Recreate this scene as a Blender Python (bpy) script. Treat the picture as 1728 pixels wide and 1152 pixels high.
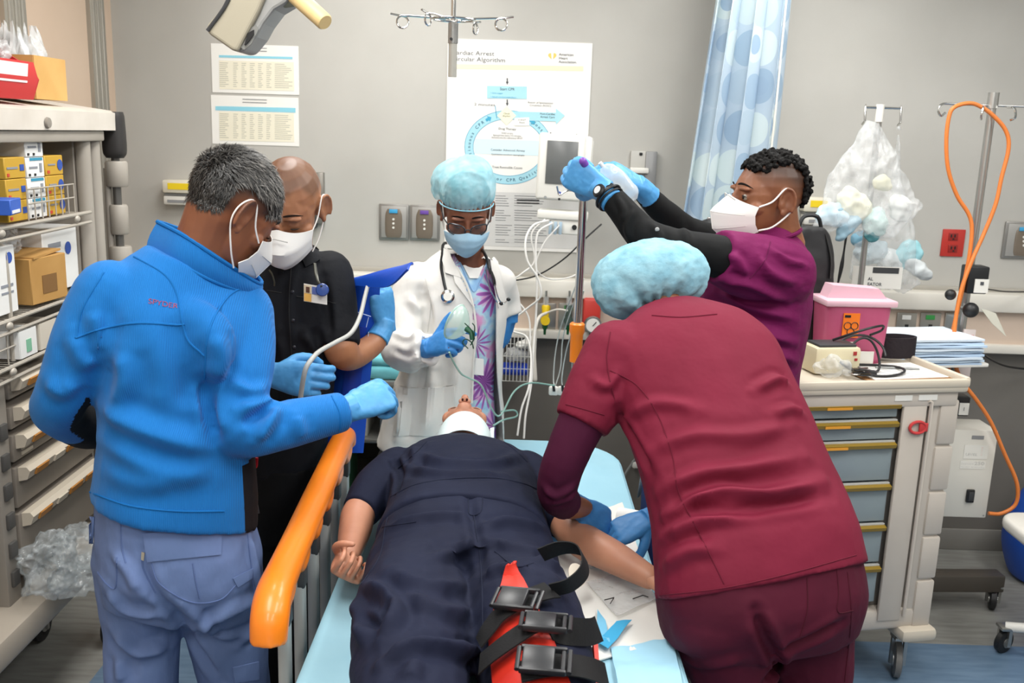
import bpy, bmesh, math, random
import numpy as np
from mathutils import Vector, Matrix, noise
from mathutils.bvhtree import BVHTree

for _o in list(bpy.data.objects): bpy.data.objects.remove(_o)
SC = bpy.context.scene
COL = SC.collection
random.seed(7); RNG = np.random.default_rng(7)

# ---------------------------------------------------------------- camera
FPX = 1600.0                                   # focal length in pixels of the 1728 wide frame
PITCH = math.atan(352 / 1600); ROLL = math.radians(1.9)
CAM = np.array([0, 0, 1.78])
_R0 = np.array([1, 0, 0.]); _U0 = np.array([0, math.sin(PITCH), math.cos(PITCH)])
CF = np.array([0, math.cos(PITCH), -math.sin(PITCH)])
CR = math.cos(ROLL) * _R0 + math.sin(ROLL) * _U0
CU = -math.sin(ROLL) * _R0 + math.cos(ROLL) * _U0
cam = bpy.data.cameras.new('camera'); cam.sensor_width = 36; cam.lens = 36 * FPX / 1728
cam.clip_start = .05
cam.dof.use_dof = True; cam.dof.focus_distance = 2.3; cam.dof.aperture_fstop = 7.0
camo = bpy.data.objects.new('camera', cam); COL.objects.link(camo)
camo.matrix_world = Matrix(((CR[0], CU[0], -CF[0], CAM[0]), (CR[1], CU[1], -CF[1], CAM[1]), (CR[2], CU[2], -CF[2], CAM[2]), (0, 0, 0, 1)))
SC.camera = camo

# ---------------------------------------------------------------- world, exposure, ceiling lights
SC.view_settings.view_transform = 'Standard'; SC.view_settings.look = 'None'
SC.view_settings.gamma = 1.0; SC.view_settings.exposure = 0.18
SC.view_settings.use_curve_mapping = False
w = bpy.data.worlds.new('world'); SC.world = w; w.use_nodes = True
w.node_tree.nodes['Background'].inputs[0].default_value = (.8, .85, .9, 1)
w.node_tree.nodes['Background'].inputs[1].default_value = .15
CEIL = 2.75
TROFFERS = [(-.55, 1.2), (.95, 1.2), (-.55, 3.0), (.95, 3.0), (2.3, 2.1), (-.55, -.7), (.95, -.7)]
for _x, _y in TROFFERS:                         # the light of each ceiling panel (the panels are built below)
    l = bpy.data.lights.new('ceiling_panel_light', 'AREA'); l.shape = 'RECTANGLE'; l.size = .56; l.size_y = 1.16
    l.energy = 20; l.color = (1.0, .99, .965)
    lo = bpy.data.objects.new('ceiling_panel_light', l); COL.objects.link(lo); lo.location = (_x, _y, CEIL - .035)

# ---------------------------------------------------------------- helpers
YOFF = 0.0
def at(x, y, Y):                                # pixel of the photograph + distance into the room -> point
    d = CF + CR * (x - 864) / FPX - CU * (y - 576) / FPX
    return CAM + d * ((Y + YOFF) / d[1])
def atz(x, y, z):
    d = CF + CR * (x - 864) / FPX - CU * (y - 576) / FPX
    return CAM + d * ((z - CAM[2]) / d[2])
def atx(x, y, X):
    d = CF + CR * (x - 864) / FPX - CU * (y - 576) / FPX
    return CAM + d * (X / d[0])
def V(*a): return np.array(a, float)
def nrm(v): v = np.asarray(v, float); return v / (np.linalg.norm(v) + 1e-12)
def lin(c):
    if isinstance(c, str):
        c = c.lstrip('#'); c = [int(c[i:i + 2], 16) / 255 for i in (0, 2, 4)]
        c = [x / 12.92 if x <= .04045 else ((x + .055) / 1.055) ** 2.4 for x in c]
    return (c[0], c[1], c[2], 1)
MATS = {}
def mat(name, col, rough=.6, metal=0, var=None, vscale=8, bump=0, bscale=60, trans=0, alpha=1, spec=.5, sheen=0, stretch=None, emis=0, bdist=.002, btype='noise', sss=0, coat=0):
    if name in MATS: return MATS[name]
    m = bpy.data.materials.new(name); m.use_nodes = True; nt = m.node_tree; N = nt.nodes; L = nt.links
    b = N['Principled BSDF']; b.inputs['Base Color'].default_value = lin(col)
    if rough >= .74 and spec == .5: spec = .2
    b.inputs['Roughness'].default_value = rough; b.inputs['Metallic'].default_value = metal
    b.inputs['Specular IOR Level'].default_value = spec
    if trans: b.inputs['Transmission Weight'].default_value = trans
    if alpha < 1: b.inputs['Alpha'].default_value = alpha
    if sheen: b.inputs['Sheen Weight'].default_value = sheen
    if coat: b.inputs['Coat Weight'].default_value = coat
    if sss:
        b.inputs['Subsurface Weight'].default_value = sss; b.inputs['Subsurface Radius'].default_value = (.012, .005, .003); b.inputs['Subsurface Scale'].default_value = 1
    if emis:
        b.inputs['Emission Color'].default_value = lin(col); b.inputs['Emission Strength'].default_value = emis
    tc = mp = None
    if var is not None or bump:
        tc = N.new('ShaderNodeTexCoord'); mp = N.new('ShaderNodeMapping')
        L.new(tc.outputs['Object'], mp.inputs[0])
        if stretch: mp.inputs['Scale'].default_value = stretch
    if var is not None:
        n = N.new('ShaderNodeTexNoise'); n.inputs['Scale'].default_value = vscale; n.inputs['Detail'].default_value = 5
        L.new(mp.outputs[0], n.inputs['Vector'])
        mx = N.new('ShaderNodeMix'); mx.data_type = 'RGBA'
        rp = N.new('ShaderNodeValToRGB'); rp.color_ramp.elements[0].position = .35; rp.color_ramp.elements[1].position = .65
        L.new(n.outputs['Fac'], rp.inputs[0]); L.new(rp.outputs[0], mx.inputs[0])
        mx.inputs[6].default_value = lin(col); mx.inputs[7].default_value = lin(var)
        L.new(mx.outputs[2], b.inputs['Base Color'])
    if bump:
        if btype == 'noise':
            n2 = N.new('ShaderNodeTexNoise'); n2.inputs['Scale'].default_value = bscale; n2.inputs['Detail'].default_value = 3; out = n2.outputs['Fac']
        else:
            n2 = N.new('ShaderNodeTexWave'); n2.inputs['Scale'].default_value = bscale; n2.inputs['Distortion'].default_value = .6; n2.inputs['Detail'].default_value = 1; out = n2.outputs['Fac']
            n2.bands_direction = btype
        L.new(mp.outputs[0], n2.inputs['Vector'])
        bp = N.new('ShaderNodeBump'); bp.inputs['Strength'].default_value = bump; bp.inputs['Distance'].default_value = bdist
        L.new(out, bp.inputs['Height']); L.new(bp.outputs[0], b.inputs['Normal'])
    MATS[name] = m
    return m
WLOC = {}
def props(o, label=None, cat=None, group=None, kind=None):
    if label: o['label'] = label
    if cat: o['category'] = cat
    if group: o['group'] = group
    if kind: o['kind'] = kind
    return o
def empty(name, loc, label=None, cat=None, group=None):
    o = bpy.data.objects.new(name, None); COL.objects.link(o); o.location = loc; o.empty_display_size = .1
    WLOC[o.name] = np.array(loc, float)
    return props(o, label, cat, group)
def link(name, me, parent=None, mats=None, recentre=True):
    """link a mesh whose vertices are world coordinates; origin goes to its middle"""
    n = len(me.vertices); co = np.empty(n * 3); me.vertices.foreach_get('co', co); co = co.reshape(-1, 3)
    c = (co.min(0) + co.max(0)) / 2 if n else np.zeros(3)
    me.vertices.foreach_set('co', (co - c).ravel()); me.update()
    o = bpy.data.objects.new(name, me); COL.objects.link(o)
    if mats is not None:
        for m in (mats if isinstance(mats, (list, tuple)) else [mats]): me.materials.append(m)
    WLOC[o.name] = c
    if parent is not None:
        o.parent = parent; o.location = c - WLOC[parent.name]
    else: o.location = c
    return o
def rotm(ax, ang):
    return np.array(Matrix.Rotation(ang, 3, Vector(ax)))
def frame_from(d, ref=(0, 0, 1)):
    d = nrm(d); r = np.array(ref, float)
    if abs(d @ r) > .95: r = np.array((1., 0, 0)) if abs(d[0]) < .9 else np.array((0, 1., 0))
    s = nrm(np.cross(r, d)); u = np.cross(d, s)
    return s, u
def crom(P, k=6):
    """Catmull-Rom resampling of rows (any width)"""
    P = np.asarray(P, float); n = len(P)
    if n < 3: return np.array([P[0] + (P[-1] - P[0]) * t for t in np.linspace(0, 1, k + 1)])
    out = []
    for i in range(n - 1):
        p0 = P[i - 1] if i else 2 * P[0] - P[1]; p1 = P[i]; p2 = P[i + 1]; p3 = P[i + 2] if i + 2 < n else 2 * P[-1] - P[-2]
        for t in np.linspace(0, 1, k, endpoint=False):
            out.append(.5 * ((2 * p1) + (-p0 + p2) * t + (2 * p0 - 5 * p1 + 4 * p2 - p3) * t * t + (-p0 + 3 * p1 - 3 * p2 + p3) * t ** 3))
    out.append(P[-1]); return np.array(out)

class MB:
    """collects closed shapes in world coordinates, builds them as one mesh object"""
    def __init__(s, M=None): s.v = []; s.f = []; s.mi = []; s.M = M; s.n = 0; s.cur = 0
    def add(s, v, f):
        v = np.asarray(v, float)
        if s.M is not None: v = v @ np.array(s.M)[:3, :3].T + np.array(s.M)[:3, 3]
        s.v.append(v); s.f += [tuple(i + s.n for i in q) for q in f]; s.mi += [s.cur] * len(f); s.n += len(v); return s
    def box(s, c, d, R=None, bev=0, seg=2):
        c = np.array(c, float); h = np.array(d, float) / 2
        if bev <= 0:
            v = np.array([(x, y, z) for x in (-1, 1) for y in (-1, 1) for z in (-1, 1)]) * h
            f = [(0, 1, 3, 2), (4, 6, 7, 5), (0, 4, 5, 1), (2, 3, 7, 6), (0, 2, 6, 4), (1, 5, 7, 3)]
        else:
            bm = bmesh.new(); bmesh.ops.create_cube(bm, size=1)
            for q in bm.verts: q.co = Vector(np.array(q.co) * 2 * h)
            bmesh.ops.bevel(bm, geom=list(bm.edges), offset=min(bev, h.min() * .98), segments=seg, profile=.5, affect='EDGES')
            v = np.array([q.co[:] for q in bm.verts]); bm.verts.index_update(); f = [tuple(q.index for q in p.verts) for p in bm.faces]; bm.free()
        if R is not None: v = v @ np.array(R).T
        return s.add(v + c, f)
    def tube(s, P, r, n=8, smooth=0, closed=False, cap='flat', side=None):
        P = np.asarray(P, float); r = np.asarray(r, float)
        if r.ndim == 0: r = np.full(len(P), float(r))
        if r.ndim == 1: r = np.stack([r, r], 1)
        if smooth:
            Q = crom(np.hstack([P, r]), smooth); P = Q[:, :3]; r = np.maximum(Q[:, 3:], 1e-4)
        m = len(P); T = np.gradient(P, axis=0)
        if closed: T = np.roll(P, -1, 0) - np.roll(P, 1, 0)
        T /= np.linalg.norm(T, axis=1)[:, None] + 1e-12
        if cap in ('round', 'start'):
            ex0 = [(P[0] - T[0] * r[0].mean() * math.sin(a), r[0] * math.cos(a)) for a in (1.5, 1.1, .75, .38)]
            ex1 = [] if cap == 'start' else [(P[-1] + T[-1] * r[-1].mean() * math.sin(a), r[-1] * math.cos(a)) for a in (.38, .75, 1.1, 1.5)]
            P = np.array([e[0] for e in ex0] + list(P) + [e[0] for e in ex1]); r = np.array([e[1] for e in ex0] + list(r) + [e[1] for e in ex1])
            T = np.vstack([np.repeat(T[:1], 4, 0), T, np.repeat(T[-1:], len(ex1), 0)]); m = len(P)
        if side is not None: S0 = np.array(side, float)
        else: S0 = frame_from(T[0])[0]
        a = np.linspace(0, 2 * math.pi, n, endpoint=False); ca = np.cos(a)[:, None]; sa = np.sin(a)[:, None]
        v = []
        for i in range(m):
            S0 = nrm(S0 - T[i] * (S0 @ T[i])); B = np.cross(T[i], S0)
            v.append(P[i] + S0 * ca * r[i, 0] + B * sa * r[i, 1])
        v = np.vstack(v); f = []
        for i in range(m if closed else m - 1):
            j = (i + 1) % m
            for k in range(n):
                k2 = (k + 1) % n; f.append((i * n + k, i * n + k2, j * n + k2, j * n + k))
        if not closed:
            f.append(tuple(range(n - 1, -1, -1))); f.append(tuple((m - 1) * n + k for k in range(n)))
        return s.add(v, f)
    def cyl(s, a, b, r, r2=None, n=16): return s.tube([a, b], [r, r if r2 is None else r2], n=n)
    def lathe(s, o, ax, prof, n=20, ref=(0, 0, 1)):
        o = np.array(o, float); ax = nrm(ax); S, U = frame_from(ax, ref)
        P = [o + ax * h for _, h in prof]; v = []
        a = np.linspace(0, 2 * math.pi, n, endpoint=False)
        for rr, h in prof: v.append(o + ax * h + (S * np.cos(a)[:, None] + U * np.sin(a)[:, None]) * max(rr, 1e-4))
        m = len(prof); f = [(i * n + k, i * n + (k + 1) % n, (i + 1) * n + (k + 1) % n, (i + 1) * n + k) for i in range(m - 1) for k in range(n)]
        f.append(tuple(range(n - 1, -1, -1))); f.append(tuple((m - 1) * n + k for k in range(n)))
        return s.add(np.vstack(v), f)
    def ell(s, c, r, R=None, n=16, m=10):
        v = []; f = []
        for i in range(m + 1):
            t = math.pi * (i / m) * .998 + .003
            for k in range(n):
                a = 2 * math.pi * k / n; v.append((math.sin(t) * math.cos(a), math.sin(t) * math.sin(a), math.cos(t)))
        v = np.array(v) * np.array(r, float)
        if R is not None: v = v @ np.array(R).T
        for i in range(m):
            for k in range(n): f.append((i * n + k, (i + 1) * n + k, (i + 1) * n + (k + 1) % n, i * n + (k + 1) % n))
        f.append(tuple(range(n))); f.append(tuple(m * n + k for k in range(n - 1, -1, -1)))
        return s.add(v + np.array(c, float), f)
    def loft(s, secs, n=28, power=2.4, smooth=4):
        """secs: (centre, side half vector, front half vector)"""
        A = np.array([np.hstack(q) for q in secs]);
        if smooth: A = crom(A, smooth)
        a = np.linspace(0, 2 * math.pi, n, endpoint=False); c = np.cos(a); d = np.sin(a)
        c = np.sign(c) * np.abs(c) ** (2 / power); d = np.sign(d) * np.abs(d) ** (2 / power)
        v = [q[:3] + np.outer(c, q[3:6]) + np.outer(d, q[6:9]) for q in A]; m = len(A)
        f = [(i * n + k, i * n + (k + 1) % n, (i + 1) * n + (k + 1) % n, (i + 1) * n + k) for i in range(m - 1) for k in range(n)]
        f.append(tuple(range(n - 1, -1, -1))); f.append(tuple((m - 1) * n + k for k in range(n)))
        return s.add(np.vstack(v), f)
    def prism(s, pts, ex):
        """planar outline extruded along ex"""
        P = np.array(pts, float); n = len(P); ex = np.array(ex, float)
        f = [tuple(range(n - 1, -1, -1)), tuple(n + k for k in range(n))] + [(k, (k + 1) % n, n + (k + 1) % n, n + k) for k in range(n)]
        return s.add(np.vstack([P, P + ex]), f)
    def sheet(s, G, th=.002):
        """grid of points (u,v,3) given a thickness th along its normals"""
        G = np.asarray(G, float); nu, nv = G.shape[:2]
        du = np.gradient(G, axis=0); dv = np.gradient(G, axis=1); N = np.cross(du, dv); N /= np.linalg.norm(N, axis=2)[..., None] + 1e-12
        A = G.reshape(-1, 3); B = (G - N * th).reshape(-1, 3); o = nu * nv; f = []
        for i in range(nu - 1):
            for j in range(nv - 1):
                q = (i * nv + j, (i + 1) * nv + j, (i + 1) * nv + j + 1, i * nv + j + 1)
                f.append(q); f.append(tuple(o + k for k in q[::-1]))
        bd = [i * nv for i in range(nu)] + [(nu - 1) * nv + j for j in range(1, nv)] + [i * nv + nv - 1 for i in range(nu - 2, -1, -1)] + [j for j in range(nv - 2, 0, -1)]
        for a, b in zip(bd, bd[1:] + bd[:1]): f.append((a, o + a, o + b, b)[::-1])
        return s.add(np.vstack([A, B]), f)
    def mesh(s, name, smooth=True, fixn=True):
        me = bpy.data.meshes.new(name); vv = np.vstack(s.v); me.from_pydata(vv.tolist(), [], s.f)
        if len(set(s.mi)) > 1: me.polygons.foreach_set('material_index', s.mi)
        if fixn:
            bm = bmesh.new(); bm.from_mesh(me); bmesh.ops.recalc_face_normals(bm, faces=list(bm.faces)); bm.to_mesh(me); bm.free()
        if smooth:
            me.polygons.foreach_set('use_smooth', [True] * len(me.polygons))
            if smooth != 'all':
                try: me.set_sharp_from_angle(angle=math.radians(38))
                except Exception: pass
        me.update(); return me
    def build(s, name, m, parent=None, smooth=True, label=None, cat=None, group=None, kind=None):
        return props(link(name, s.mesh(name, smooth), parent, m), label, cat, group, kind)

def get_co(me):
    co = np.empty(len(me.vertices) * 3); me.vertices.foreach_get('co', co); return co.reshape(-1, 3)
def get_no(me):
    no = np.empty(len(me.vertices) * 3); me.vertices.foreach_get('normal', no); return no.reshape(-1, 3)
def set_co(me, co): me.vertices.foreach_set('co', np.asarray(co).ravel()); me.update()
def voxel(mb, vs=.006, sm=6, fac=.5):
    """union of all shapes in mb as one smooth continuous surface"""
    me = mb.mesh('tmp', smooth='all', fixn=True)
    o = bpy.data.objects.new('tmp', me); COL.objects.link(o)
    r = o.modifiers.new('r', 'REMESH'); r.mode = 'VOXEL'; r.voxel_size = vs; r.use_smooth_shade = True
    if sm: q = o.modifiers.new('s', 'SMOOTH'); q.factor = fac; q.iterations = sm
    dg = bpy.context.evaluated_depsgraph_get(); out = bpy.data.meshes.new_from_object(o.evaluated_get(dg))
    bpy.data.objects.remove(o); bpy.data.meshes.remove(me)
    out.polygons.foreach_set('use_smooth', [True] * len(out.polygons)); return out
def bvh_of(me):
    co = get_co(me); return BVHTree.FromPolygons(co.tolist(), [tuple(p.vertices) for p in me.polygons])
def hit(bv, x, y):
    d = CF + CR * (x - 864) / FPX - CU * (y - 576) / FPX
    p, n, i, t = bv.ray_cast(Vector(CAM), Vector(nrm(d)))
    return (np.array(p), np.array(n)) if p is not None else (None, None)
def on_surf(bv, pts, lift=.0, k=5):
    """pixels -> points lying on a garment's own surface"""
    P = crom(np.array(pts, float), k); out = []
    for x, y in P:
        p, n = hit(bv, x, y)
        if p is not None:
            if n @ (CAM - p) < 0: n = -n
            out.append(p + n * lift)
    return np.array(out)
def folds(me, bv, lines, w=.02, h=.008):
    """raise (h>0) or press (h<0) soft folds along lines on the surface"""
    co = get_co(me); no = get_no(me); D = np.zeros(len(co))
    for L in lines:
        ww, hh = w, h
        if isinstance(L, dict): ww, hh, L = L.get('w', w), L.get('h', h), L['p']
        P = on_surf(bv, L, 0, 8)
        if len(P) < 2: continue
        P = np.array([np.interp(np.linspace(0, len(P) - 1, 4 * len(P)), np.arange(len(P)), P[:, j]) for j in range(3)]).T
        lo = P.min(0) - 3 * ww; hi = P.max(0) + 3 * ww
        ix = np.where(np.all((co > lo) & (co < hi), axis=1))[0]
        if not len(ix): continue
        d = np.full(len(ix), 9.); tt = np.zeros(len(ix))
        for j, q in enumerate(P):
            e = ((co[ix] - q) ** 2).sum(1); b = e < d; d[b] = e[b]; tt[b] = j / (len(P) - 1)
        d = np.sqrt(d); tap = np.clip(np.minimum(tt, 1 - tt) * 5, .25, 1)
        D[ix] += 2.1 * hh * tap * (np.exp(-(d / ww) ** 2) - .35 * np.exp(-((d - 1.7 * ww) / ww) ** 2))
    set_co(me, co + no * np.clip(D, -.015, .03)[:, None])
def rumple(me, amp=.004, sc=9., seed=0, stretch=(1, 1, 1), mask=None, ridged=False):
    co = get_co(me); no = get_no(me); st = np.array(stretch) * sc; off = Vector((seed * 3.1, seed * 1.7, seed * .9))
    d = np.array([noise.noise(Vector(q) + off) + .5 * noise.noise(Vector(q) * 2.1 + off) for q in (co * st)]) * amp
    if ridged: d = amp * (.5 - 2.2 * np.abs(d / amp))
    if mask is not None: d *= mask(co)
    set_co(me, co + no * d[:, None])
def cut(me, fn):
    """delete vertices for which fn(co) is true"""
    bm = bmesh.new(); bm.from_mesh(me); co = get_co(me); k = fn(co); bm.verts.ensure_lookup_table()
    bmesh.ops.delete(bm, geom=[bm.verts[i] for i in np.where(k)[0]], context='VERTS'); bm.to_mesh(me); bm.free(); me.update()
def join(meshes):
    mb = MB()
    for m in meshes:
        mb.add(get_co(m), [tuple(p.vertices) for p in m.polygons])
    me = mb.mesh('joined', smooth='all', fixn=False); return me
def attr(me, name, val):
    a = me.attributes.new(name, 'FLOAT', 'POINT'); a.data.foreach_set('value', np.asarray(val, np.float32))
# ---------------------------------------------------------------- the room
XL, XR, YB, YF = -1.67, 3.3, 4.03, -1.9
def struct(name, mb, m, parent=None, smooth=True): return mb.build(name, m, parent, smooth, kind=None if parent else 'structure')
M_wall = mat('wall_paint', '#bbb9b3', .55, var='#b3b1ab', vscale=2.5, bump=.12, bscale=160, bdist=.0006)
M_low = mat('wall_lower', '#77736d', .5, var='#716d67', vscale=3)
M_beige = mat('wall_beige', '#d0b9a4', .6, var='#c9b19b', vscale=2)
M_alu = mat('trim_aluminium', '#a9a59c', .35, .6)
M_white = mat('trim_white', '#e2ded4', .4)
M_race = mat('raceway_beige', '#d3bfae', .45)
M_ceil = mat('ceiling_tile', '#dcd9d2', .8, bump=.3, bscale=90)
# floor: pale grey sheet vinyl with wood-like streaks, blue inlay
def floor_mat(name, a, b):
    m = mat(name, a, .32, var=b, vscale=3.2, stretch=(2.2, 14, 1), bump=.05, bscale=30); return m
M_fl = floor_mat('floor_vinyl_grey', '#969691', '#85847f')
M_fb = floor_mat('floor_vinyl_blue', '#6e87a0', '#5e7892')
fl = struct('floor', MB().box(((XL + XR) / 2, (YB + YF) / 2, -.05), (XR - XL + .2, YB - YF + .2, .1)), M_fl)
struct('floor_inlay', MB().box((( -1.33 + XR) / 2, (3.17 - .4) / 2, .0005), (XR + 1.33, 3.57, .001)), M_fb, fl)
struct('ceiling', MB().box(((XL + XR) / 2, (YB + YF) / 2, CEIL + .05), (XR - XL + .2, YB - YF + .2, .1)), M_ceil)
wb = struct('wall_back', MB().box(((XL + XR) / 2, YB + .05, CEIL / 2), (XR - XL + .2, .1, CEIL)), M_wall)
struct('wall_panel', MB().box(((XL + XR) / 2, YB - .004, .47), (XR - XL, .008, .94)), M_low, wb)
struct('wall_left', MB().box((XL - .05, (YB + YF) / 2, CEIL / 2), (.1, YB - YF, CEIL)), M_beige)
struct('wall_right', MB().box((XR + .05, (YB + YF) / 2, CEIL / 2), (.1, YB - YF, CEIL)), M_wall)
struct('wall_front', MB().box(((XL + XR) / 2, YF - .05, CEIL / 2), (XR - XL + .2, .1, CEIL)), M_wall)
struct('baseboard_back', MB().box(((XL + XR) / 2, YB - .014, .05), (XR - XL, .012, .1), bev=.004), mat('baseboard', '#8f8c86', .5))
struct('baseboard_left', MB().box((XL + .006, (YB + YF) / 2 - .02, .05), (.012, YB - YF - .04, .1), bev=.004), MATS['baseboard'])
# metal door / panel trims on the left wall
def lefttrim(name, y0, y1):
    b = MB(); b.box((XL + .008, (y0 + y1) / 2, CEIL / 2), (.016, y1 - y0, CEIL - .01))
    for q in (.2, .5, .8): b.box((XL + .016, y0 + (y1 - y0) * q, CEIL / 2), (.014, .02, CEIL - .02), bev=.005)
    struct(name, b, M_alu)
lefttrim('trim_1', 3.80, 3.93); lefttrim('trim_2', 3.17, 3.31)
# service raceway (headwall rail) along the back wall
b = MB(); b.box(((XL + XR) / 2, YB - .035, 1.035), (XR - XL, .055, .15)); tr = struct('trim_3', b, M_race)
b = MB(); b.box(((XL + XR) / 2, YB - .05, 1.145), (XR - XL, .1, .075), bev=.008); struct('ledge', b, M_white, tr)
b = MB(); b.box(((XL + XR) / 2, YB - .045, .948), (XR - XL, .09, .038), bev=.006); struct('lower_rail', b, M_white, tr)
b = MB(); b.box(((XL + XR) / 2, YB - .004, 1.19), (XR - XL, .02, .02), bev=.004); struct('seal_strip', b, mat('seal', '#aaa69d', .5), tr)
# ceiling light panels
M_lens = mat('panel_lens', '#f4f2ec', .4, emis=2.5)
for i, (x, y) in enumerate(TROFFERS):
    e = empty('ceiling_light', (x, y, CEIL), ['square-edged recessed fluorescent ceiling panel over the foot of the stretcher', 'recessed fluorescent ceiling panel over the bending nurse', 'recessed fluorescent ceiling panel over the doctor and the blue cuff', 'recessed fluorescent ceiling panel in front of the patterned curtain', 'recessed fluorescent ceiling panel over the drawer cart', 'recessed fluorescent ceiling panel behind the photographer, shelf side', 'recessed fluorescent ceiling panel behind the photographer, cart side'][i], 'ceiling light', 'fluorescent ceiling panels')
    b = MB()
    for dx, dy, sx, sy in ((-.3, 0, .03, 1.23), (.3, 0, .03, 1.23), (0, .6, .6, .03), (0, -.6, .6, .03)): b.box((x + dx, y + dy, CEIL - .01), (sx, sy, .02))
    b.build('frame', M_white, e)
    MB().box((x, y, CEIL - .008), (.57, 1.17, .008)).build('lens', M_lens, e)
# ---------------------------------------------------------------- people: library
def skin(name, col, stub='#1a1512', var=None, lip=None):
    m = mat(name, col, .48, var=var or col, vscale=14, bump=.12, bscale=320, bdist=.0005, sss=.08)
    nt = m.node_tree; N = nt.nodes; L = nt.links; b = N['Principled BSDF']
    src = b.inputs['Base Color'].links[0].from_socket
    a = N.new('ShaderNodeAttribute'); a.attribute_name = 'hair'; mx = N.new('ShaderNodeMix'); mx.data_type = 'RGBA'
    L.new(a.outputs['Fac'], mx.inputs[0]); L.new(src, mx.inputs[6]); mx.inputs[7].default_value = lin(stub)
    a2 = N.new('ShaderNodeAttribute'); a2.attribute_name = 'lips'; m2 = N.new('ShaderNodeMix'); m2.data_type = 'RGBA'
    L.new(a2.outputs['Fac'], m2.inputs[0]); L.new(mx.outputs[2], m2.inputs[6]); m2.inputs[7].default_value = lin(lip or col)
    L.new(m2.outputs[2], b.inputs['Base Color']); return m
def head_frame(c, fwd, up):
    f = nrm(fwd); x = nrm(np.cross(f, nrm(up))); u = np.cross(x, f)
    M = np.eye(4); M[:3, 0] = x; M[:3, 1] = f; M[:3, 2] = u; M[:3, 3] = c; return M
def tolocal(M, co): return (co - M[:3, 3]) @ M[:3, :3]
def toworld(M, q): return np.asarray(q, float) @ M[:3, :3].T + M[:3, 3]
def head_mesh(M, neck, nr=.058, s=1.0, hairmask=None, wide=1.0, neckoff=None):
    M2 = M.copy(); M2[:3, :3] = M[:3, :3] * s; h = MB(M2); k = wide
    h.ell((0, -.012, .03), (.075 * k, .096, .086)); h.ell((0, .028, .005), (.066 * k, .068, .08))
    h.loft([((0, .022, .01), (.066 * k, 0, 0), (0, .07, 0)), ((0, .028, -.04), (.062 * k, 0, 0), (0, .064, 0)), ((0, .034, -.075), (.052 * k, 0, 0), (0, .055, 0)), ((0, .046, -.1), (.036 * k, 0, 0), (0, .04, 0)), ((0, .055, -.112), (.02 * k, 0, 0), (0, .024, 0))], n=20, power=2.2)
    for x in (-1, 1):
        h.ell((x * .044 * k, .054, -.028), (.024, .024, .02)); h.ell((x * .028, .083, .021), (.026, .013, .009))
        h.ell((x * .031, .0765, .0), (.0128, .0128, .0122)); h.ell((x * .011, .106, -.046), (.0085, .0085, .0065))
        E = rotm((0, 0, 1), x * .5); h.ell((x * .081 * k, -.016, -.006), (.0065, .019, .032), E); h.ell((x * .074 * k, -.004, -.016), (.01, .012, .016))
        h.tube([V(x * .081 * k, -.016, -.006) + E @ V(x * .005, .02 * math.cos(t), .034 * math.sin(t)) for t in np.linspace(-.9, 4.0, 14)], .0042, n=8, cap='round')
        h.ell((x * .08 * k, -.006, -.036), (.006, .009, .01))
    h.tube([(0, .09, .016), (0, .104, -.016), (0, .117, -.038)], [.0085, .0105, .0118], n=10, cap='round')
    h.ell((0, .09, -.0665), (.023, .013, .0058)); h.ell((0, .0885, -.0765), (.019, .013, .0068)); h.ell((0, .08, -.099), (.021, .02, .014))
    h2 = MB(); b0 = toworld(M2, (0, -.022, -.02)); b1 = np.array(neck); mid = (b0 * .5 + b1 * .5)
    h2.tube([b0, mid, b1], [nr * 1.0, nr * .98, nr * 1.12], n=18, smooth=3, cap='round'); h.M = None; h.add(h2.v[0], h2.f)
    me = voxel(h, .0032, 3)
    q = tolocal(M2, get_co(me)) / s ; q = tolocal(M, get_co(me)) / s
    no = get_no(me); D = np.zeros(len(q))
    for x in (-1, 1):                                       # inner eye corner hollow, ear bowl
        D -= .004 * np.exp(-(((q - V(x * .014, .086, .004)) / V(.008, .03, .009)) ** 2).sum(1))
        D -= .004 * np.exp(-(((q - V(x * .031, .09, .0145)) / V(.016, .03, .0045)) ** 2).sum(1))
        D -= .006 * np.exp(-(((q - V(x * .09 * k, -.012, -.004)) / V(.012, .009, .016)) ** 2).sum(1))
    set_co(me, get_co(me) + no * D[:, None])
    hm = np.zeros(len(q)) if hairmask is None else hairmask(q)
    lp = np.exp(-(((q - V(0, .098, -.0715)) / V(.02, .02, .0085)) ** 4).sum(1))
    return me, hm, lp
FINGERS = [(.030, .090, (.043, .026, .021), .0092), (.010, .094, (.047, .029, .022), .0094), (-.011, .091, (.043, .027, .021), .009), (-.030, .083, (.034, .021, .019), .0081)]
TH = dict(fist=[(.55, .62, -.55), (-.15, .62, -.77), (-.75, .35, -.55)], grip=[(.6, .6, -.55), (.1, .72, -.7), (-.35, .6, -.7)], open=[(.75, .6, -.25), (.5, .8, -.3), (.35, .9, -.25)], up=[(.8, .55, -.1), (.75, .66, 0), (.6, .8, 0)], pinch=[(.6, .55, -.6), (.25, .72, -.65), (.0, .85, -.5)])
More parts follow.
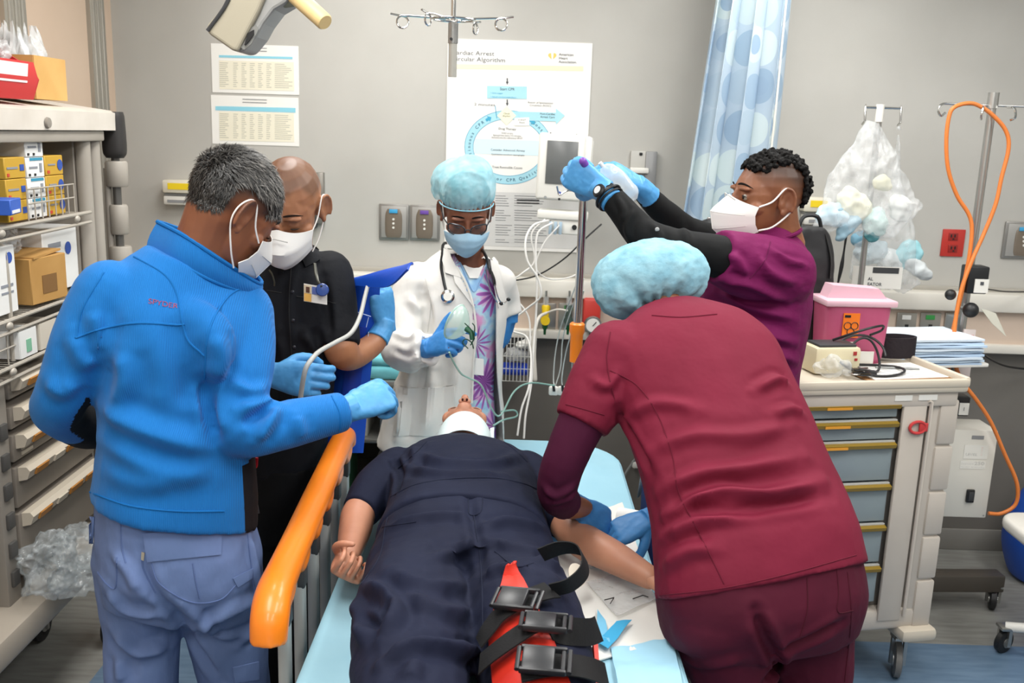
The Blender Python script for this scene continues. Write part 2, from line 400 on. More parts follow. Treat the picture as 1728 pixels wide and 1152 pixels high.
def hand_vol(wrist, direc, back, thumb_sign=1, curls=None, thumb='grip', s=1.0, infl=0., spread=0.02):
    """palm, four fingers and a thumb; direc = wrist to knuckles, back = out of the back of the hand"""
    y = nrm(direc); z = nrm(np.asarray(back) - y * (np.asarray(back) @ y)); x = np.cross(y, z) * thumb_sign
    M = np.eye(4); M[:3, 0] = x * s; M[:3, 1] = y * s; M[:3, 2] = z * s; M[:3, 3] = wrist
    h = MB(M); i = infl
    h.loft([((0, -.02, 0), (.027 + i, 0, 0), (0, 0, .02 + i)), ((0, .01, 0), (.031 + i, 0, 0), (0, 0, .0185 + i)), ((0, .045, 0), (.039 + i, 0, 0), (0, 0, .016 + i)), ((0, .08, 0), (.0415 + i, 0, 0), (0, 0, .0135 + i)), ((0, .096, 0), (.037 + i, 0, 0), (0, 0, .010 + i))], n=20, power=2.6)
    h.ell((.022, .034, -.008), (.016 + i, .028, .014))
    if curls is None: curls = [(60, 70, 40)] * 4
    for k, (fx, fy, ln, r) in enumerate(FINGERS):
        a = 0; p = V(fx, fy, 0.0); pts = [p - V(0, .014, 0), p]; rr = [r + i, r + i + .0006]
        for j in range(3):
            a += math.radians(curls[k][j]); p = p + V((1.5 - k) * spread * math.cos(a), math.cos(a), -math.sin(a)) * ln[j]
            pts.append(p); rr.append(r + i - .0007 * (j + 1))
        q = crom(np.hstack([np.array(pts), np.array(rr)[:, None]]), 3)
        h.tube(q[:, :3], q[:, 3], n=10, cap='round')
    p = V(.022, .018, -.006); pts = [p]; rr = [.0135 + i]
    for d, l, r in zip(TH[thumb] if isinstance(thumb, str) else thumb, (.042, .033, .026), (.0122, .0105, .0088)):
        p = p + nrm(d) * l; pts.append(p); rr.append(r + i)
    q = crom(np.hstack([np.array(pts), np.array(rr)[:, None]]), 3); h.tube(q[:, :3], q[:, 3], n=10, cap='round')
    return h, M
M_glove = mat('nitrile_glove', '#4f9ad2', .5, var='#468fc8', vscale=30, bump=.35, bscale=90, bdist=.0015)
def glove(parent, cuff_from, label=None, m=None, cuff_r=.034, **kw):
    h, M = hand_vol(infl=.0014, **kw); w_ = np.array(kw['wrist']); d = nrm(np.array(cuff_from) - w_)
    h.M = None; y = M[:3, 1]
    h.tube([w_ + y * .015, w_ + d * .02, w_ + d * .055], [.03, .0315, cuff_r], n=16, side=M[:3, 0])
    h.tube([w_ + d * .052 + (frame_from(d)[0] * math.cos(t) + frame_from(d)[1] * math.sin(t)) * (cuff_r - .0008) for t in np.linspace(0, 2 * math.pi, 20, endpoint=False)], .0022, n=6, closed=True)
    me = voxel(h, .0028, 3); rumple(me, .0011, 55, 3); o = link('glove', me, parent, m or M_glove)
    if label: o['label'] = label
    return o
def secs(slices, inset=0.):
    C = []; out = []
    for s in slices:
        a = at(s[0], s[1], s[2]); b = at(s[3], s[4], s[5]); C.append(((a + b) / 2, (b - a) / 2, s[6]))
    P = np.array([c[0] for c in C]); T = np.gradient(P, axis=0)
    for (c, sd, dp), t in zip(C, T):
        l = np.linalg.norm(sd); f = nrm(np.cross(sd, t)); out.append((c, sd * (max(l - inset, .02) / l), f * max(dp - inset, .02)))
    return out
def limb(mb, L, inset=0., n=18, cap='round', smooth=4, add=0., upto=None):
    L = L[:upto]
    P = np.array([at(*q[:3]) if max(abs(q[0]), abs(q[1])) > 12 else np.array(q[:3]) for q in L]); r = np.array([q[3] for q in L]) + add
    r = r - (np.where(np.arange(len(r)) < inset[2], inset[0], inset[1]) if isinstance(inset, tuple) else inset)
    mb.tube(P, np.maximum(r, .015), n=n, smooth=smooth, cap=cap); return P
def foot(mb, ankle, fwd, s=1.0, infl=0):
    f = nrm(V(fwd[0], fwd[1], 0)); sd = np.cross(f, V(0, 0, 1)); a = np.array(ankle); g = V(a[0], a[1], 0)
    mb.loft([(g - f * .07 + V(0, 0, .04), sd * .03, V(0, 0, .035)), (g - f * .04 + V(0, 0, .045), sd * .037, V(0, 0, .043)), (g + f * .03 + V(0, 0, .045), sd * .04, V(0, 0, .044)), (g + f * .10 + V(0, 0, .034), sd * .046, V(0, 0, .032)), (g + f * .16 + V(0, 0, .026), sd * .044, V(0, 0, .024)), (g + f * .19 + V(0, 0, .022), sd * .03, V(0, 0, .016))], n=18)
def kn95(parent, M, s=1.0, ridge=.045, flat=False, name='face_mask', m=None, label=None, pleat=0, top=0., low=-.122, wid=.0735, yoff=0):
    nu, nv = 25, 15; G = np.zeros((nu, nv, 3))
    for i in range(nu):
        u = -1 + 2 * i / (nu - 1); au = abs(u)
        t_ = V(wid * u, .105 - .046 * au ** 2.3, top + .006 - .028 * au ** 1.1); b_ = V(wid * .86 * u, .09 - .042 * au ** 2.0, low + .035 * au ** 1.4)
        for j in range(nv):
            v = j / (nv - 1); p = t_ * (1 - v) + b_ * v; g = np.interp(v, (0, .34, .72, 1), (.12, 1, .92, .22)) if not pleat else math.sin(math.pi * min(max(v * .92 + .08, 0), 1)) ** .7
            p = p + V(0, (ridge * ((1 - au) if not flat else (1 - au ** 2.2)) + .012) * g + yoff, 0)
            if pleat: p = p + V(0, pleat * ((v * 4) % 1) * (1 - au ** 4), 0)
            G[i, j] = toworld(M, p * s)
    mb = MB().sheet(G, .0018); o = mb.build(name, m or mat('mask_white', '#eeece8', .8, bump=.15, bscale=400, bdist=.0004), parent, label=label)
    if flat is False:
        MB().tube(G[nu // 2, 1:-1] , .0012, n=6).build('centre_seam', MATS['mask_white'], o)
        for j in (5, 10): MB().tube(G[2:-2, j], .0009, n=6).build('fold_seam', mat('mask_seam', '#d2d0cc', .8), o)
    return o
def loops(parent, M, sides=(-1, 1), s=1.0, r=.0018, zt=-.03, zb=-.1):
    for x in sides:
        P = [(x * .068, .058, zt), (x * .076, .025, -.0 + zt * .3), (x * .081, -.004, .026), (x * .083, -.024, .024), (x * .085, -.036, -.002), (x * .08, -.026, -.034), (x * .072, .015, -.056 + zb * .2), (x * .06, .05, zb)]
        MB().tube(toworld(M, np.array(P) * s), r, n=6, smooth=5).build('ear_loop', mat('elastic', '#f0eeea', .7), parent)
def strands(parent, bv, M, n, region, length, comb, width=.0009, cols=('#0d0b0a', '#6b6662'), name='hair', curl=0., seed=1, centre=(0, -.01, .03), greyfn=None, lift=.35):
    rg = np.random.default_rng(seed); c0 = toworld(M, centre); vs = []; fs = []; sh = []; nn = 0; made = 0; tries = 0
    while made < n and tries < n * 12:
        tries += 1; d = rg.normal(size=3); d /= np.linalg.norm(d); q = np.array(centre) + d * .09
        if rg.random() > region(q): continue
        p, no, _, _ = bv.ray_cast(Vector(c0 + (M[:3, :3] @ d) * .25), Vector(-(M[:3, :3] @ d)))
        if p is None: continue
        p = np.array(p); no = np.array(no); q = tolocal(M, p)
        if rg.random() > region(q): continue
        g = M[:3, :3] @ nrm(comb(q)) + rg.normal(size=3) * .3; g = nrm(g - no * (g @ no)); L = length(q) * rg.uniform(.65, 1.25)
        s = np.cross(no, g) * width * rg.uniform(.7, 1.3)
        P = [p - no * .001, p + no * L * lift * .8 + g * L * .45, p + no * L * lift + g * L]
        if curl: P[2] = P[2] + rg.normal(size=3) * curl
        vs += [P[0] - s, P[0] + s, P[1] - s, P[1] + s, P[2]]; fs += [(nn, nn + 1, nn + 3, nn + 2), (nn + 2, nn + 3, nn + 4)]
        t = rg.random() ** 2.4; t = t if greyfn is None else t * greyfn(q); sh += [t] * 5; nn += 5; made += 1
    me = bpy.data.meshes.new(name); me.from_pydata([tuple(v) for v in vs], [], fs); attr(me, 'shade', sh)
    key = 'hairmat' + cols[0] + cols[1]
    m = mat(key, cols[0], .5); nt = m.node_tree
    if not any(x.type == 'ATTRIBUTE' for x in nt.nodes):
        a = nt.nodes.new('ShaderNodeAttribute'); a.attribute_name = 'shade'; mx = nt.nodes.new('ShaderNodeMix'); mx.data_type = 'RGBA'
        mx.inputs[6].default_value = lin(cols[0]); mx.inputs[7].default_value = lin(cols[1]); nt.links.new(a.outputs['Fac'], mx.inputs[0]); nt.links.new(mx.outputs[2], nt.nodes['Principled BSDF'].inputs['Base Color'])
    return link(name, me, parent, m)
def eyes(parent, M, s=1.0, brow='#1c1512', lash='#120d0b', open_=False, which=(-1, 1)):
    for x in which:
        P = [toworld(M, V(x * (.031 + t * .0145), .0895 - 10 * (t * .0145) ** 2 * 2.2, (-.0045 - .0028 * math.cos(t * 1.5)) if not open_ else .0045 * math.cos(t * 1.4)) * s) for t in np.linspace(-1, 1, 7)]
        MB().tube(P, [.0004, .0011, .0014, .0015, .0014, .0012, .0004], n=6).build('eyelash', mat('lash' + lash, lash, .5), parent)
        P = [toworld(M, V(x * (.012 + t * .042), .0965 - .022 * t ** 2 - .002 * t, .033 - .009 * t + .006 * math.sin(t * 3.1)) * s) for t in np.linspace(0, 1, 7)]
        MB().tube(P, [(.002, .0012), (.0032, .0014), (.0034, .0014), (.003, .0014), (.0026, .0012), (.0018, .001), (.0006, .0006)], n=8, smooth=2, side=M[:3, 2]).build('eyebrow', mat('brow' + brow, brow, .8), parent)
        if open_:
            c = toworld(M, V(x * .031, .0775, 0) * s); MB().ell(c, (.0119 * s,) * 3, M[:3, :3]).build('eye', mat('eye_white', '#8f8478', .2), parent)
            MB().ell(toworld(M, V(x * .031, .0862, .0) * s), (.0065 * s, .004 * s, .0062 * s), M[:3, :3]).build('iris', mat('iris', '#1a0f0a', .15), parent)
def seams(parent, bv, lines, m, r=.0022, name='seam', lift=.0003):
    for L in lines:
        P = on_surf(bv, L, lift, 6)
        if len(P) > 2: MB().tube(P, r, n=6).build(name, m, parent)
def patch(parent, bv, name, m, quad, th=.002, nu=12, nv=8, lift=.002, label=None):
    """a flap lying on a garment: four pixel corners (tl, tr, br, bl) dropped onto the surface"""
    q = np.array(quad, float); G = np.full((nu, nv, 3), np.nan)
    for i in range(nu):
        for j in range(nv):
            u = i / (nu - 1); v = j / (nv - 1)
            x, y = (q[0] * (1 - u) + q[1] * u) * (1 - v) + (q[3] * (1 - u) + q[2] * u) * v
            p, n = hit(bv, x, y)
            if p is None: continue
            if n @ (CAM - p) < 0: n = -n
            G[i, j] = p + n * (lift + .001)
    ym = np.nanmedian(G[..., 1]); G[np.abs(G[..., 1] - ym) > .12] = np.nan          # rays that slipped past the edge
    ok = np.argwhere(~np.isnan(G[..., 0]))
    if len(ok) < 4: return None
    for i, j in np.argwhere(np.isnan(G[..., 0])): k = ok[((ok - (i, j)) ** 2).sum(1).argmin()]; G[i, j] = G[k[0], k[1]] + V(0, 0, 1e-4 * (i + j))
    o = MB().sheet(G, -th).build(name, m, parent)
    if label: o['label'] = label
    return o
def body_obj(root, mb, head, hands, m, vs=.007):
    me = voxel(mb, vs, 5); parts = [me]; hm = [np.zeros(len(me.vertices))]; lp = [np.zeros(len(me.vertices))]
    if head is not None: parts.append(head[0]); hm.append(head[1]); lp.append(head[2])
    for h in hands: parts.append(h); hm.append(np.zeros(len(h.vertices))); lp.append(np.zeros(len(h.vertices)))
    j = join(parts); attr(j, 'hair', np.concatenate(hm)); attr(j, 'lips', np.concatenate(lp))
    return link('body', j, root, m)
def smooth01(x, a, b): t = np.clip((x - a) / (b - a), 0, 1); return t * t * (3 - 2 * t)
# ---------------------------------------------------------------- person 1: man in the bright blue fleece
def mark(me, fn, idx=1):
    co = get_co(me); c = np.array([co[list(p.vertices)].mean(0) for p in me.polygons]); n = np.array([p.normal[:] for p in me.polygons])
    k = fn(c, n); mi = np.zeros(len(c), int); mi[k] = idx; me.polygons.foreach_set('material_index', mi); me.update()
def segdist(P, pts):
    d = np.full(len(P), 9.)
    for a, b in zip(pts[:-1], pts[1:]):
        t = np.clip(((P - a) @ (b - a)) / ((b - a) @ (b - a)), 0, 1); d = np.minimum(d, np.linalg.norm(P - a - t[:, None] * (b - a), axis=1))
    return d
def build_blue():
    R_ = empty('person', (at(300, 1000, 1.93)[0], 1.93, 0), 'person in a bright blue fleece jacket and slate blue cargo trousers, seen from behind', 'person')
    torso = [(152, 850, 1.80, 430, 872, 1.98, .135), (158, 800, 1.80, 428, 815, 1.98, .13), (166, 720, 1.80, 420, 735, 1.98, .125), (160, 640, 1.80, 415, 660, 2.0, .125), (150, 575, 1.80, 425, 595, 2.02, .13), (160, 515, 1.81, 430, 545, 2.04, .12), (200, 455, 1.84, 430, 500, 2.06, .095), (255, 420, 1.88, 415, 468, 2.04, .075)]
    aL = [(185, 500, 1.84, .072), (140, 580, 1.81, .062), (106, 665, 1.81, .053), (100, 695, 1.86, .052), (140, 718, 2.0, .05), (190, 728, 2.1, .042)]
    aR = [(398, 530, 2.0, .08), (408, 620, 1.93, .068), (398, 705, 1.86, .062), (412, 726, 1.86, .058), (480, 716, 1.90, .054), (545, 702, 1.96, .046), (580, 694, 1.99, .042)]
    kl = at(240, 1165, 1.9); kr = at(398, 1170, 2.0)
    lL = [(226, 935, 1.88, .088), (232, 1000, 1.89, .085), (240, 1080, 1.9, .08), tuple(kl) + (.08,), (kl[0] + .0, kl[1] + .02, .32, .072), (kl[0], kl[1] + .02, .09, .07)]
    lR = [(362, 935, 1.95, .098), (374, 1000, 1.96, .096), (386, 1080, 1.97, .088), tuple(kr) + (.08,), (kr[0], kr[1] + .02, .32, .072), (kr[0], kr[1] + .02, .09, .07)]
    hips = [(170, 1010, 1.83, 440, 1030, 1.99, .10), (162, 960, 1.81, 440, 980, 1.99, .135), (158, 900, 1.81, 436, 915, 1.99, .135), (160, 840, 1.82, 424, 855, 1.98, .12)]
    Mh = head_frame(at(391, 350, 1.95), (.52, .60, -.60), (.48, .28, .83)); neck = at(330, 455, 1.95)
    # trousers
    t = MB(); t.loft(secs(hips)); limb(t, lL, cap='start'); limb(t, lR, cap='start')
    t.ell(at(235, 960, 1.83), (.085, .08, .09)); t.ell(at(345, 965, 1.88), (.09, .08, .09))
    me = voxel(t, .006, 8); bv = bvh_of(me)
    folds(me, bv, [dict(p=[(240, 930), (255, 990), (300, 1045), (345, 1110), (375, 1150)], w=.012, h=-.006), dict(p=[(330, 1060), (390, 1030), (450, 1000)], w=.014, h=.007), dict(p=[(310, 1020), (370, 1070), (440, 1060)], w=.012, h=.006), dict(p=[(180, 990), (215, 1030), (280, 1040)], w=.014, h=.006), dict(p=[(190, 1060), (230, 1100), (290, 1090)], w=.016, h=.008), dict(p=[(400, 1090), (430, 1060), (452, 1040)], w=.012, h=.007), dict(p=[(200, 1110), (205, 1150)], w=.014, h=.006), dict(p=[(420, 900), (430, 950), (440, 1010)], w=.01, h=.005), dict(p=[(190, 930), (215, 960), (235, 1000)], w=.012, h=.005)])
    rumple(me, .004, 11, 2)
    m_t = mat('slate_cotton', '#697daa', .8, var='#5f739c', vscale=7, bump=.5, bscale=25, bdist=.011, stretch=(1, 1, .5))
    bv = bvh_of(me); tr = link('trousers', me, R_, m_t)
    m_ts = mat('slate_seam', '#5b6e9b', .8)
    seams(tr, bv, [[(203, 870), (205, 920), (212, 950)], [(240, 930), (242, 960), (262, 1000)], [(415, 880), (425, 960), (432, 1020)], [(255, 950), (270, 985), (320, 1015), (370, 1012), (400, 985)], [(325, 950), (330, 980), (337, 1010)], [(165, 965), (180, 985), (195, 990), (197, 940)], [(152, 870), (150, 905)]], m_ts, .0016, 'stitching')
    patch(tr, bv, 'pocket_flap', m_t, [(241, 900), (374, 884), (372, 935), (250, 947)], .004, lift=.003)
    patch(tr, bv, 'pocket_flap', m_t, [(143, 868), (160, 872), (158, 918), (146, 912)], .004, lift=.004)
    patch(tr, bv, 'pocket_flap', m_t, [(392, 975), (426, 958), (424, 975), (400, 990)], .003, lift=.003)
    patch(tr, bv, 'pocket_flap', m_t, [(392, 1125), (435, 1115), (436, 1145), (396, 1150)], .003, lift=.003)
    patch(tr, bv, 'pocket_button', mat('brass_dull', '#b9b1a0', .4, .6), [(239, 930), (245, 932), (243, 945), (238, 943)], .002, 4, 4)
    # jacket
    J = MB(); J.loft(secs(torso)); PL = limb(J, aL, cap='start'); PR = limb(J, aR, cap='start')
    J.ell(at(210, 500, 1.86), (.08, .07, .06)); J.ell(at(385, 530, 1.99), (.085, .075, .07)); J.ell(at(300, 580, 1.84), (.12, .06, .1))
    # standing collar: ring of wall around the neck
    cb = [at(x, y, Y) for x, y, Y in ((246, 428, 1.93), (300, 448, 1.87), (370, 482, 1.90), (432, 500, 2.0), (425, 480, 2.08), (350, 440, 2.08), (275, 415, 2.02))]
    ct = [at(x, y, Y) for x, y, Y in ((266, 374, 1.95), (315, 400, 1.885), (375, 440, 1.90), (436, 478, 2.0), (430, 462, 2.08), (350, 405, 2.06), (285, 380, 2.02))]
    cb = crom(np.array(cb + cb[:1]), 6)[:-1]; ct = crom(np.array(ct + ct[:1]), 6)[:-1]; n = len(cb)
    cc = (cb.mean(0) + ct.mean(0)) / 2
    me = voxel(J, .0058, 8); bv = bvh_of(me)
    folds(me, bv, [dict(p=[(170, 690), (250, 730), (370, 765)], w=.022, h=.009), dict(p=[(165, 740), (260, 790), (370, 800)], w=.024, h=.007), dict(p=[(170, 790), (230, 815), (300, 820)], w=.02, h=.005), dict(p=[(200, 590), (210, 640), (190, 690)], w=.02, h=.008), dict(p=[(350, 640), (352, 690), (365, 740)], w=.014, h=-.012), dict(p=[(360, 560), (372, 600), (362, 640)], w=.018, h=.007), dict(p=[(385, 640), (420, 660), (455, 655)], w=.014, h=.006), dict(p=[(400, 690), (440, 680), (466, 672)], w=.012, h=.008), dict(p=[(430, 745), (452, 715), (470, 680)], w=.014, h=.009), dict(p=[(400, 715), (435, 705), (462, 690)], w=.01, h=-.004), dict(p=[(120, 560), (140, 610), (160, 600)], w=.018, h=.006), dict(p=[(75, 640), (105, 660), (125, 640)], w=.018, h=.006), dict(p=[(500, 700), (512, 740)], w=.014, h=.004), dict(p=[(290, 520), (320, 620), (320, 700)], w=.03, h=-.006), dict(p=[(155, 520), (165, 560), (172, 600)], w=.018, h=.006)])
    rumple(me, .0035, 8, 5)
    S = secs(torso); zc = np.array([s[0] for s in S]); sh = nrm(S[2][1])
    def blk(c, nn):
        zz = zc[:, 2]; o = np.argsort(zz); cx = np.stack([np.interp(c[:, 2], zz[o], zc[o, k]) for k in range(2)], 1)
        hw = np.interp(c[:, 2], zz[o], np.array([np.linalg.norm(s[1]) for s in S])[o]); u = ((c[:, :2] - cx) @ sh[:2]) / (hw * np.linalg.norm(sh[:2]))
        dl = segdist(c, PL[1:]); dr = segdist(c, PR[1:]); tor = (dl > .066) & (dr > .078)
        k = tor & (u > .62) & (c[:, 2] < 1.25)
        k |= (dl <= .066) & (nn @ sh > .45) & (c[:, 2] < 1.30) & (c[:, 1] > 1.78)
        k |= (dl <= .066) & (c[:, 1] > 1.93)
        return k
    mark(me, blk)
    m_j = mat('blue_fleece', '#1570bb', .85, var='#1168b0', vscale=5, bump=.5, bscale=95, bdist=.0012, btype='X', sheen=.08, stretch=(1, .9, .12), spec=.25)
    m_k = mat('black_stretch', '#15161a', .8, bump=.2, bscale=300)
    bv = bvh_of(me); jk = link('jacket', me, R_, [m_j, m_k])
    m_s = mat('blue_seam', '#1467ac', .8)
    seams(jk, bv, [[(128, 570), (170, 555), (230, 545), (300, 548)], [(300, 548), (312, 547)], [(198, 420), (240, 440), (280, 465), (300, 500), (308, 545), (318, 575), (345, 600)], [(345, 640), (352, 560), (385, 500), (430, 478)], [(152, 830), (220, 853), (300, 862), (378, 862)], [(128, 570), (140, 520), (175, 460)], [(560, 668), (574, 700), (572, 738)]], m_s, .0022)
    # hem band and collar
    G = np.array([[cb[i % n] * (1 - v) + ct[i % n] * v + nrm((cb[i % n] - cc) * V(1, 1, 0)) * .006 * math.sin(v * 3.1) for v in np.linspace(0, 1, 6)] for i in range(n + 1)])
    col = MB().sheet(G, .006).build('collar', m_j, jk)
    MB().tube(ct, .0045, n=8, closed=True).build('collar_edge', m_s, col)
    cb2 = cb + V(0, 0, .004); MB().tube(cb2, .004, n=8, closed=True).build('collar_seam', m_s, jk)
    # embroidered word on the back
    word(jk, bv, 'SPYDER', (250, 512), (300, 520), .0105, mat('red_thread', '#8a3550', .7), 'embroidery')
    z = MB(); z.tube([at(431, 770, 2.0), at(428, 820, 2.01), at(436, 866, 2.0)], .003, n=6); z.build('zip', mat('zip_dark', '#23252b', .5), jk)
    z = MB(); q = at(433, 772, 1.975); z.loft([(q, V(.004, 0, 0), V(0, .002, 0)), (q + V(-.004, 0, -.02), V(.006, 0, 0), V(0, .002, 0)), (q + V(-.007, 0, -.026), V(.004, 0, 0), V(0, .002, 0))], n=8); z.build('zip_pull', mat('zip_red', '#c02038', .5), jk)
    # body with head and hands
    bd = MB(); bd.loft(secs(torso, .03)); bd.loft(secs(hips, .03)); [limb(bd, q, .026) for q in (aL, aR, lL, lR)]
    def hm(q): return np.clip(smooth01(-q[:, 1] * .55 + q[:, 2], -.012, .012) * smooth01(q[:, 2] + .25 * np.abs(q[:, 0]) - .9 * np.maximum(q[:, 1] - .05, 0), -.055, -.03), 0, 1) * (1 - .9 * np.exp(-((q - V(.08, -.01, -.006)) ** 2).sum(1) / .042 ** 2)) * (q[:, 1] < .09)
    hd = head_mesh(Mh, neck, .062, 1.0, hm)
    wR = at(588, 690, 2.0); dR = at(640, 668, 2.04) - wR
    wL = at(200, 735, 2.13)
    hR = dict(wrist=wR, direc=dR, back=(-.15, -.75, .65), thumb_sign=-1, curls=[(62, 92, 60), (66, 92, 60), (68, 92, 60), (70, 92, 60)], thumb='fist', s=1.04)
    hL = dict(wrist=wL, direc=at(250, 735, 2.2) - wL, back=(-.5, -.3, .7), thumb_sign=1, curls=[(40, 50, 30)] * 4, thumb='grip')
    body_obj(R_, bd, hd, [voxel(hand_vol(infl=-.0022, **hR)[0], .0035, 2), voxel(hand_vol(infl=-.0022, **hL)[0], .0035, 2)], skin('skin_tan', '#8f5a3e', '#15110f', '#835036'))
    glove(R_, at(545, 702, 1.96), **hR); glove(R_, at(150, 718, 2.0), **hL)
    hb = bvh_of(hd[0])
    reg = lambda q: 1.0 if (-q[1] * .55 + q[2] > -.002 and q[2] + .25 * abs(q[0]) - .9 * max(q[1] - .05, 0) > -.035 and not (abs(q[0]) > .062 and -.052 < q[1] < .035 and q[2] < .048)) else 0.
    strands(R_, hb, Mh, 10000, reg, lambda q: .023 if q[2] > .04 else .013, lambda q: (q[0] * 2.0, .75 if q[2] > .03 else .35, -.25 if q[2] > .03 else -.8), .0009, ('#0a0908', '#c6c1bb'), greyfn=lambda q: min(1., max(.15, .55 + 5 * q[1] + 3 * (q[2] - .05))), lift=.33)
    eyes(R_, Mh, which=(1,), brow='#141010')
    k = kn95(R_, Mh, 1.0, .04); loops(k, Mh, (1,), r=.0018)
    s = MB(); foot(s, (kl[0], kl[1] + .02, .09), (.7, .7)); s.build('shoe', mat('shoe_black', '#1c1c1f', .5), R_)
    s = MB(); foot(s, (kr[0], kr[1] + .02, .09), (.7, .7)); s.build('shoe', MATS['shoe_black'], R_)
def word(parent, bv, txt, p0, p1, size, m, name, lift=.0012, extr=.0006, italic=0, font_w=1.0):
    """lettering as thin raised geometry following a surface from pixel p0 to p1"""
    cu = bpy.data.curves.new('t', 'FONT'); cu.body = txt; cu.size = 1; cu.extrude = 0; cu.shear = italic
    o = bpy.data.objects.new('t', cu); COL.objects.link(o); dg = bpy.context.evaluated_depsgraph_get()
    me = bpy.data.meshes.new_from_object(o.evaluated_get(dg)); bpy.data.objects.remove(o)
    co = get_co(me); co[:, 0] -= co[:, 0].min(); wd = co[:, 0].max()
    A, n0 = hit(bv, *p0); B, n1 = hit(bv, *p1)
    if A is None or B is None: return None
    if n0 @ (CAM - A) < 0: n0 = -n0
    ex = nrm(B - A); up = nrm(np.cross(n0, ex)); L = np.linalg.norm(B - A); out = []
    for c in co:
        q = A + ex * (c[0] / wd * L) + up * (c[1] * size / .7 * font_w)
        p, n, _, d = bv.find_nearest(Vector(q)); n = np.array(n)
        if n @ (CAM - q) < 0: n = -n
        out.append(np.array(p) + n * lift)
    set_co(me, np.array(out)); return link(name, me, parent, m)
build_blue()
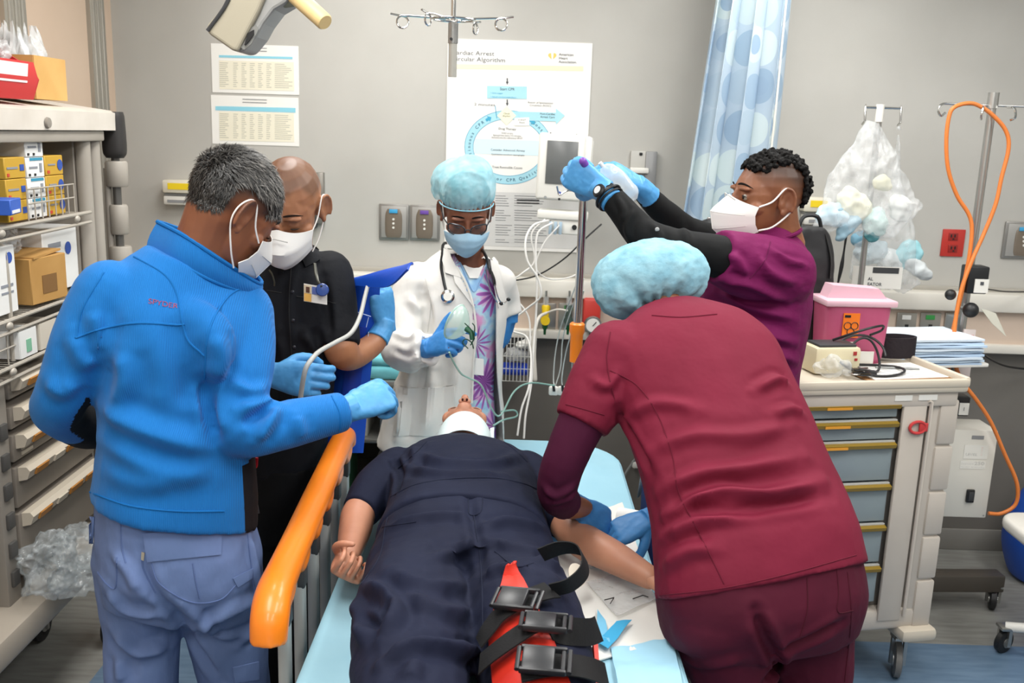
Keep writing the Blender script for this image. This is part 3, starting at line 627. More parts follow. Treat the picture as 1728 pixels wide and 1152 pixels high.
# ---------------------------------------------------------------- person 2: man in the black uniform shirt
def legs_down(mb, hipsL, knee, foot_xy, r=(.1, .085, .07, .065)):
    pass
def build_guard():
    R_ = empty('person', (at(490, 900, 2.6)[0], 2.6, 0), 'person in a black uniform shirt with an ID badge, holding up the blue cuff', 'person')
    torso = [(422, 790, 2.62, 548, 790, 2.62, .12), (418, 700, 2.62, 556, 700, 2.62, .125), (415, 620, 2.6, 566, 620, 2.6, .125), (416, 540, 2.58, 572, 540, 2.6, .125), (418, 480, 2.58, 568, 478, 2.6, .11), (440, 438, 2.6, 545, 430, 2.62, .085), (465, 420, 2.6, 522, 416, 2.62, .065)]
    aR = [(428, 470, 2.58, .07), (412, 540, 2.5, .062), (408, 600, 2.42, .056), (420, 625, 2.34, .046), (455, 632, 2.24, .034)]
    aL = [(552, 465, 2.6, .068), (566, 530, 2.56, .06), (574, 585, 2.52, .052), (592, 602, 2.56, .043), (628, 582, 2.66, .038), (648, 556, 2.70, .032)]
    hips = [(432, 900, 2.62, 545, 900, 2.62, .1), (424, 840, 2.62, 552, 840, 2.62, .125), (424, 770, 2.62, 550, 770, 2.62, .12)]
    z = lambda p, zz, r: (p[0], p[1], zz, r)
    hl = at(455, 860, 2.62); hr = at(520, 860, 2.62)
    lL = [tuple(hl) + (.095,), z(hl, .62, .085), z(hl, .45, .07), z(hl, .25, .066), z(hl, .08, .066)]
    lR = [tuple(hr) + (.095,), z(hr, .62, .085), z(hr, .45, .07), z(hr, .25, .066), z(hr, .08, .066)]
    m_b = mat('black_shirt', '#14161c', .75, var='#111318', vscale=6, bump=.5, bscale=16, bdist=.011)
    m_p = mat('black_trouser', '#0c0d10', .8, bump=.5, bscale=14, bdist=.011)
    t = MB(); t.loft(secs(hips)); limb(t, lL, cap='start'); limb(t, lR, cap='start'); me = voxel(t, .008, 6); rumple(me, .004, 9, 2); link('trousers', me, R_, m_p)
    J = MB(); J.loft(secs(torso)); limb(J, aR, cap='start', upto=3); limb(J, aL, cap='start', upto=3, add=.004)
    me = voxel(J, .006, 7); bv = bvh_of(me)
    folds(me, bv, [dict(p=[(500, 450), (490, 520), (495, 600), (492, 700)], w=.012, h=.004), dict(p=[(545, 470), (552, 520), (556, 570)], w=.012, h=-.006), dict(p=[(510, 560), (530, 590), (552, 640)], w=.014, h=.006), dict(p=[(470, 560), (480, 620), (470, 680)], w=.016, h=.005)]); rumple(me, .0035, 9, 4)
    bv = bvh_of(me); sh = link('shirt', me, R_, m_b)
    seams(sh, bv, [[(492, 435), (488, 520), (492, 600), (494, 690)], [(500, 500), (540, 505), (566, 512)], [(450, 490), (475, 494)]], mat('black_seam', '#0e1014', .7), .0016, 'placket_seam')
    for x, y in ((494, 492), (495, 540), (497, 585)):
        p, n = hit(bv, x, y)
        if p is not None: MB().ell(p - n * 0 + V(0, -.003, 0), (.005, .003, .005), n=12, m=6).build('button', mat('button_black', '#2a2c33', .3), sh)
    for x, y in ((521, 427), (529, 437)):
        p, n = hit(bv, x, y)
        if p is not None: MB().ell(p + V(0, -.003, 0), (.0035, .003, .0035), n=10, m=6).build('snap', mat('snap_steel', '#c9c9c6', .25, .9), sh)
    # open collar wings
    for q in ([(470, 418), (492, 432), (478, 462), (452, 438)], [(505, 428), (535, 405), (540, 440), (515, 452)]): patch(sh, bv, 'collar_wing', m_b, q, .004, lift=.006)
    MB().tube([at(454, 455, 2.44), at(459, 462, 2.44), at(463, 475, 2.445), at(463, 482, 2.45)], .0022, n=6, smooth=3).build('pen_clip', mat('pen_clip', '#6c6a5c', .3, .8), sh)
    bd = MB(); bd.loft(secs(torso, .03)); bd.loft(secs(hips, .03)); [limb(bd, q, .022) for q in (lL, lR)]; limb(bd, aR, (.02, .004, 2)); limb(bd, aL, (.02, .004, 2))
    Mh = head_frame(at(489, 346, 2.47), (-.06, -.86, -.50), (.03, -.48, .86)); neck = at(487, 450, 2.6)
    def hm(q):
        line = .045 + .5 * np.maximum(q[:, 1] - .02, 0) + .022 * np.exp(-((np.abs(q[:, 0]) - .042) / .016) ** 2) * smooth01(q[:, 1], .0, .04)
        return .55 * smooth01(q[:, 2] - line, -.012, .016)
    hd = head_mesh(Mh, neck, .06, 1.04, hm, 1.02)
    wR = at(462, 633, 2.22); hR = dict(wrist=wR, direc=V(.95, -.18, -.04), back=V(-.1, -.95, .25), thumb_sign=-1, curls=[(35, 60, 40), (42, 66, 42), (48, 70, 45), (52, 72, 45)], thumb='grip', s=1.02)
    wL = at(650, 548, 2.71); hL = dict(wrist=wL, direc=V(-.12, -.1, .98), back=V(.75, -.62, .1), thumb_sign=1, curls=[(50, 60, 35), (50, 62, 35), (52, 62, 35), (52, 62, 35)], thumb='pinch', s=1.06)
    body_obj(R_, bd, hd, [voxel(hand_vol(infl=-.0022, **hR)[0], .0035, 2), voxel(hand_vol(infl=-.0022, **hL)[0], .0035, 2)], skin('skin_olive', '#a5714f', '#231a15', '#98664a'))
    glove(R_, at(425, 625, 2.32), **hR); glove(R_, at(630, 584, 2.66), **hL)
    eyes(R_, Mh, 1.04, brow='#2a1d16')
    k = kn95(R_, Mh, 1.06, .038, True, wid=.071); loops(k, Mh, s=1.04)
    MB().tube([toworld(Mh, V(x, .1465 - 5.5 * x * x, -.002 - .9 * abs(x) ** 1.3)) for x in np.linspace(-.03, .03, 9)], .0016, n=6).build('nose_clip', mat('nose_clip', '#b9b7b2', .4), k)
    bvk = bvh_of(k.data) if False else None
    for p in (hl, hr): s = MB(); foot(s, (p[0], p[1], .09), (.1, -1)); s.build('boot', mat('boot_black', '#151517', .4), R_)
build_guard()

# ---------------------------------------------------------------- person 3: doctor in the white coat
def pix(co):
    d = co - CAM; z = d @ CF; return np.stack([864 + FPX * (d @ CR) / z, 576 - FPX * (d @ CU) / z], 1)
def inpoly(P, poly):
    x, y = P[:, 0], P[:, 1]; c = np.zeros(len(P), bool); n = len(poly)
    for i in range(n):
        x1, y1 = poly[i]; x2, y2 = poly[i - 1]
        k = ((y1 > y) != (y2 > y)) & (x < (x2 - x1) * (y - y1) / ((y2 - y1) + 1e-9) + x1); c ^= k
    return c
def open_front(me, poly):
    """cut the front opening of a garment (only the wall that faces the camera side)"""
    co = get_co(me); no = get_no(me); k = inpoly(pix(co), poly) & (((CAM - co) * no).sum(1) > 0)
    cut(me, lambda c: k)
def floral():
    m = mat('floral_scrub', '#9fc3e4', .8, bump=.2, bscale=40); nt = m.node_tree; N = nt.nodes; L = nt.links; b = N['Principled BSDF']
    tc = N.new('ShaderNodeTexCoord'); mp = N.new('ShaderNodeMapping'); mp.inputs['Scale'].default_value = (9.5, .01, 7.5); L.new(tc.outputs['Object'], mp.inputs[0])
    vo = N.new('ShaderNodeTexVoronoi'); vo.inputs['Scale'].default_value = 1.0; vo.inputs['Randomness'].default_value = .75; L.new(mp.outputs[0], vo.inputs['Vector'])
    sb = N.new('ShaderNodeVectorMath'); sb.operation = 'SUBTRACT'; L.new(mp.outputs[0], sb.inputs[0]); L.new(vo.outputs['Position'], sb.inputs[1])
    sp = N.new('ShaderNodeSeparateXYZ'); L.new(sb.outputs[0], sp.inputs[0])
    an = N.new('ShaderNodeMath'); an.operation = 'ARCTAN2'; L.new(sp.outputs[2], an.inputs[0]); L.new(sp.outputs[0], an.inputs[1])
    mu = N.new('ShaderNodeMath'); mu.operation = 'MULTIPLY'; mu.inputs[1].default_value = 14; L.new(an.outputs[0], mu.inputs[0])
    co = N.new('ShaderNodeMath'); co.operation = 'COSINE'; L.new(mu.outputs[0], co.inputs[0])
    ma = N.new('ShaderNodeMath'); ma.operation = 'MULTIPLY_ADD'; ma.inputs[1].default_value = -.16; L.new(co.outputs[0], ma.inputs[0]); L.new(vo.outputs['Distance'], ma.inputs[2])
    rp = N.new('ShaderNodeValToRGB'); cr = rp.color_ramp; cr.interpolation = 'LINEAR'
    cr.elements[0].position = .0; cr.elements[0].color = lin('#6b2f74'); cr.elements[1].position = .56; cr.elements[1].color = lin('#a8c6e6')
    e = cr.elements.new(.22); e.color = lin('#8a549c'); e = cr.elements.new(.42); e.color = lin('#a765b0'); e = cr.elements.new(.5); e.color = lin('#bba8da')
    L.new(ma.outputs[0], rp.inputs[0])
    n2 = N.new('ShaderNodeTexNoise'); n2.inputs['Scale'].default_value = 16; L.new(tc.outputs['Object'], n2.inputs['Vector'])
    r2 = N.new('ShaderNodeValToRGB'); c2 = r2.color_ramp; c2.elements[0].position = .4; c2.elements[0].color = lin('#8fb9e0'); c2.elements[1].position = .62; c2.elements[1].color = lin('#d59cc8')
    e = c2.elements.new(.5); e.color = lin('#b9d8e6'); L.new(n2.outputs['Fac'], r2.inputs[0])
    mx = N.new('ShaderNodeMix'); mx.data_type = 'RGBA'; sel = N.new('ShaderNodeMath'); sel.operation = 'GREATER_THAN'; sel.inputs[1].default_value = .47
    L.new(ma.outputs[0], sel.inputs[0]); L.new(sel.outputs[0], mx.inputs[0]); L.new(rp.outputs[0], mx.inputs[6]); L.new(r2.outputs[0], mx.inputs[7]); L.new(mx.outputs[2], b.inputs['Base Color'])
    return m
def cap_mesh(parent, M, shapes, m, ripple=.004, nr=26, vs=.005, edge=None, tilt=0, label=None, name='bouffant_cap', seed=1):
    h = MB(M)
    for c, r in shapes: h.ell(c, r, n=28, m=18)
    me = voxel(h, vs, 8); co = get_co(me); no = get_no(me); q = tolocal(M, co)
    a = np.arctan2(q[:, 0], q[:, 1]); k = np.exp(-((q[:, 2] - edge) / .035) ** 2)
    set_co(me, co + no * (ripple * np.sin(a * nr + 2 * np.sin(a * 5)) * k - .004 * np.exp(-((q[:, 2] - edge - .012) / .008) ** 2))[:, None])
    rumple(me, .004, 16, seed); rumple(me, .0015, 60, seed + 1)
    cut(me, lambda c: tolocal(M, c)[:, 2] < edge + tilt * tolocal(M, c)[:, 1])
    o = link(name, me, parent, m)
    if label: o['label'] = label
    return o
def build_doc():
    R_ = empty('person', (at(745, 900, 3.12)[0], 3.12, 0), 'person in a white coat, pale blue hair cap and glasses, holding an oxygen mask', 'person')
    torso = [(636, 748, 3.14, 852, 748, 3.16, .155), (648, 700, 3.14, 850, 700, 3.16, .15), (668, 640, 3.14, 848, 640, 3.16, .14), (688, 575, 3.12, 850, 575, 3.16, .13), (694, 520, 3.1, 855, 525, 3.16, .13), (694, 478, 3.1, 852, 486, 3.16, .115), (712, 446, 3.12, 842, 452, 3.16, .09), (740, 422, 3.14, 822, 430, 3.16, .07)]
    aR = [(706, 478, 3.1, .074), (684, 535, 3.06, .07), (675, 585, 3.0, .066), (692, 594, 2.93, .06), (722, 589, 2.86, .05)]
    aL = [(838, 478, 3.16, .066), (850, 505, 3.2, .055), (859, 533, 3.2, .048)]
    z = lambda p, zz, r: (p[0], p[1], zz, r)
    hl = at(700, 780, 3.14); hr = at(790, 780, 3.14)
    m_w = mat('white_coat', '#e6e4df', .8, var='#dfddd8', vscale=5, bump=.5, bscale=14, bdist=.011, stretch=(1, 1, .6))
    m_f = floral()
    # floral scrub top and trousers
    ts = [(s[0] + 22, s[1], s[2], s[3] - 14, s[4], s[5], s[6] - .026) for s in torso]
    S = MB(); S.loft(secs(ts)); me = voxel(S, .007, 5); bvs = bvh_of(me); rumple(me, .004, 9, 3); sc_ = link('scrub_top', me, R_, m_f)
    P = MB()
    for p in (hl, hr): limb(P, [tuple(p) + (.1,), z(p, .5, .08), z(p, .25, .075), z(p, .06, .075)], cap='start')
    me = voxel(P, .009, 4); link('scrub_trousers', me, R_, m_f)
    J = MB(); J.loft(secs(torso)); PR = limb(J, aR, cap='start'); limb(J, aL, cap='start')
    me = voxel(J, .006, 7); bv = bvh_of(me)
    folds(me, bv, [dict(p=[(712, 490), (722, 540), (716, 600)], w=.016, h=-.012), dict(p=[(716, 600), (705, 660), (690, 730)], w=.02, h=-.014), dict(p=[(735, 620), (730, 680), (718, 740)], w=.02, h=.01), dict(p=[(665, 640), (680, 690), (672, 740)], w=.018, h=.01), dict(p=[(760, 560), (770, 620), (765, 700)], w=.022, h=.008), dict(p=[(660, 560), (690, 570), (715, 560)], w=.01, h=.004), dict(p=[(660, 590), (690, 600), (712, 580)], w=.01, h=-.003), dict(p=[(690, 500), (705, 520), (718, 510)], w=.014, h=.006)]); rumple(me, .005, 9, 6)
    bv = bvh_of(me)
    Lp = [(757, 428), (770, 450), (786, 478), (798, 515), (803, 560), (799, 610), (796, 680), (792, 760)]; Rp = [(826, 438), (834, 470), (838, 510), (838, 580), (840, 640), (846, 700), (850, 760)]
    eL = on_surf(bv, Lp[1:-1], .002); eR = on_surf(bv, Rp[1:-1], .002)
    open_front(me, Lp + Rp[::-1]); coat = link('coat', me, R_, m_w)
    MB().tube(eL, .004, n=6).build('coat_edge', m_w, coat); MB().tube(eR, .004, n=6).build('coat_edge', m_w, coat)
    for q in ([(752, 415), (762, 440), (800, 520), (768, 478)], [(822, 425), (836, 440), (848, 500), (838, 520)]): patch(coat, bv, 'lapel', m_w, q, .004, lift=.009, nu=8, nv=14)
    patch(coat, bv, 'lapel', m_w, [(742, 420), (757, 425), (778, 470), (752, 462)], .004, lift=.01)
    seams(coat, bv, [[(668, 650), (720, 655), (770, 648)], [(668, 652), (664, 700)], [(718, 470), (727, 510), (722, 560)]], mat('coat_seam', '#cfcdc8', .8), .0016)
    patch(coat, bv, 'pocket', m_w, [(672, 655), (768, 652), (762, 735), (664, 735)], .003, lift=.003)
    patch(sc_, bvs, 'undershirt', mat('undershirt', '#efeeeb', .8), [(781, 448), (815, 448), (806, 470), (792, 470)], .002, lift=.004)
    seams(sc_, bvs, [[(776, 442), (790, 475), (800, 492), (810, 476), (822, 446)]], mat('scrub_piping', '#8fb4dc', .8), .003, 'neckline')
    bdg = patch(coat, bvs, 'name_badge', mat('badge_white', '#f0efec', .4), [(800, 602), (813, 604), (813, 632), (798, 630)], .002, lift=.012)
    bd = MB(); bd.loft(secs(torso, .055)); limb(bd, aR, .028); limb(bd, aL, .016)
    for p in (hl, hr): limb(bd, [tuple(p) + (.085,), z(p, .5, .06), z(p, .25, .05), z(p, .06, .04)])
    Mh = head_frame(at(787, 356, 3.04), (.10, -.88, -.46), (.05, -.42, .9)); neck = at(795, 462, 3.14)
    hd = head_mesh(Mh, neck, .05, .97, lambda q: .9 * smooth01(q[:, 2] - .4 * np.maximum(q[:, 1], 0) * 0, .05, .075))
    wR = at(722, 588, 2.86); hR = dict(wrist=wR, direc=at(765, 570, 2.80) - wR, back=V(-.25, -.75, .62), thumb_sign=-1, curls=[(30, 35, 20), (62, 70, 45), (70, 80, 50), (74, 82, 50)], thumb='up', s=.98)
    wL = at(861, 537, 3.2); hL = dict(wrist=wL, direc=V(-.25, -.12, -.95), back=V(.9, -.35, .0), thumb_sign=1, curls=[(25, 30, 20)] * 4, thumb='open', s=.95)
    body_obj(R_, bd, hd, [voxel(hand_vol(infl=-.0022, **hR)[0], .0035, 2), voxel(hand_vol(infl=-.0022, **hL)[0], .0035, 2)], skin('skin_brown', '#80503a', '#140f0d', '#754632'))
    m_g = mat('glove_deep', '#3583c8', .5, bump=.3, bscale=80, bdist=.0015)
    glove(R_, at(692, 594, 2.93), m=m_g, **hR); glove(R_, at(858, 515, 3.2), m=m_g, **hL)
    eyes(R_, Mh, .97, brow='#120c0a')
    # wispy translucent cap over dark hair
    m_c = mat('cap_translucent', '#93d3e2', .8, var='#b5e3ee', vscale=22, bump=.5, bscale=60, bdist=.003, alpha=.6)
    hb = bvh_of(hd[0])
    strands(R_, hb, Mh, 2200, lambda q: 1. if q[2] > .058 else 0., lambda q: .03, lambda q: (-q[0] * 3, -1, .2), .0016, ('#0c0908', '#2a1d18'), 'hair', lift=.2)
    cp = cap_mesh(R_, Mh, [((0, -.03, .075), (.092, .112, .085)), ((.03, -.075, .055), (.085, .075, .085)), ((-.01, -.03, .115), (.07, .08, .055))], m_c, .005, 30, .0045, edge=.026, tilt=.3)
    P = [toworld(Mh, V(.086 * math.sin(t), -.022 + .106 * math.cos(t), .027 + .3 * (-.022 + .106 * math.cos(t)))) for t in np.linspace(0, 2 * math.pi, 40, endpoint=False)]
    MB().tube(P, .0022, n=6, closed=True).build('elastic_band', mat('cap_band', '#8fc9dc', .7), cp)
    k = kn95(R_, Mh, .99, .022, True, m=mat('mask_blue', '#a9cbe0', .8, var='#9dc1d8', vscale=20, bump=.2, bscale=300), pleat=.004, top=-.012, low=-.118); loops(k, Mh, s=.95, zt=-.035)
    # glasses
    gl = MB(); fr = mat('glasses_frame', '#3a3d42', .25, .3); g = None
    for x in (-1, 1):
        P = [toworld(Mh, V(x * .034 + .026 * math.copysign(abs(math.cos(t)) ** .75, math.cos(t)), .112 - 9 * (max(x * (x * .034 + .026 * math.cos(t)), 0)) ** 2 * .9, -.004 + .0185 * math.copysign(abs(math.sin(t)) ** .75, math.sin(t))) * 1.01) for t in np.linspace(0, 2 * math.pi, 24, endpoint=False)]
        if g is None: g = MB().tube(P, (.0024), n=6, closed=True).build('glasses', fr, R_)
        else: MB().tube(P, .0024, n=6, closed=True).build('rim', fr, g)
        c = np.mean(P, axis=0); MB().add(np.vstack([[c], P]), [(0, i + 1, (i + 1) % 24 + 1) for i in range(24)]).build('lens', mat('lens_glass', '#c9d4dc', .05, trans=.0, alpha=.07, spec=.8), g)
        MB().tube([toworld(Mh, V(*p) * 1.01) for p in ((x * .06, .088, .004), (x * .074, .05, .006), (x * .081, -.01, .008))], .0022, n=6).build('temple', fr, g)
    MB().tube([toworld(Mh, V(t * .009, .1135, .002 + .002 * (1 - t * t)) * 1.01) for t in (-1, 0, 1)], .002, n=6).build('bridge', fr, g)
    for p in (hl, hr): s = MB(); foot(s, (p[0], p[1], .09), (.1, -1)); s.build('shoe', mat('shoe_white', '#d9d7d2', .5), R_)
    return bv
bv_coat = build_doc()
# ---------------------------------------------------------------- person 4: man in magenta scrubs raising the fluid bag
def build_purple():
    global YOFF
    YOFF = .28
    R_ = empty('person', (at(1290, 800, 2.5)[0], 2.52, 0), 'person in a magenta scrub top over black sleeves, raising a clear fluid bag', 'person')
    torso = [(1215, 800, 2.56, 1350, 790, 2.42, .145), (1205, 720, 2.58, 1346, 715, 2.42, .13), (1195, 640, 2.58, 1344, 640, 2.42, .13), (1190, 560, 2.6, 1360, 560, 2.42, .155), (1185, 490, 2.6, 1368, 490, 2.43, .15), (1205, 440, 2.6, 1367, 436, 2.45, .14), (1255, 410, 2.58, 1352, 404, 2.48, .095), (1288, 396, 2.56, 1340, 392, 2.5, .065)]
    aN = [(1318, 462, 2.42, .088), (1262, 448, 2.36, .082), (1210, 432, 2.31, .062), (1150, 418, 2.28, .053), (1098, 403, 2.27, .05), (1076, 386, 2.28, .048), (1046, 350, 2.3, .041), (1018, 322, 2.32, .034)]
    aF = [(1265, 430, 2.66, .075), (1215, 415, 2.66, .06), (1165, 395, 2.62, .05), (1150, 385, 2.6, .046), (1112, 350, 2.55, .038), (1085, 322, 2.52, .032)]
    z = lambda p, zz, r: (p[0], p[1], zz, r)
    hl = at(1245, 860, 2.55); hr = at(1320, 860, 2.45)
    hips = [(1225, 900, 2.56, 1350, 895, 2.44, .12), (1215, 840, 2.56, 1352, 835, 2.42, .13), (1215, 780, 2.56, 1350, 775, 2.42, .12)]
    m_m = mat('magenta_scrub', '#70154e', .75, var='#671247', vscale=5, bump=.5, bscale=14, bdist=.011, stretch=(1, 1, 2))
    m_k = mat('black_sleeve', '#0f1011', .75, bump=.25, bscale=30, bdist=.003)
    t = MB(); t.loft(secs(hips))
    for p in (hl, hr): limb(t, [tuple(p) + (.1,), z(p, .55, .085), z(p, .3, .078), z(p, .07, .075)], cap='start')
    link('trousers', voxel(t, .009, 5), R_, m_m)
    U = MB(); limb(U, aN, add=-.002, cap='start'); limb(U, aF, cap='start'); U.loft(secs(torso, .03)); me = voxel(U, .006, 5); bv = bvh_of(me)
    folds(me, bv, [dict(p=[(1070, 350), (1058, 380), (1062, 405)], w=.01, h=.004), dict(p=[(1040, 330), (1052, 355), (1048, 375)], w=.008, h=.004), dict(p=[(1100, 375), (1112, 400), (1105, 420)], w=.01, h=.004), dict(p=[(1150, 378), (1160, 410), (1155, 440)], w=.012, h=.003)]); rumple(me, .0025, 14, 2); bvu = bvh_of(me)
    us = link('undershirt', me, R_, m_k)
    p, n = hit(bvu, 1109, 387)
    if p is not None: MB().ell(p, (.006, .003, .006)).build('sleeve_logo', mat('logo_grey', '#9a9a9a', .4), us)
    J = MB(); J.loft(secs(torso)); limb(J, aN, add=.012, cap='start', upto=3); limb(J, aF, add=.012, cap='start', upto=2)
    me = voxel(J, .006, 7); bv = bvh_of(me)
    folds(me, bv, [dict(p=[(1215, 470), (1265, 480), (1330, 510)], w=.012, h=.008), dict(p=[(1210, 490), (1260, 515), (1345, 540)], w=.014, h=.008), dict(p=[(1225, 520), (1270, 555), (1345, 580)], w=.014, h=.009), dict(p=[(1250, 560), (1290, 590), (1345, 610)], w=.014, h=.008), dict(p=[(1280, 590), (1310, 620), (1340, 650)], w=.014, h=.008), dict(p=[(1230, 430), (1245, 440), (1262, 470)], w=.012, h=.006), dict(p=[(1280, 430), (1300, 460), (1350, 480)], w=.013, h=.006), dict(p=[(1310, 650), (1320, 690), (1342, 720)], w=.014, h=.008), dict(p=[(1300, 420), (1330, 440), (1362, 448)], w=.01, h=.005)]); rumple(me, .0035, 10, 3)
    bv = bvh_of(me); top = link('scrub_top', me, R_, m_m)
    seams(top, bv, [[(1203, 394), (1196, 420), (1206, 455)], [(1300, 408), (1290, 440), (1265, 470)]], mat('magenta_seam', '#5c1140', .8), .0018)
    ring = [at(x, y, Y) for x, y, Y in ((1286, 398, 2.53), (1310, 404, 2.44), (1344, 394, 2.44), (1350, 386, 2.53), (1330, 388, 2.6), (1300, 390, 2.6))]
    MB().tube(crom(np.array(ring + ring[:1]), 5)[:-1], .006, n=8, closed=True).build('neckband', m_m, top)
    bd = MB(); bd.loft(secs(torso, .045)); limb(bd, aN, .014); limb(bd, aF, .008)
    for p in (hl, hr): limb(bd, [tuple(p) + (.08,), z(p, .5, .06), z(p, .25, .05), z(p, .06, .04)])
    Mh = head_frame(at(1296, 332, 2.5), (-.96, -.22, .0), (.06, 0, 1)); neck = at(1318, 415, 2.52)
    fade = lambda q: smooth01(q[:, 2] - .35 * np.minimum(q[:, 1] + .02, .05), .0, .07) * (1 - smooth01(q[:, 1] - .25 * (q[:, 2] - .06), .045, .075)) * .8
    hd = head_mesh(Mh, neck, .062, 1.07, fade)
    wN = at(1014, 318, 2.33); hN = dict(wrist=wN, direc=at(974, 296, 2.36) - wN, back=V(-.35, -.9, -.1), thumb_sign=-1, curls=[(58, 75, 50), (62, 80, 50), (66, 82, 50), (70, 82, 50)], thumb='grip', s=1.1)
    wF = at(1080, 314, 2.5); hF = dict(wrist=wF, direc=at(1038, 288, 2.46) - wF, back=V(.1, -.5, .85), thumb_sign=-1, curls=[(35, 50, 30)] * 4, thumb='grip', s=1.08)
    body_obj(R_, bd, hd, [voxel(hand_vol(infl=-.0022, **hN)[0], .0035, 2), voxel(hand_vol(infl=-.0022, **hF)[0], .0035, 2)], skin('skin_deep', '#8a5638', '#120e0c', '#7c4b30'))
    glove(R_, at(1045, 352, 2.28), **hN); glove(R_, at(1112, 350, 2.55), **hF)
    hb = bvh_of(hd[0])
    # cropped curls on crown and back
    rg = np.random.default_rng(4); c0 = toworld(Mh, (0, -.01, .03)); hv = MB(); k = 0
    while k < 620:
        d = rg.normal(size=3); d /= np.linalg.norm(d)
        p, no, _, _ = hb.ray_cast(Vector(c0 + (Mh[:3, :3] @ d) * .25), Vector(-(Mh[:3, :3] @ d))); q = tolocal(Mh, np.array(p))
        w_ = .062 - .25 * max(-.02 - q[1], 0) * 0
        if not ((q[2] > .072 - .9 * max(-q[1] - .03, 0) and abs(q[0]) < .058 and q[1] < .072) or (q[1] < -.075 and q[2] > -.02)): continue
        pp = np.array(p) + np.array(no) * rg.uniform(.001, .012); r = rg.uniform(.004, .0085); hv.ell(pp, (r, r * rg.uniform(.7, 1.2), r), np.array(Matrix.Rotation(rg.uniform(0, 3), 3, Vector(rg.normal(size=3)))), n=7, m=5); k += 1
    me = voxel(hv, .0026, 1); rumple(me, .003, 160, 2); link('hair', me, R_, mat('curl_black', '#0d0b0a', .75, bump=.8, bscale=350, bdist=.003))
    eyes(R_, Mh, 1.07, open_=True, brow='#140e0b')
    k = kn95(R_, Mh, 1.09, .05, low=-.122); loops(k, Mh, (-1, 1), 1.07, r=.0026, zt=-.022, zb=-.085)
    MB().tube([toworld(Mh, V(x, .123 - .55 * abs(x), .008 - .5 * abs(x)) * 1.1) for x in np.linspace(-.03, .03, 9)], .0016, n=6).build('nose_clip', mat('nose_clip', '#b9b7b2', .4), k)
    # wrist watch
    wd = nrm(at(1045, 352, 2.28) - wN); s_, u_ = frame_from(wd); wc = wN + wd * .035
    wt = MB().tube([wc + wd * .012 + (s_ * math.cos(t) + u_ * math.sin(t)) * .038 for t in np.linspace(0, 2 * math.pi, 24, endpoint=False)], (.003), n=6, closed=True)
    wt.tube([wc + wd * -.0 + (s_ * math.cos(t) + u_ * math.sin(t)) * .038 for t in np.linspace(0, 2 * math.pi, 24, endpoint=False)], (.0045), n=6, closed=True)
    wo = wt.build('wrist_watch', mat('watch_black', '#101114', .35), R_)
    dv = nrm((CAM - wc) - wd * ((CAM - wc) @ wd)); dv = nrm(dv + V(-.6, 0, .2)); MB().lathe(wc + dv * .036, dv, [(.0, 0), (.019, 0), (.0195, .006), (.016, .01), (.0, .01)], 20).build('watch_case', MATS['watch_black'], wo)
    MB().lathe(wc + dv * .0465, dv, [(.0, 0), (.011, 0), (.011, .0008), (.0, .0008)], 16).build('watch_face', mat('watch_face', '#cfd2d4', .2), wo)
    for p in (hl, hr): s = MB(); foot(s, (p[0], p[1], .09), (-1, -.1)); s.build('shoe', MATS['shoe_black'], R_)
    YOFF = 0.0
build_purple()

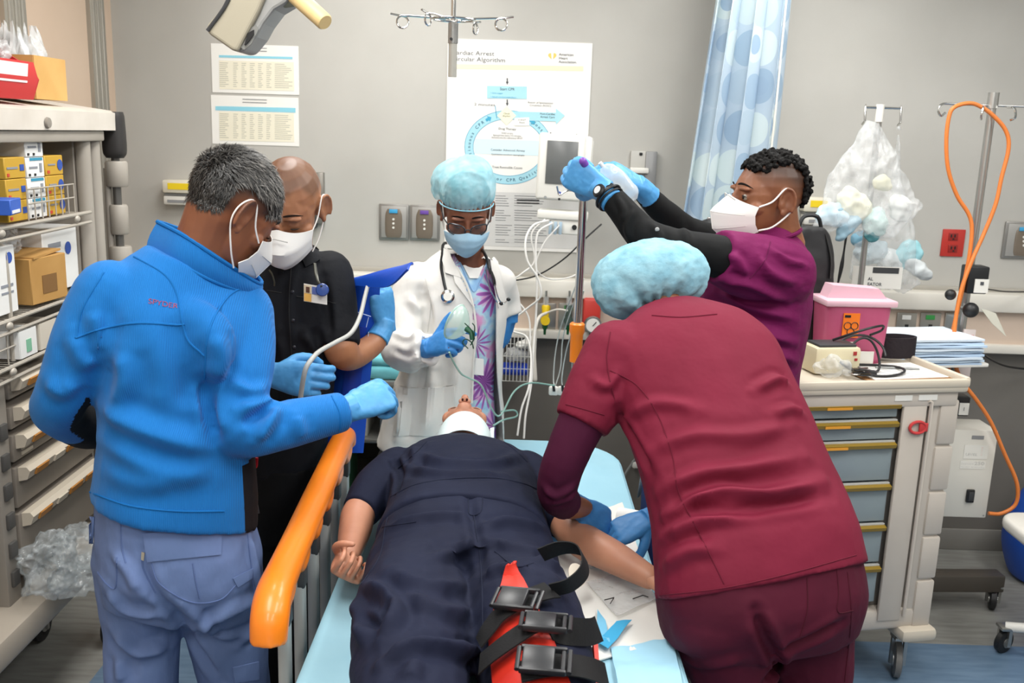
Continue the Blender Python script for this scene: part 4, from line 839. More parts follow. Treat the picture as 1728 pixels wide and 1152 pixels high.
# ---------------------------------------------------------------- person 5: nurse in maroon scrubs bending over the arm
def build_nurse():
    R_ = empty('person', (at(1290, 1100, 1.85)[0], 1.85, 0), 'person in maroon scrubs and a puffy blue hair cap bending over the stretcher', 'person')
    torso = [(1113, 1012, 1.80, 1447, 945, 1.94, .14), (1109, 935, 1.84, 1432, 890, 1.97, .14), (1100, 865, 1.90, 1408, 825, 2.02, .13), (1080, 785, 1.98, 1374, 740, 2.08, .125), (1052, 705, 2.06, 1338, 660, 2.15, .125), (1020, 630, 2.13, 1308, 592, 2.22, .12), (1030, 575, 2.19, 1262, 550, 2.27, .10), (1060, 545, 2.24, 1190, 530, 2.30, .075)]
    aL = [(1045, 605, 2.16, .082), (1008, 660, 2.12, .068), (980, 715, 2.09, .056), (952, 780, 2.07, .051), (940, 830, 2.09, .048), (955, 850, 2.14, .04), (985, 857, 2.19, .028)]
    aR = [(1250, 600, 2.26, .075), (1245, 690, 2.28, .06), (1225, 790, 2.30, .05), (1190, 840, 2.28, .045), (1130, 866, 2.22, .038), (1098, 876, 2.18, .025)]
    kl = at(1245, 1190, 1.86); kr = at(1370, 1185, 1.93)
    lL = [(1210, 1010, 1.86, .112), (1222, 1080, 1.86, .105), tuple(kl) + (.085,), (kl[0], kl[1] - .02, .3, .08), (kl[0], kl[1] - .03, .07, .08)]
    lR = [(1350, 985, 1.95, .112), (1366, 1070, 1.95, .1), tuple(kr) + (.083,), (kr[0], kr[1] - .02, .3, .08), (kr[0], kr[1] - .03, .07, .08)]
    hips = [(1122, 1080, 1.82, 1440, 1035, 1.95, .12), (1116, 1020, 1.80, 1446, 980, 1.94, .14), (1116, 960, 1.82, 1438, 920, 1.95, .13)]
    m_r = mat('maroon_scrub', '#721b32', .75, var='#6a182d', vscale=5, bump=.5, bscale=12, bdist=.011)
    m_p = mat('maroon_trouser', '#4f1227', .75, var='#481023', vscale=5, bump=.5, bscale=12, bdist=.011)
    m_u = mat('plum_sleeve', '#410e2a', .8, bump=.2, bscale=30)
    t = MB(); t.loft(secs(hips)); limb(t, lL, cap='start'); limb(t, lR, cap='start'); t.ell(at(1205, 1040, 1.80), (.1, .085, .1)); t.ell(at(1355, 1010, 1.87), (.1, .085, .1))
    me = voxel(t, .006, 8); bv = bvh_of(me); folds(me, bv, [dict(p=[(1275, 1030), (1290, 1075), (1310, 1120), (1290, 1152)], w=.012, h=-.014), dict(p=[(1310, 1100), (1370, 1075), (1420, 1050)], w=.012, h=-.008), dict(p=[(1130, 1100), (1190, 1120), (1260, 1110)], w=.016, h=.005)]); rumple(me, .0035, 9, 4)
    bv = bvh_of(me); tr = link('trousers', me, R_, m_p)
    seams(tr, bv, [[(1412, 960), (1415, 1000), (1414, 1032), (1440, 1030)], [(1362, 975), (1362, 1030), (1350, 1075)], [(1430, 965), (1436, 1040), (1425, 1150)]], mat('maroon_seam', '#43101f', .8), .0014)
    U = MB(); limb(U, aL, cap='start', upto=6); me = voxel(U, .005, 4); bv = bvh_of(me); folds(me, bv, [dict(p=[(915, 820), (940, 838), (975, 815)], w=.01, h=.004), dict(p=[(925, 850), (950, 845), (972, 835)], w=.008, h=.004)]); rumple(me, .002, 14, 4); link('undersleeve', me, R_, m_u)
    J = MB(); J.loft(secs(torso)); limb(J, aL, add=.010, cap='start', upto=3); limb(J, aR, add=.008, cap='start', upto=2)
    
    me = voxel(J, .0058, 7); bv = bvh_of(me)
    folds(me, bv, [dict(p=[(1110, 830), (1180, 800), (1260, 790), (1360, 770)], w=.016, h=.008), dict(p=[(1120, 870), (1210, 830), (1300, 835), (1390, 810)], w=.014, h=.010), dict(p=[(1140, 850), (1220, 862), (1310, 850), (1400, 838)], w=.013, h=-.007), dict(p=[(1115, 905), (1180, 880), (1250, 868)], w=.014, h=.007), dict(p=[(1100, 760), (1170, 735), (1260, 735), (1340, 715)], w=.016, h=.006), dict(p=[(1060, 700), (1110, 680), (1180, 690)], w=.014, h=.005), dict(p=[(1270, 660), (1310, 640), (1330, 650)], w=.012, h=.007), dict(p=[(1040, 690), (1070, 740), (1100, 800)], w=.012, h=-.007), dict(p=[(1000, 640), (1025, 650), (1045, 625)], w=.012, h=.005), dict(p=[(1300, 700), (1335, 690), (1355, 700)], w=.012, h=.006), dict(p=[(1115, 960), (1160, 930), (1210, 925)], w=.015, h=.006)]); rumple(me, .003, 9, 8)
    bv = bvh_of(me); top = link('scrub_top', me, R_, m_r)
    m_s = mat('maroon_top_seam', '#611529', .8)
    seams(top, bv, [[(1030, 625), (1075, 650), (1110, 700), (1135, 770), (1145, 830), (1175, 890), (1205, 950), (1222, 985)], [(955, 682), (985, 690), (1020, 700)], [(1114, 1004), (1220, 992), (1330, 968), (1445, 936)], [(1030, 560), (1024, 610), (1038, 680)], [(1100, 532), (1150, 535), (1210, 530)]], m_s, .0016)
    bd = MB(); bd.loft(secs(torso, .03)); bd.loft(secs(hips, .03)); limb(bd, aL, (.016, .004, 5)); limb(bd, aR, (.02, .002, 2)); [limb(bd, q, .026) for q in (lL, lR)]
    Mh = head_frame(at(1100, 492, 2.36), (-.30, .55, -.78), (-.25, .70, .66)); neck = at(1140, 560, 2.26)
    hd = head_mesh(Mh, neck, .054, .95, lambda q: .9 * smooth01(q[:, 2] - .5 * q[:, 1], -.03, -.01) * (q[:, 1] < .06))
    wL = at(978, 856, 2.2); hL = dict(wrist=wL, direc=at(1024, 880, 2.22) - wL, back=V(.35, -.6, .7), thumb_sign=1, curls=[(35, 35, 20), (45, 45, 25), (50, 50, 30), (55, 55, 30)], thumb='pinch', s=.95)
    wR = at(1096, 876, 2.18); hR = dict(wrist=wR, direc=at(1055, 893, 2.17) - wR, back=V(-.25, -.45, .85), thumb_sign=-1, curls=[(40, 45, 30), (50, 55, 35), (55, 60, 35), (60, 62, 35)], thumb='pinch', s=.95)
    body_obj(R_, bd, hd, [voxel(hand_vol(infl=-.0022, **hL)[0], .0035, 2), voxel(hand_vol(infl=-.0022, **hR)[0], .0035, 2)], skin('skin_mid', '#8f5b3d', '#120e0c', '#85523a'))
    m_g = mat('glove_mid', '#3f86c6', .5, bump=.3, bscale=80, bdist=.0015)
    glove(R_, at(945, 845, 2.13), m=m_g, **hL); glove(R_, at(1130, 866, 2.22), m=m_g, **hR)
    # puffy pillow-shaped cap
    ax = nrm(at(1190, 458, 2.36) - at(1000, 490, 2.36)); up = nrm(np.cross(ax, CF)); up = up if up[2] > 0 else -up; Mc = np.eye(4); Mc[:3, 0] = ax; Mc[:3, 2] = up; Mc[:3, 1] = np.cross(up, ax); Mc[:3, 3] = at(1095, 468, 2.36)
    m_c = mat('cap_blue', '#93bfcd', .85, var='#7cacbe', vscale=26, bump=.6, bscale=120, bdist=.002)
    h = MB(Mc); h.ell((0, 0, .004), (.148, .125, .09), n=32, m=20); h.ell((-.06, -.02, -.015), (.085, .09, .08)); h.ell((.07, -.01, .0), (.078, .09, .075)); h.ell((.0, .0, .04), (.1, .1, .058))
    me = voxel(h, .005, 8); co = get_co(me); no = get_no(me); q = tolocal(Mc, co); a = np.arctan2(q[:, 0], q[:, 1]); k = np.exp(-((q[:, 2] + .075) / .03) ** 2)
    set_co(me, co + no * (.006 * np.sin(a * 17 + 2 * np.sin(a * 4)) * k)[:, None]); rumple(me, .006, 13, 5); rumple(me, .0018, 70, 6); link('bouffant_cap', me, R_, m_c)
    for p in (kl, kr): s = MB(); foot(s, (p[0], p[1] - .03, .09), (-.5, .8)); s.build('shoe', MATS['shoe_white'], R_)
    return bv
bv_nurse = build_nurse()

# ---------------------------------------------------------------- person 6: patient lying on the stretcher
def build_patient():
    R_ = empty('person', (-.1, 1.95, .72), 'person in navy scrubs lying face up on the stretcher, mask pulled under the chin', 'person')
    def sec(x, y, z_, a, b, t=0): return (V(x, y, z_), V(a, 0, 0), V(0, t, b))
    torso = [sec(-.095, 2.02, .845, .205, .135), sec(-.098, 2.12, .848, .198, .138), sec(-.105, 2.25, .85, .195, .132), sec(-.113, 2.38, .85, .20, .13), sec(-.12, 2.48, .848, .19, .12), sec(-.126, 2.55, .85, .15, .10), sec(-.13, 2.60, .86, .085, .075)]
    hips = [sec(-.085, 1.82, .83, .215, .118), sec(-.088, 1.9, .835, .215, .125), sec(-.092, 2.0, .842, .205, .13), sec(-.098, 2.1, .845, .19, .122)]
    lL = [(-.185, 1.86, .835, .112), (-.178, 1.7, .845, .118), (-.16, 1.52, .855, .108), (-.15, 1.42, .855, .098), (-.15, 1.25, .83, .085), (-.15, 1.02, .80, .07)]
    lR = [(.015, 1.86, .835, .112), (.04, 1.7, .845, .118), (.062, 1.52, .85, .106), (.07, 1.42, .85, .097), (.08, 1.25, .83, .085), (.085, 1.02, .80, .07)]
    aR = [(-.30, 2.46, .86, .07), (-.345, 2.36, .845, .062), (-.375, 2.27, .82, .046), (-.375, 2.21, .805, .044), (-.37, 2.12, .80, .036), (-.365, 2.06, .80, .029)]
    aL = [(.05, 2.46, .86, .07), (.10, 2.36, .845, .062), (.155, 2.25, .82, .05), (.19, 2.18, .805, .047), (.26, 2.10, .80, .042), (.335, 2.02, .79, .03)]
    m_n = mat('navy_cotton', '#191e33', .8, var='#161a2d', vscale=6, bump=.5, bscale=13, bdist=.011)
    t = MB(); t.loft(hips); limb(t, lL, cap='start'); limb(t, lR, cap='start')
    me = voxel(t, .0058, 7); bv = bvh_of(me)
    folds(me, bv, [dict(p=[(792, 815), (795, 860), (805, 905), (812, 960)], w=.012, h=-.005), dict(p=[(800, 880), (760, 870), (700, 875), (650, 890)], w=.014, h=.007), dict(p=[(815, 890), (860, 880), (920, 890)], w=.013, h=.007), dict(p=[(805, 905), (770, 930), (720, 945)], w=.014, h=.006), dict(p=[(820, 910), (870, 925), (930, 935)], w=.013, h=.006), dict(p=[(605, 985), (650, 1000), (670, 1040), (640, 1080)], w=.014, h=.010), dict(p=[(600, 1040), (640, 1050), (665, 1010)], w=.012, h=-.008), dict(p=[(640, 1120), (700, 1090), (780, 1098), (805, 1110)], w=.013, h=.010), dict(p=[(690, 1000), (740, 1030), (800, 1030)], w=.016, h=.007), dict(p=[(660, 960), (720, 985), (790, 985)], w=.016, h=.006), dict(p=[(820, 970), (850, 960), (900, 965)], w=.012, h=.007), dict(p=[(900, 940), (950, 960), (985, 985)], w=.014, h=.006), dict(p=[(890, 1050), (940, 1060), (990, 1050)], w=.012, h=.007), dict(p=[(600, 1000), (605, 1050), (620, 1090)], w=.014, h=.006), dict(p=[(700, 1110), (690, 1150)], w=.015, h=.006)])
    rumple(me, .004, 11, 3); bv = bvh_of(me); bvt = bv; tr = link('trousers', me, R_, m_n)
    m_s = mat('navy_seam', '#181d30', .8)
    seams(tr, bv, [[(790, 812), (790, 850), (793, 868), (812, 862), (815, 812)], [(640, 890), (670, 885), (702, 880)], [(660, 845), (650, 890), (640, 940), (610, 985)], [(800, 870), (812, 960), (815, 1060)], [(835, 930), (870, 955), (900, 950)]], m_s, .0014)
    J = MB(); J.loft(torso); limb(J, aR, cap='start', add=.004, upto=3); limb(J, aL, cap='start', add=.004, upto=3)
    me = voxel(J, .0055, 7); bv = bvh_of(me)
    folds(me, bv, [dict(p=[(700, 760), (750, 780), (830, 782), (880, 765)], w=.016, h=.006), dict(p=[(680, 790), (760, 800), (850, 800)], w=.014, h=.006), dict(p=[(660, 770), (675, 800), (668, 830)], w=.012, h=-.008), dict(p=[(690, 740), (700, 770), (690, 800)], w=.014, h=.004)]); rumple(me, .003, 10, 6)
    bv = bvh_of(me); top = link('scrub_top', me, R_, m_n)
    seams(top, bv, [[(660, 838), (700, 818), (760, 808), (830, 806), (880, 815), (905, 825)], [(720, 745), (700, 765), (672, 790)], [(850, 745), (870, 760), (890, 780)]], m_s, .0016)
    MB().box((-.105, 2.606, .925), (.03, .003, .008)).build('label_tag', mat('tag_grey', '#5b6172', .6), top)
    bd = MB(); bd.loft([(c, s * .9, f * .86) for c, s, f in torso]); bd.loft([(c, s * .85, f * .76) for c, s, f in hips[1:]]); limb(bd, lL, .024); limb(bd, lR, .024); limb(bd, aR, (.02, .002, 2)); limb(bd, aL, (.02, .002, 2))
    Mh = head_frame(V(-.135, 2.745, .873), (-.02, .36, .93), (-.03, .93, -.36)); neck = V(-.13, 2.58, .865)
    hd = head_mesh(Mh, neck, .056, 1.0, lambda q: .8 * smooth01(q[:, 2] - .25 * q[:, 1] + .3 * np.abs(q[:, 0]) * 0, .048, .056) * (q[:, 1] < .085))
    wR = V(-.365, 2.055, .80); hR = dict(wrist=wR, direc=V(.10, -.95, -.05), back=V(-.45, -.1, -.85), thumb_sign=-1, curls=[(70, 90, 50), (74, 92, 50), (78, 92, 50), (80, 92, 50)], thumb='fist', s=1.0)
    wL = V(.345, 2.01, .79); hL = dict(wrist=wL, direc=V(.6, -.8, 0), back=V(0, 0, -1), thumb_sign=1, curls=[(20, 30, 20)] * 4, thumb='open', s=.95)
    body_obj(R_, bd, hd, [voxel(hand_vol(infl=-.0022, **hR)[0], .003, 2), voxel(hand_vol(infl=-.0022, **hL)[0], .0035, 2)], skin('skin_fair', '#c58c70', '#6a4a36', '#bb8268', lip='#b5655a'), .006)
    eyes(R_, Mh, brow='#8a6a52', lash='#4a3428')
    for x in (-1, 1): MB().ell(toworld(Mh, V(x * .0065, .1105, -.0515)), (.0035, .0045, .0022), Mh[:3, :3]).build('nostril', mat('nostril_dark', '#3a1712', .8), R_)
    hb = bvh_of(hd[0])
    strands(R_, hb, Mh, 2500, lambda q: 1. if q[2] - .25 * q[1] > .05 and q[1] < .08 else (1. if abs(q[0]) > .05 and q[1] < .0 and q[2] > -.06 else 0.), lambda q: .05, lambda q: (q[0] * 2, -1.2, -.1), .0013, ('#8a6846', '#c8a67c'), 'hair', lift=.12)
    # mask pulled down over the throat
    G = np.zeros((21, 9, 3))
    for i in range(21):
        u = -1 + i / 10
        for j in range(9):
            v = j / 8; a = u * 1.25; G[i, j] = V(-.13 + .079 * math.sin(a) , 2.665 - .085 * v - .02 * (1 - math.cos(a)), .875 + (.092 - .02 * v + .004 * math.sin(v * 9)) * math.cos(a) + .012 * (1 - v))
    k = MB().sheet(G, .002).build('face_mask', mat('mask_pale', '#d8e6e6', .8, var='#cfdfe0', vscale=18, bump=.25, bscale=120), R_, label='pale surgical mask pulled down under the chin')
    MB().tube([V(-.06, 2.60, .88), V(-.052, 2.66, .90), V(-.05, 2.70, .92), V(-.06, 2.72, .89)], .002, n=6, smooth=4).build('ear_loop', MATS['elastic'], k)
    MB().sheet(np.array([[V(-.056 + .012 * u, 2.61 + .075 * v, .89 + .035 * v + .004 * u) for v in np.linspace(0, 1, 5)] for u in np.linspace(0, 1, 4)]), .0015).build('mask_tie', MATS['mask_pale'], k)
    for x, y in ((-.15, 1.02), (.085, 1.02)):
        MB().loft([(V(x, y, .80), V(.04, 0, 0), V(0, 0, .045)), (V(x, y - .05, .815), V(.045, 0, 0), V(0, 0, .06)), (V(x, y - .085, .86), V(.046, 0, 0), V(0, .02, .09)), (V(x, y - .10, .93), V(.044, 0, 0), V(0, .03, .06))], n=16).build('shoe', MATS['shoe_black'], R_)
    return bvt, bv
bv_navy, bv_navytop = build_patient()
# ---------------------------------------------------------------- generic object helpers
def slab(name, outline, z0, z1, bev, m, parent=None, seg=3, **kw):
    bm = bmesh.new(); vs = [bm.verts.new((p[0], p[1], z0)) for p in outline]; f = bm.faces.new(vs)
    r = bmesh.ops.extrude_face_region(bm, geom=[f]); tv = [v for v in r['geom'] if isinstance(v, bmesh.types.BMVert)]
    for v in tv: v.co.z = z1
    bmesh.ops.recalc_face_normals(bm, faces=list(bm.faces))
    if bev: bmesh.ops.bevel(bm, geom=[e for e in bm.edges if abs(e.verts[0].co.z - e.verts[1].co.z) < 1e-6], offset=bev, segments=seg, profile=.5, affect='EDGES')
    me = bpy.data.meshes.new(name); bm.to_mesh(me); bm.free()
    me.polygons.foreach_set('use_smooth', [True] * len(me.polygons)); me.set_sharp_from_angle(angle=math.radians(40))
    return props(link(name, me, parent, m), kw.get('label'), kw.get('cat'), kw.get('group'))
def rrect(x0, x1, y0, y1, r, n=6):
    rs = r if isinstance(r, (list, tuple)) else [r] * 4; out = []
    for (cx, cy, a0), q in zip(((x1, y1, 0), (x0, y1, 90), (x0, y0, 180), (x1, y0, 270)), rs):
        sx = -1 if cx == x1 else 1; sy = -1 if cy == y1 else 1
        for k in range(n + 1):
            a = math.radians(a0 + 90 * k / n); out.append((cx + sx * q + q * math.cos(a), cy + sy * q + q * math.sin(a)))
    return out
def band(parent, bv, pts, w, m, name='strap', th=.0025, lift=.006, k=6, nw=4):
    """webbing lying on a surface along a pixel line"""
    P = []; Nn = []
    for x, y in crom(np.array(pts, float), k):
        p, n = hit(bv, x, y)
        if p is None: continue
        if n @ (CAM - p) < 0: n = -n
        P.append(p); Nn.append(n)
    P = np.array(P); Nn = np.array(Nn)
    for _ in range(2): Nn[1:-1] = (Nn[:-2] + Nn[1:-1] + Nn[2:]) / 3; P[1:-1] = (P[:-2] + 2 * P[1:-1] + P[2:]) / 4
    T = np.gradient(P, axis=0); S = np.cross(Nn, T); S /= np.linalg.norm(S, axis=1)[:, None] + 1e-9; Nn /= np.linalg.norm(Nn, axis=1)[:, None]
    G = np.array([[P[i] + Nn[i] * lift + S[i] * w * (j / (nw - 1) - .5) for j in range(nw)] for i in range(len(P))])
    return MB().sheet(G, -th).build(name, m, parent)
def text(parent, txt, o, xd, yd, h, m, name='printed_text', w=None, center=False, lift=.0008, spacing=1.0, bold=0):
    cu = bpy.data.curves.new('t', 'FONT'); cu.body = txt; cu.size = 1; cu.space_line = spacing; cu.offset = bold
    cu.align_x = 'CENTER' if center else 'LEFT'; cu.resolution_u = 2
    ob = bpy.data.objects.new('t', cu); COL.objects.link(ob); dg = bpy.context.evaluated_depsgraph_get()
    me = bpy.data.meshes.new_from_object(ob.evaluated_get(dg)); bpy.data.objects.remove(ob)
    co = get_co(me)
    if len(co) == 0: return None
    sx = h / .7
    if w: sx = w / max(np.ptp(co[:, 0]), 1e-6)
    xd = nrm(xd); yd = nrm(yd); n = np.cross(xd, yd)
    set_co(me, np.array(o) + np.outer(co[:, 0] * sx, xd) + np.outer(co[:, 1] * h / .7, yd) + n * lift); return link(name, me, parent, m)
def caster(parent, p, r=.05, d=(1, 0), top=None, m=None):
    p = np.array(p, float); d = nrm(V(d[0], d[1], 0)); s = np.cross(d, V(0, 0, 1)); c = V(p[0], p[1], r)
    wl = MB().lathe(c - s * .013, s, [(0, 0), (r * .8, 0), (r, .004), (r, .022), (r * .8, .026), (0, .026)], 20).build('caster', m or mat('caster_black', '#1b1b1d', .5), parent)
    MB().lathe(c - s * .016, s, [(0, 0), (r * .45, 0), (r * .45, .032), (0, .032)], 14).build('hub', mat('steel', '#b9b9b6', .3, .9), wl)
    t = top if top is not None else r * 2.4
    f = MB(); f.box(c + s * .02 + V(0, 0, r * .5), (.012, .012, r * 1.6)); f.box(c - s * .02 + V(0, 0, r * .5), (.012, .012, r * 1.6)); f.box(c + V(0, 0, r * 1.35), (.05, .05, .012), bev=.003); f.cyl(c + V(0, 0, r * 1.3), V(p[0], p[1], t), .01, n=10); f.build('fork', MATS['steel'], wl)
M_steel = mat('steel', '#b9b9b6', .3, .9); M_chrome = mat('chrome', '#d8d8d6', .15, 1.0); M_plas = mat('plastic_white', '#e3e1da', .4); M_blk = mat('plastic_black', '#17181a', .45); M_grey = mat('plastic_grey', '#8f9190', .5); M_dgrey = mat('plastic_dark', '#3a3b3d', .5)
M_orange = mat('rail_orange', '#f5851c', .38, coat=.2); M_clear = mat('clear_plastic', '#f2f5f6', .12, alpha=.28, spec=.8); M_film = mat('film_bag', '#eef0f0', .22, var='#dfe3e4', vscale=16, bump=.8, bscale=22, bdist=.01, alpha=.36, spec=.8)
# ---------------------------------------------------------------- stretcher
def build_stretcher():
    R_ = empty('stretcher', (-.02, 2.1, 0), 'wheeled hospital stretcher with pale blue sheet and raised orange side rail', 'stretcher')
    out = rrect(-.40, .375, .98, 3.22, [.22, .22, .10, .10], 8)
    slab('mattress', [(x * 1.0, y) for x, y in rrect(-.39, .365, .99, 3.21, [.21, .21, .09, .09], 8)], .585, .705, .03, mat('mattress_grey', '#6d7680', .6), R_)
    # draped sheet: top plus a skirt that hangs over the sides
    m_sh = mat('sheet_blue', '#a9d6e6', .75, var='#a0cfe1', vscale=5, bump=.3, bscale=14, bdist=.004)
    o = np.array(out); c = V(-.012, 2.1); n = len(o); rows = []
    rg = [noise.noise(Vector((x * 5, y * 5, 1.3))) for x, y in out]
    for q in (.02, .3, .6): rows.append(np.hstack([c + (o - c) * q, np.full((n, 1), .7185)]))
    for k, (sc_, z) in enumerate(((-.13, .7185), (-.06, .7195), (-.02, .719), (0.0, .712), (.008, .69), (.011, .64), (.014, .58), (.018, .53))):
        d = o - c; l = np.linalg.norm(d, axis=1)[:, None]; p = o + d / l * sc_
        if k > 4: p = p + d / l * (np.array(rg)[:, None] * .02 * (k - 4))
        rows.append(np.hstack([p, np.full((n, 1), z)]))
    G = np.array(rows + []).transpose(1, 0, 2); G = np.vstack([G, G[:1]])
    b = MB(); b.sheet(G, .002); inner = rows[0]; b.add(np.vstack([inner, inner - V(0, 0, .002)]), [tuple(range(n)), tuple(range(2 * n - 1, n - 1, -1))])
    b.build('sheet', m_sh, R_)
    fr = mat('frame_grey', '#8d9294', .4, .3)
    b = MB(); b.box((-.015, 2.1, .545), (.70, 2.14, .05), bev=.01); b.build('deck', fr, R_)
    b = MB(); b.box((-.015, 2.1, .26), (.46, 1.6, .07), bev=.015); b.build('base_frame', mat('base_dark', '#55595b', .5), R_)
    for y in (1.5, 2.7): MB().tube([(-.015, y, .27), (-.015, y, .54)], .05, n=18).build('lift_column', fr, R_)
    for x in (-.30, .27):
        for y in (1.25, 2.95): caster(R_, (x, y, 0), .09, (0, 1), .24)
    for y in (1.25, 2.95): MB().box((-.015, y, .25), (.62, .06, .05), bev=.012).build('axle_beam', MATS['base_dark'], R_)
    # side rail
    A = V(-.452, 1.70, .868); B = at(583, 738, 2.60); d = B - A
    rail = MB(); pts = [A + V(.004, -.05, -.06), A + V(.004, -.035, -.012), A + V(0, .015, .012)] + [A + d * t + V(0, 0, .014) for t in (.12, .3, .5, .7, .9)] + [B + V(0, 0, .005), B + V(.002, .03, -.03)]
    rail.tube(pts, [(.036, .034), (.038, .036), (.037, .035), (.035, .033), (.034, .032), (.034, .032), (.033, .031), (.032, .03), (.03, .028), (.024, .022)], n=18, smooth=4, cap='flat', side=(1, 0, 0))
    for t in (.08, .25, .42, .59, .76, .93): rail.loft([(A + d * t + V(.008, -.05, -.012), V(.016, 0, 0), V(0, 0, .012)), (A + d * t + V(.008, -.02, -.028), V(.018, 0, 0), V(0, 0, .022)), (A + d * t + V(.008, .02, -.024), V(.018, 0, 0), V(0, 0, .02)), (A + d * t + V(.008, .05, -.012), V(.014, 0, 0), V(0, 0, .01))], n=12)
    ro = link('side_rail', voxel(rail, .005, 4), R_, M_orange); ro['label'] = 'orange grab rail of the raised stretcher side'
    for i, t in enumerate((.08, .25, .42, .59, .76, .93)):
        q = A + d * t + V(.006, 0, -.03)
        MB().loft([(V(q[0], q[1], .50), V(.012, 0, 0), V(0, .018, 0)), (V(q[0], q[1], q[2] - .01), V(.012, 0, 0), V(0, .018, 0))], n=16, power=5, smooth=0).build('rail_bar', mat('rail_bar_grey', '#b3b5b2', .4, .1), ro)
        MB().box(q + V(.004, 0, -.035), (.022, .036, .05), bev=.006).build('rail_bracket', M_dgrey, ro)
        MB().box((q[0], q[1], .50), (.028, .05, .05), bev=.006).build('rail_socket', M_dgrey, ro)
    MB().box((-.44, 2.1, .50), (.02, 1.15, .035), bev=.006).build('rail_beam', fr, ro)
    for y in (1.75, 2.45): MB().box((-.40, y, .50), (.09, .05, .03), bev=.006).build('rail_arm', fr, ro)
    # head-end infusion pole in an orange socket
    pb = at(980, 600, 3.02); pt = at(985, 322, 3.02); x, y = pt[0], pt[1]
    po = MB().tube([(x, y, .55), (x, y, pt[2])], .0135, n=18).build('infusion_pole', M_chrome, R_)
    MB().lathe((x, y, pb[2] - .02), (0, 0, 1), [(0, 0), (.02, 0), (.021, .09), (.025, .1), (.025, .125), (.02, .13), (0, .13)], 18).build('pole_socket', M_orange, po)
    MB().box((x, y - .0, .55), (.1, .06, .04), bev=.01).build('pole_foot', fr, po)
    for s in (-1, 1): MB().tube([(x, y, pt[2] - .005), (x + s * .05, y, pt[2] - .0), (x + s * .075, y, pt[2] - .015), (x + s * .085, y, pt[2] + .012)], .003, n=8, smooth=3).build('pole_hook', M_chrome, po)
    for x in (-.25, .22): MB().tube([(x, 3.15, .56), (x, 3.27, .58), (x, 3.32, .70)], .014, n=10, smooth=4).build('push_handle', M_blk, R_)
build_stretcher()
b = MB(); b.loft([(V(-.13, 2.60, .73), V(.18, 0, 0), V(0, 0, .006)), (V(-.13, 2.66, .75), V(.21, 0, 0), V(0, 0, .028)), (V(-.13, 2.80, .755), V(.215, 0, 0), V(0, 0, .034)), (V(-.13, 2.93, .75), V(.21, 0, 0), V(0, 0, .028)), (V(-.13, 2.99, .73), V(.18, 0, 0), V(0, 0, .006))], n=28, power=3.2)
b.build('pillow', mat('pillow_blue', '#b4dceb', .8, bump=.2, bscale=20), None, label="flat pale blue pillow under the lying person's head", cat='pillow')
# pads and packets lying on the sheet beside the arm
def cloth_on_bed(name, quad, m, z=.7225, amp=.004, th=.0015, label=None, cat=None, seed=0, nu=20, nv=20, pix_=True):
    q = np.array([atz(x, y, z) for x, y in quad]) if pix_ else np.array(quad); G = np.zeros((nu, nv, 3))
    for i in range(nu):
        for j in range(nv):
            u = i / (nu - 1); v = j / (nv - 1); p = (q[0] * (1 - u) + q[1] * u) * (1 - v) + (q[3] * (1 - u) + q[2] * u) * v
            G[i, j] = p + V(0, 0, amp * (1 + noise.noise(Vector((p[0] * 16 + seed, p[1] * 16, seed))) + .5 * noise.noise(Vector((p[0] * 40, p[1] * 40, seed)))))
    return MB().sheet(G, -th if np.cross(G[1, 0] - G[0, 0], G[0, 1] - G[0, 0])[2] > 0 else th).build(name, m, None, label=label, cat=cat)
cloth_on_bed('absorbent_pad', [(905, 905), (1050, 850), (1128, 1085), (1000, 1120)], mat('pad_white', '#eceae4', .85, bump=.3, bscale=40), .7225, .0035, .003, 'white absorbent pad spread on the stretcher under the outstretched arm', 'pad')
cloth_on_bed('blue_drape', [(1030, 1098), (1134, 1082), (1152, 1160), (1045, 1175)], mat('drape_blue', '#a5d4ea', .75, bump=.3, bscale=20), .7245, .006, .002, 'pale blue crumpled drape below the white absorbent pad', 'drape', 3)
cloth_on_bed('tape_strip', [(1004, 1085), (1040, 1052), (1066, 1048), (1026, 1098)], mat('tape_cyan', '#3fa9d8', .5), .737, .004, .001, 'small bright cyan wrapper strip on the white absorbent pad', 'wrapper', 5, 8, 8)
cloth_on_bed('tape_strip', [(1008, 1030), (1022, 1050), (1030, 1090), (1006, 1090)], mat('tape_cyan2', '#7cc4e6', .5), .735, .004, .001, 'light blue paper strip beside the strapped knee', 'wrapper', 6, 8, 8)
pk = cloth_on_bed('syringe_packet', [(990, 985), (1050, 968), (1112, 1010), (1040, 1042)], M_film, .7345, .005, .001, 'clear film packet with black marks lying on the white pad', 'packet', 8)
for a_, b_ in (((1020, 1012), (1036, 1008)), ((1036, 1008), (1030, 1018)), ((1068, 1010), (1085, 1004)), ((1085, 1004), (1094, 1007))): MB().tube([atz(*a_, .7455), atz(*b_, .7455)], .0012, n=6).build('printed_mark', M_blk, pk)
s_ = MB(); s_.tube([atz(1000, 952, .742), atz(1065, 968, .742)], .007, n=12); s_.tube([atz(992, 950, .742), atz(1000, 952, .742)], .012, n=12); sy = s_.build('syringe', M_clear, None, label='capped clear syringe lying along the outstretched forearm', cat='syringe')
MB().tube([atz(1003, 953, .742), atz(1012, 955, .742)], .0062, n=12).build('plunger', M_blk, sy)
p = at(984, 922, 1.985); MB().lathe(V(.165, 2.0, .80), nrm(V(.6, -.5, .55)), [(0, 0), (.026, 0), (.027, .002), (.024, .003), (0, .003)], 20).build('electrode_patch', mat('electrode_cream', '#e6dccb', .6), None, label='round cream electrode sticker between the navy hip and the bare arm', cat='electrode')
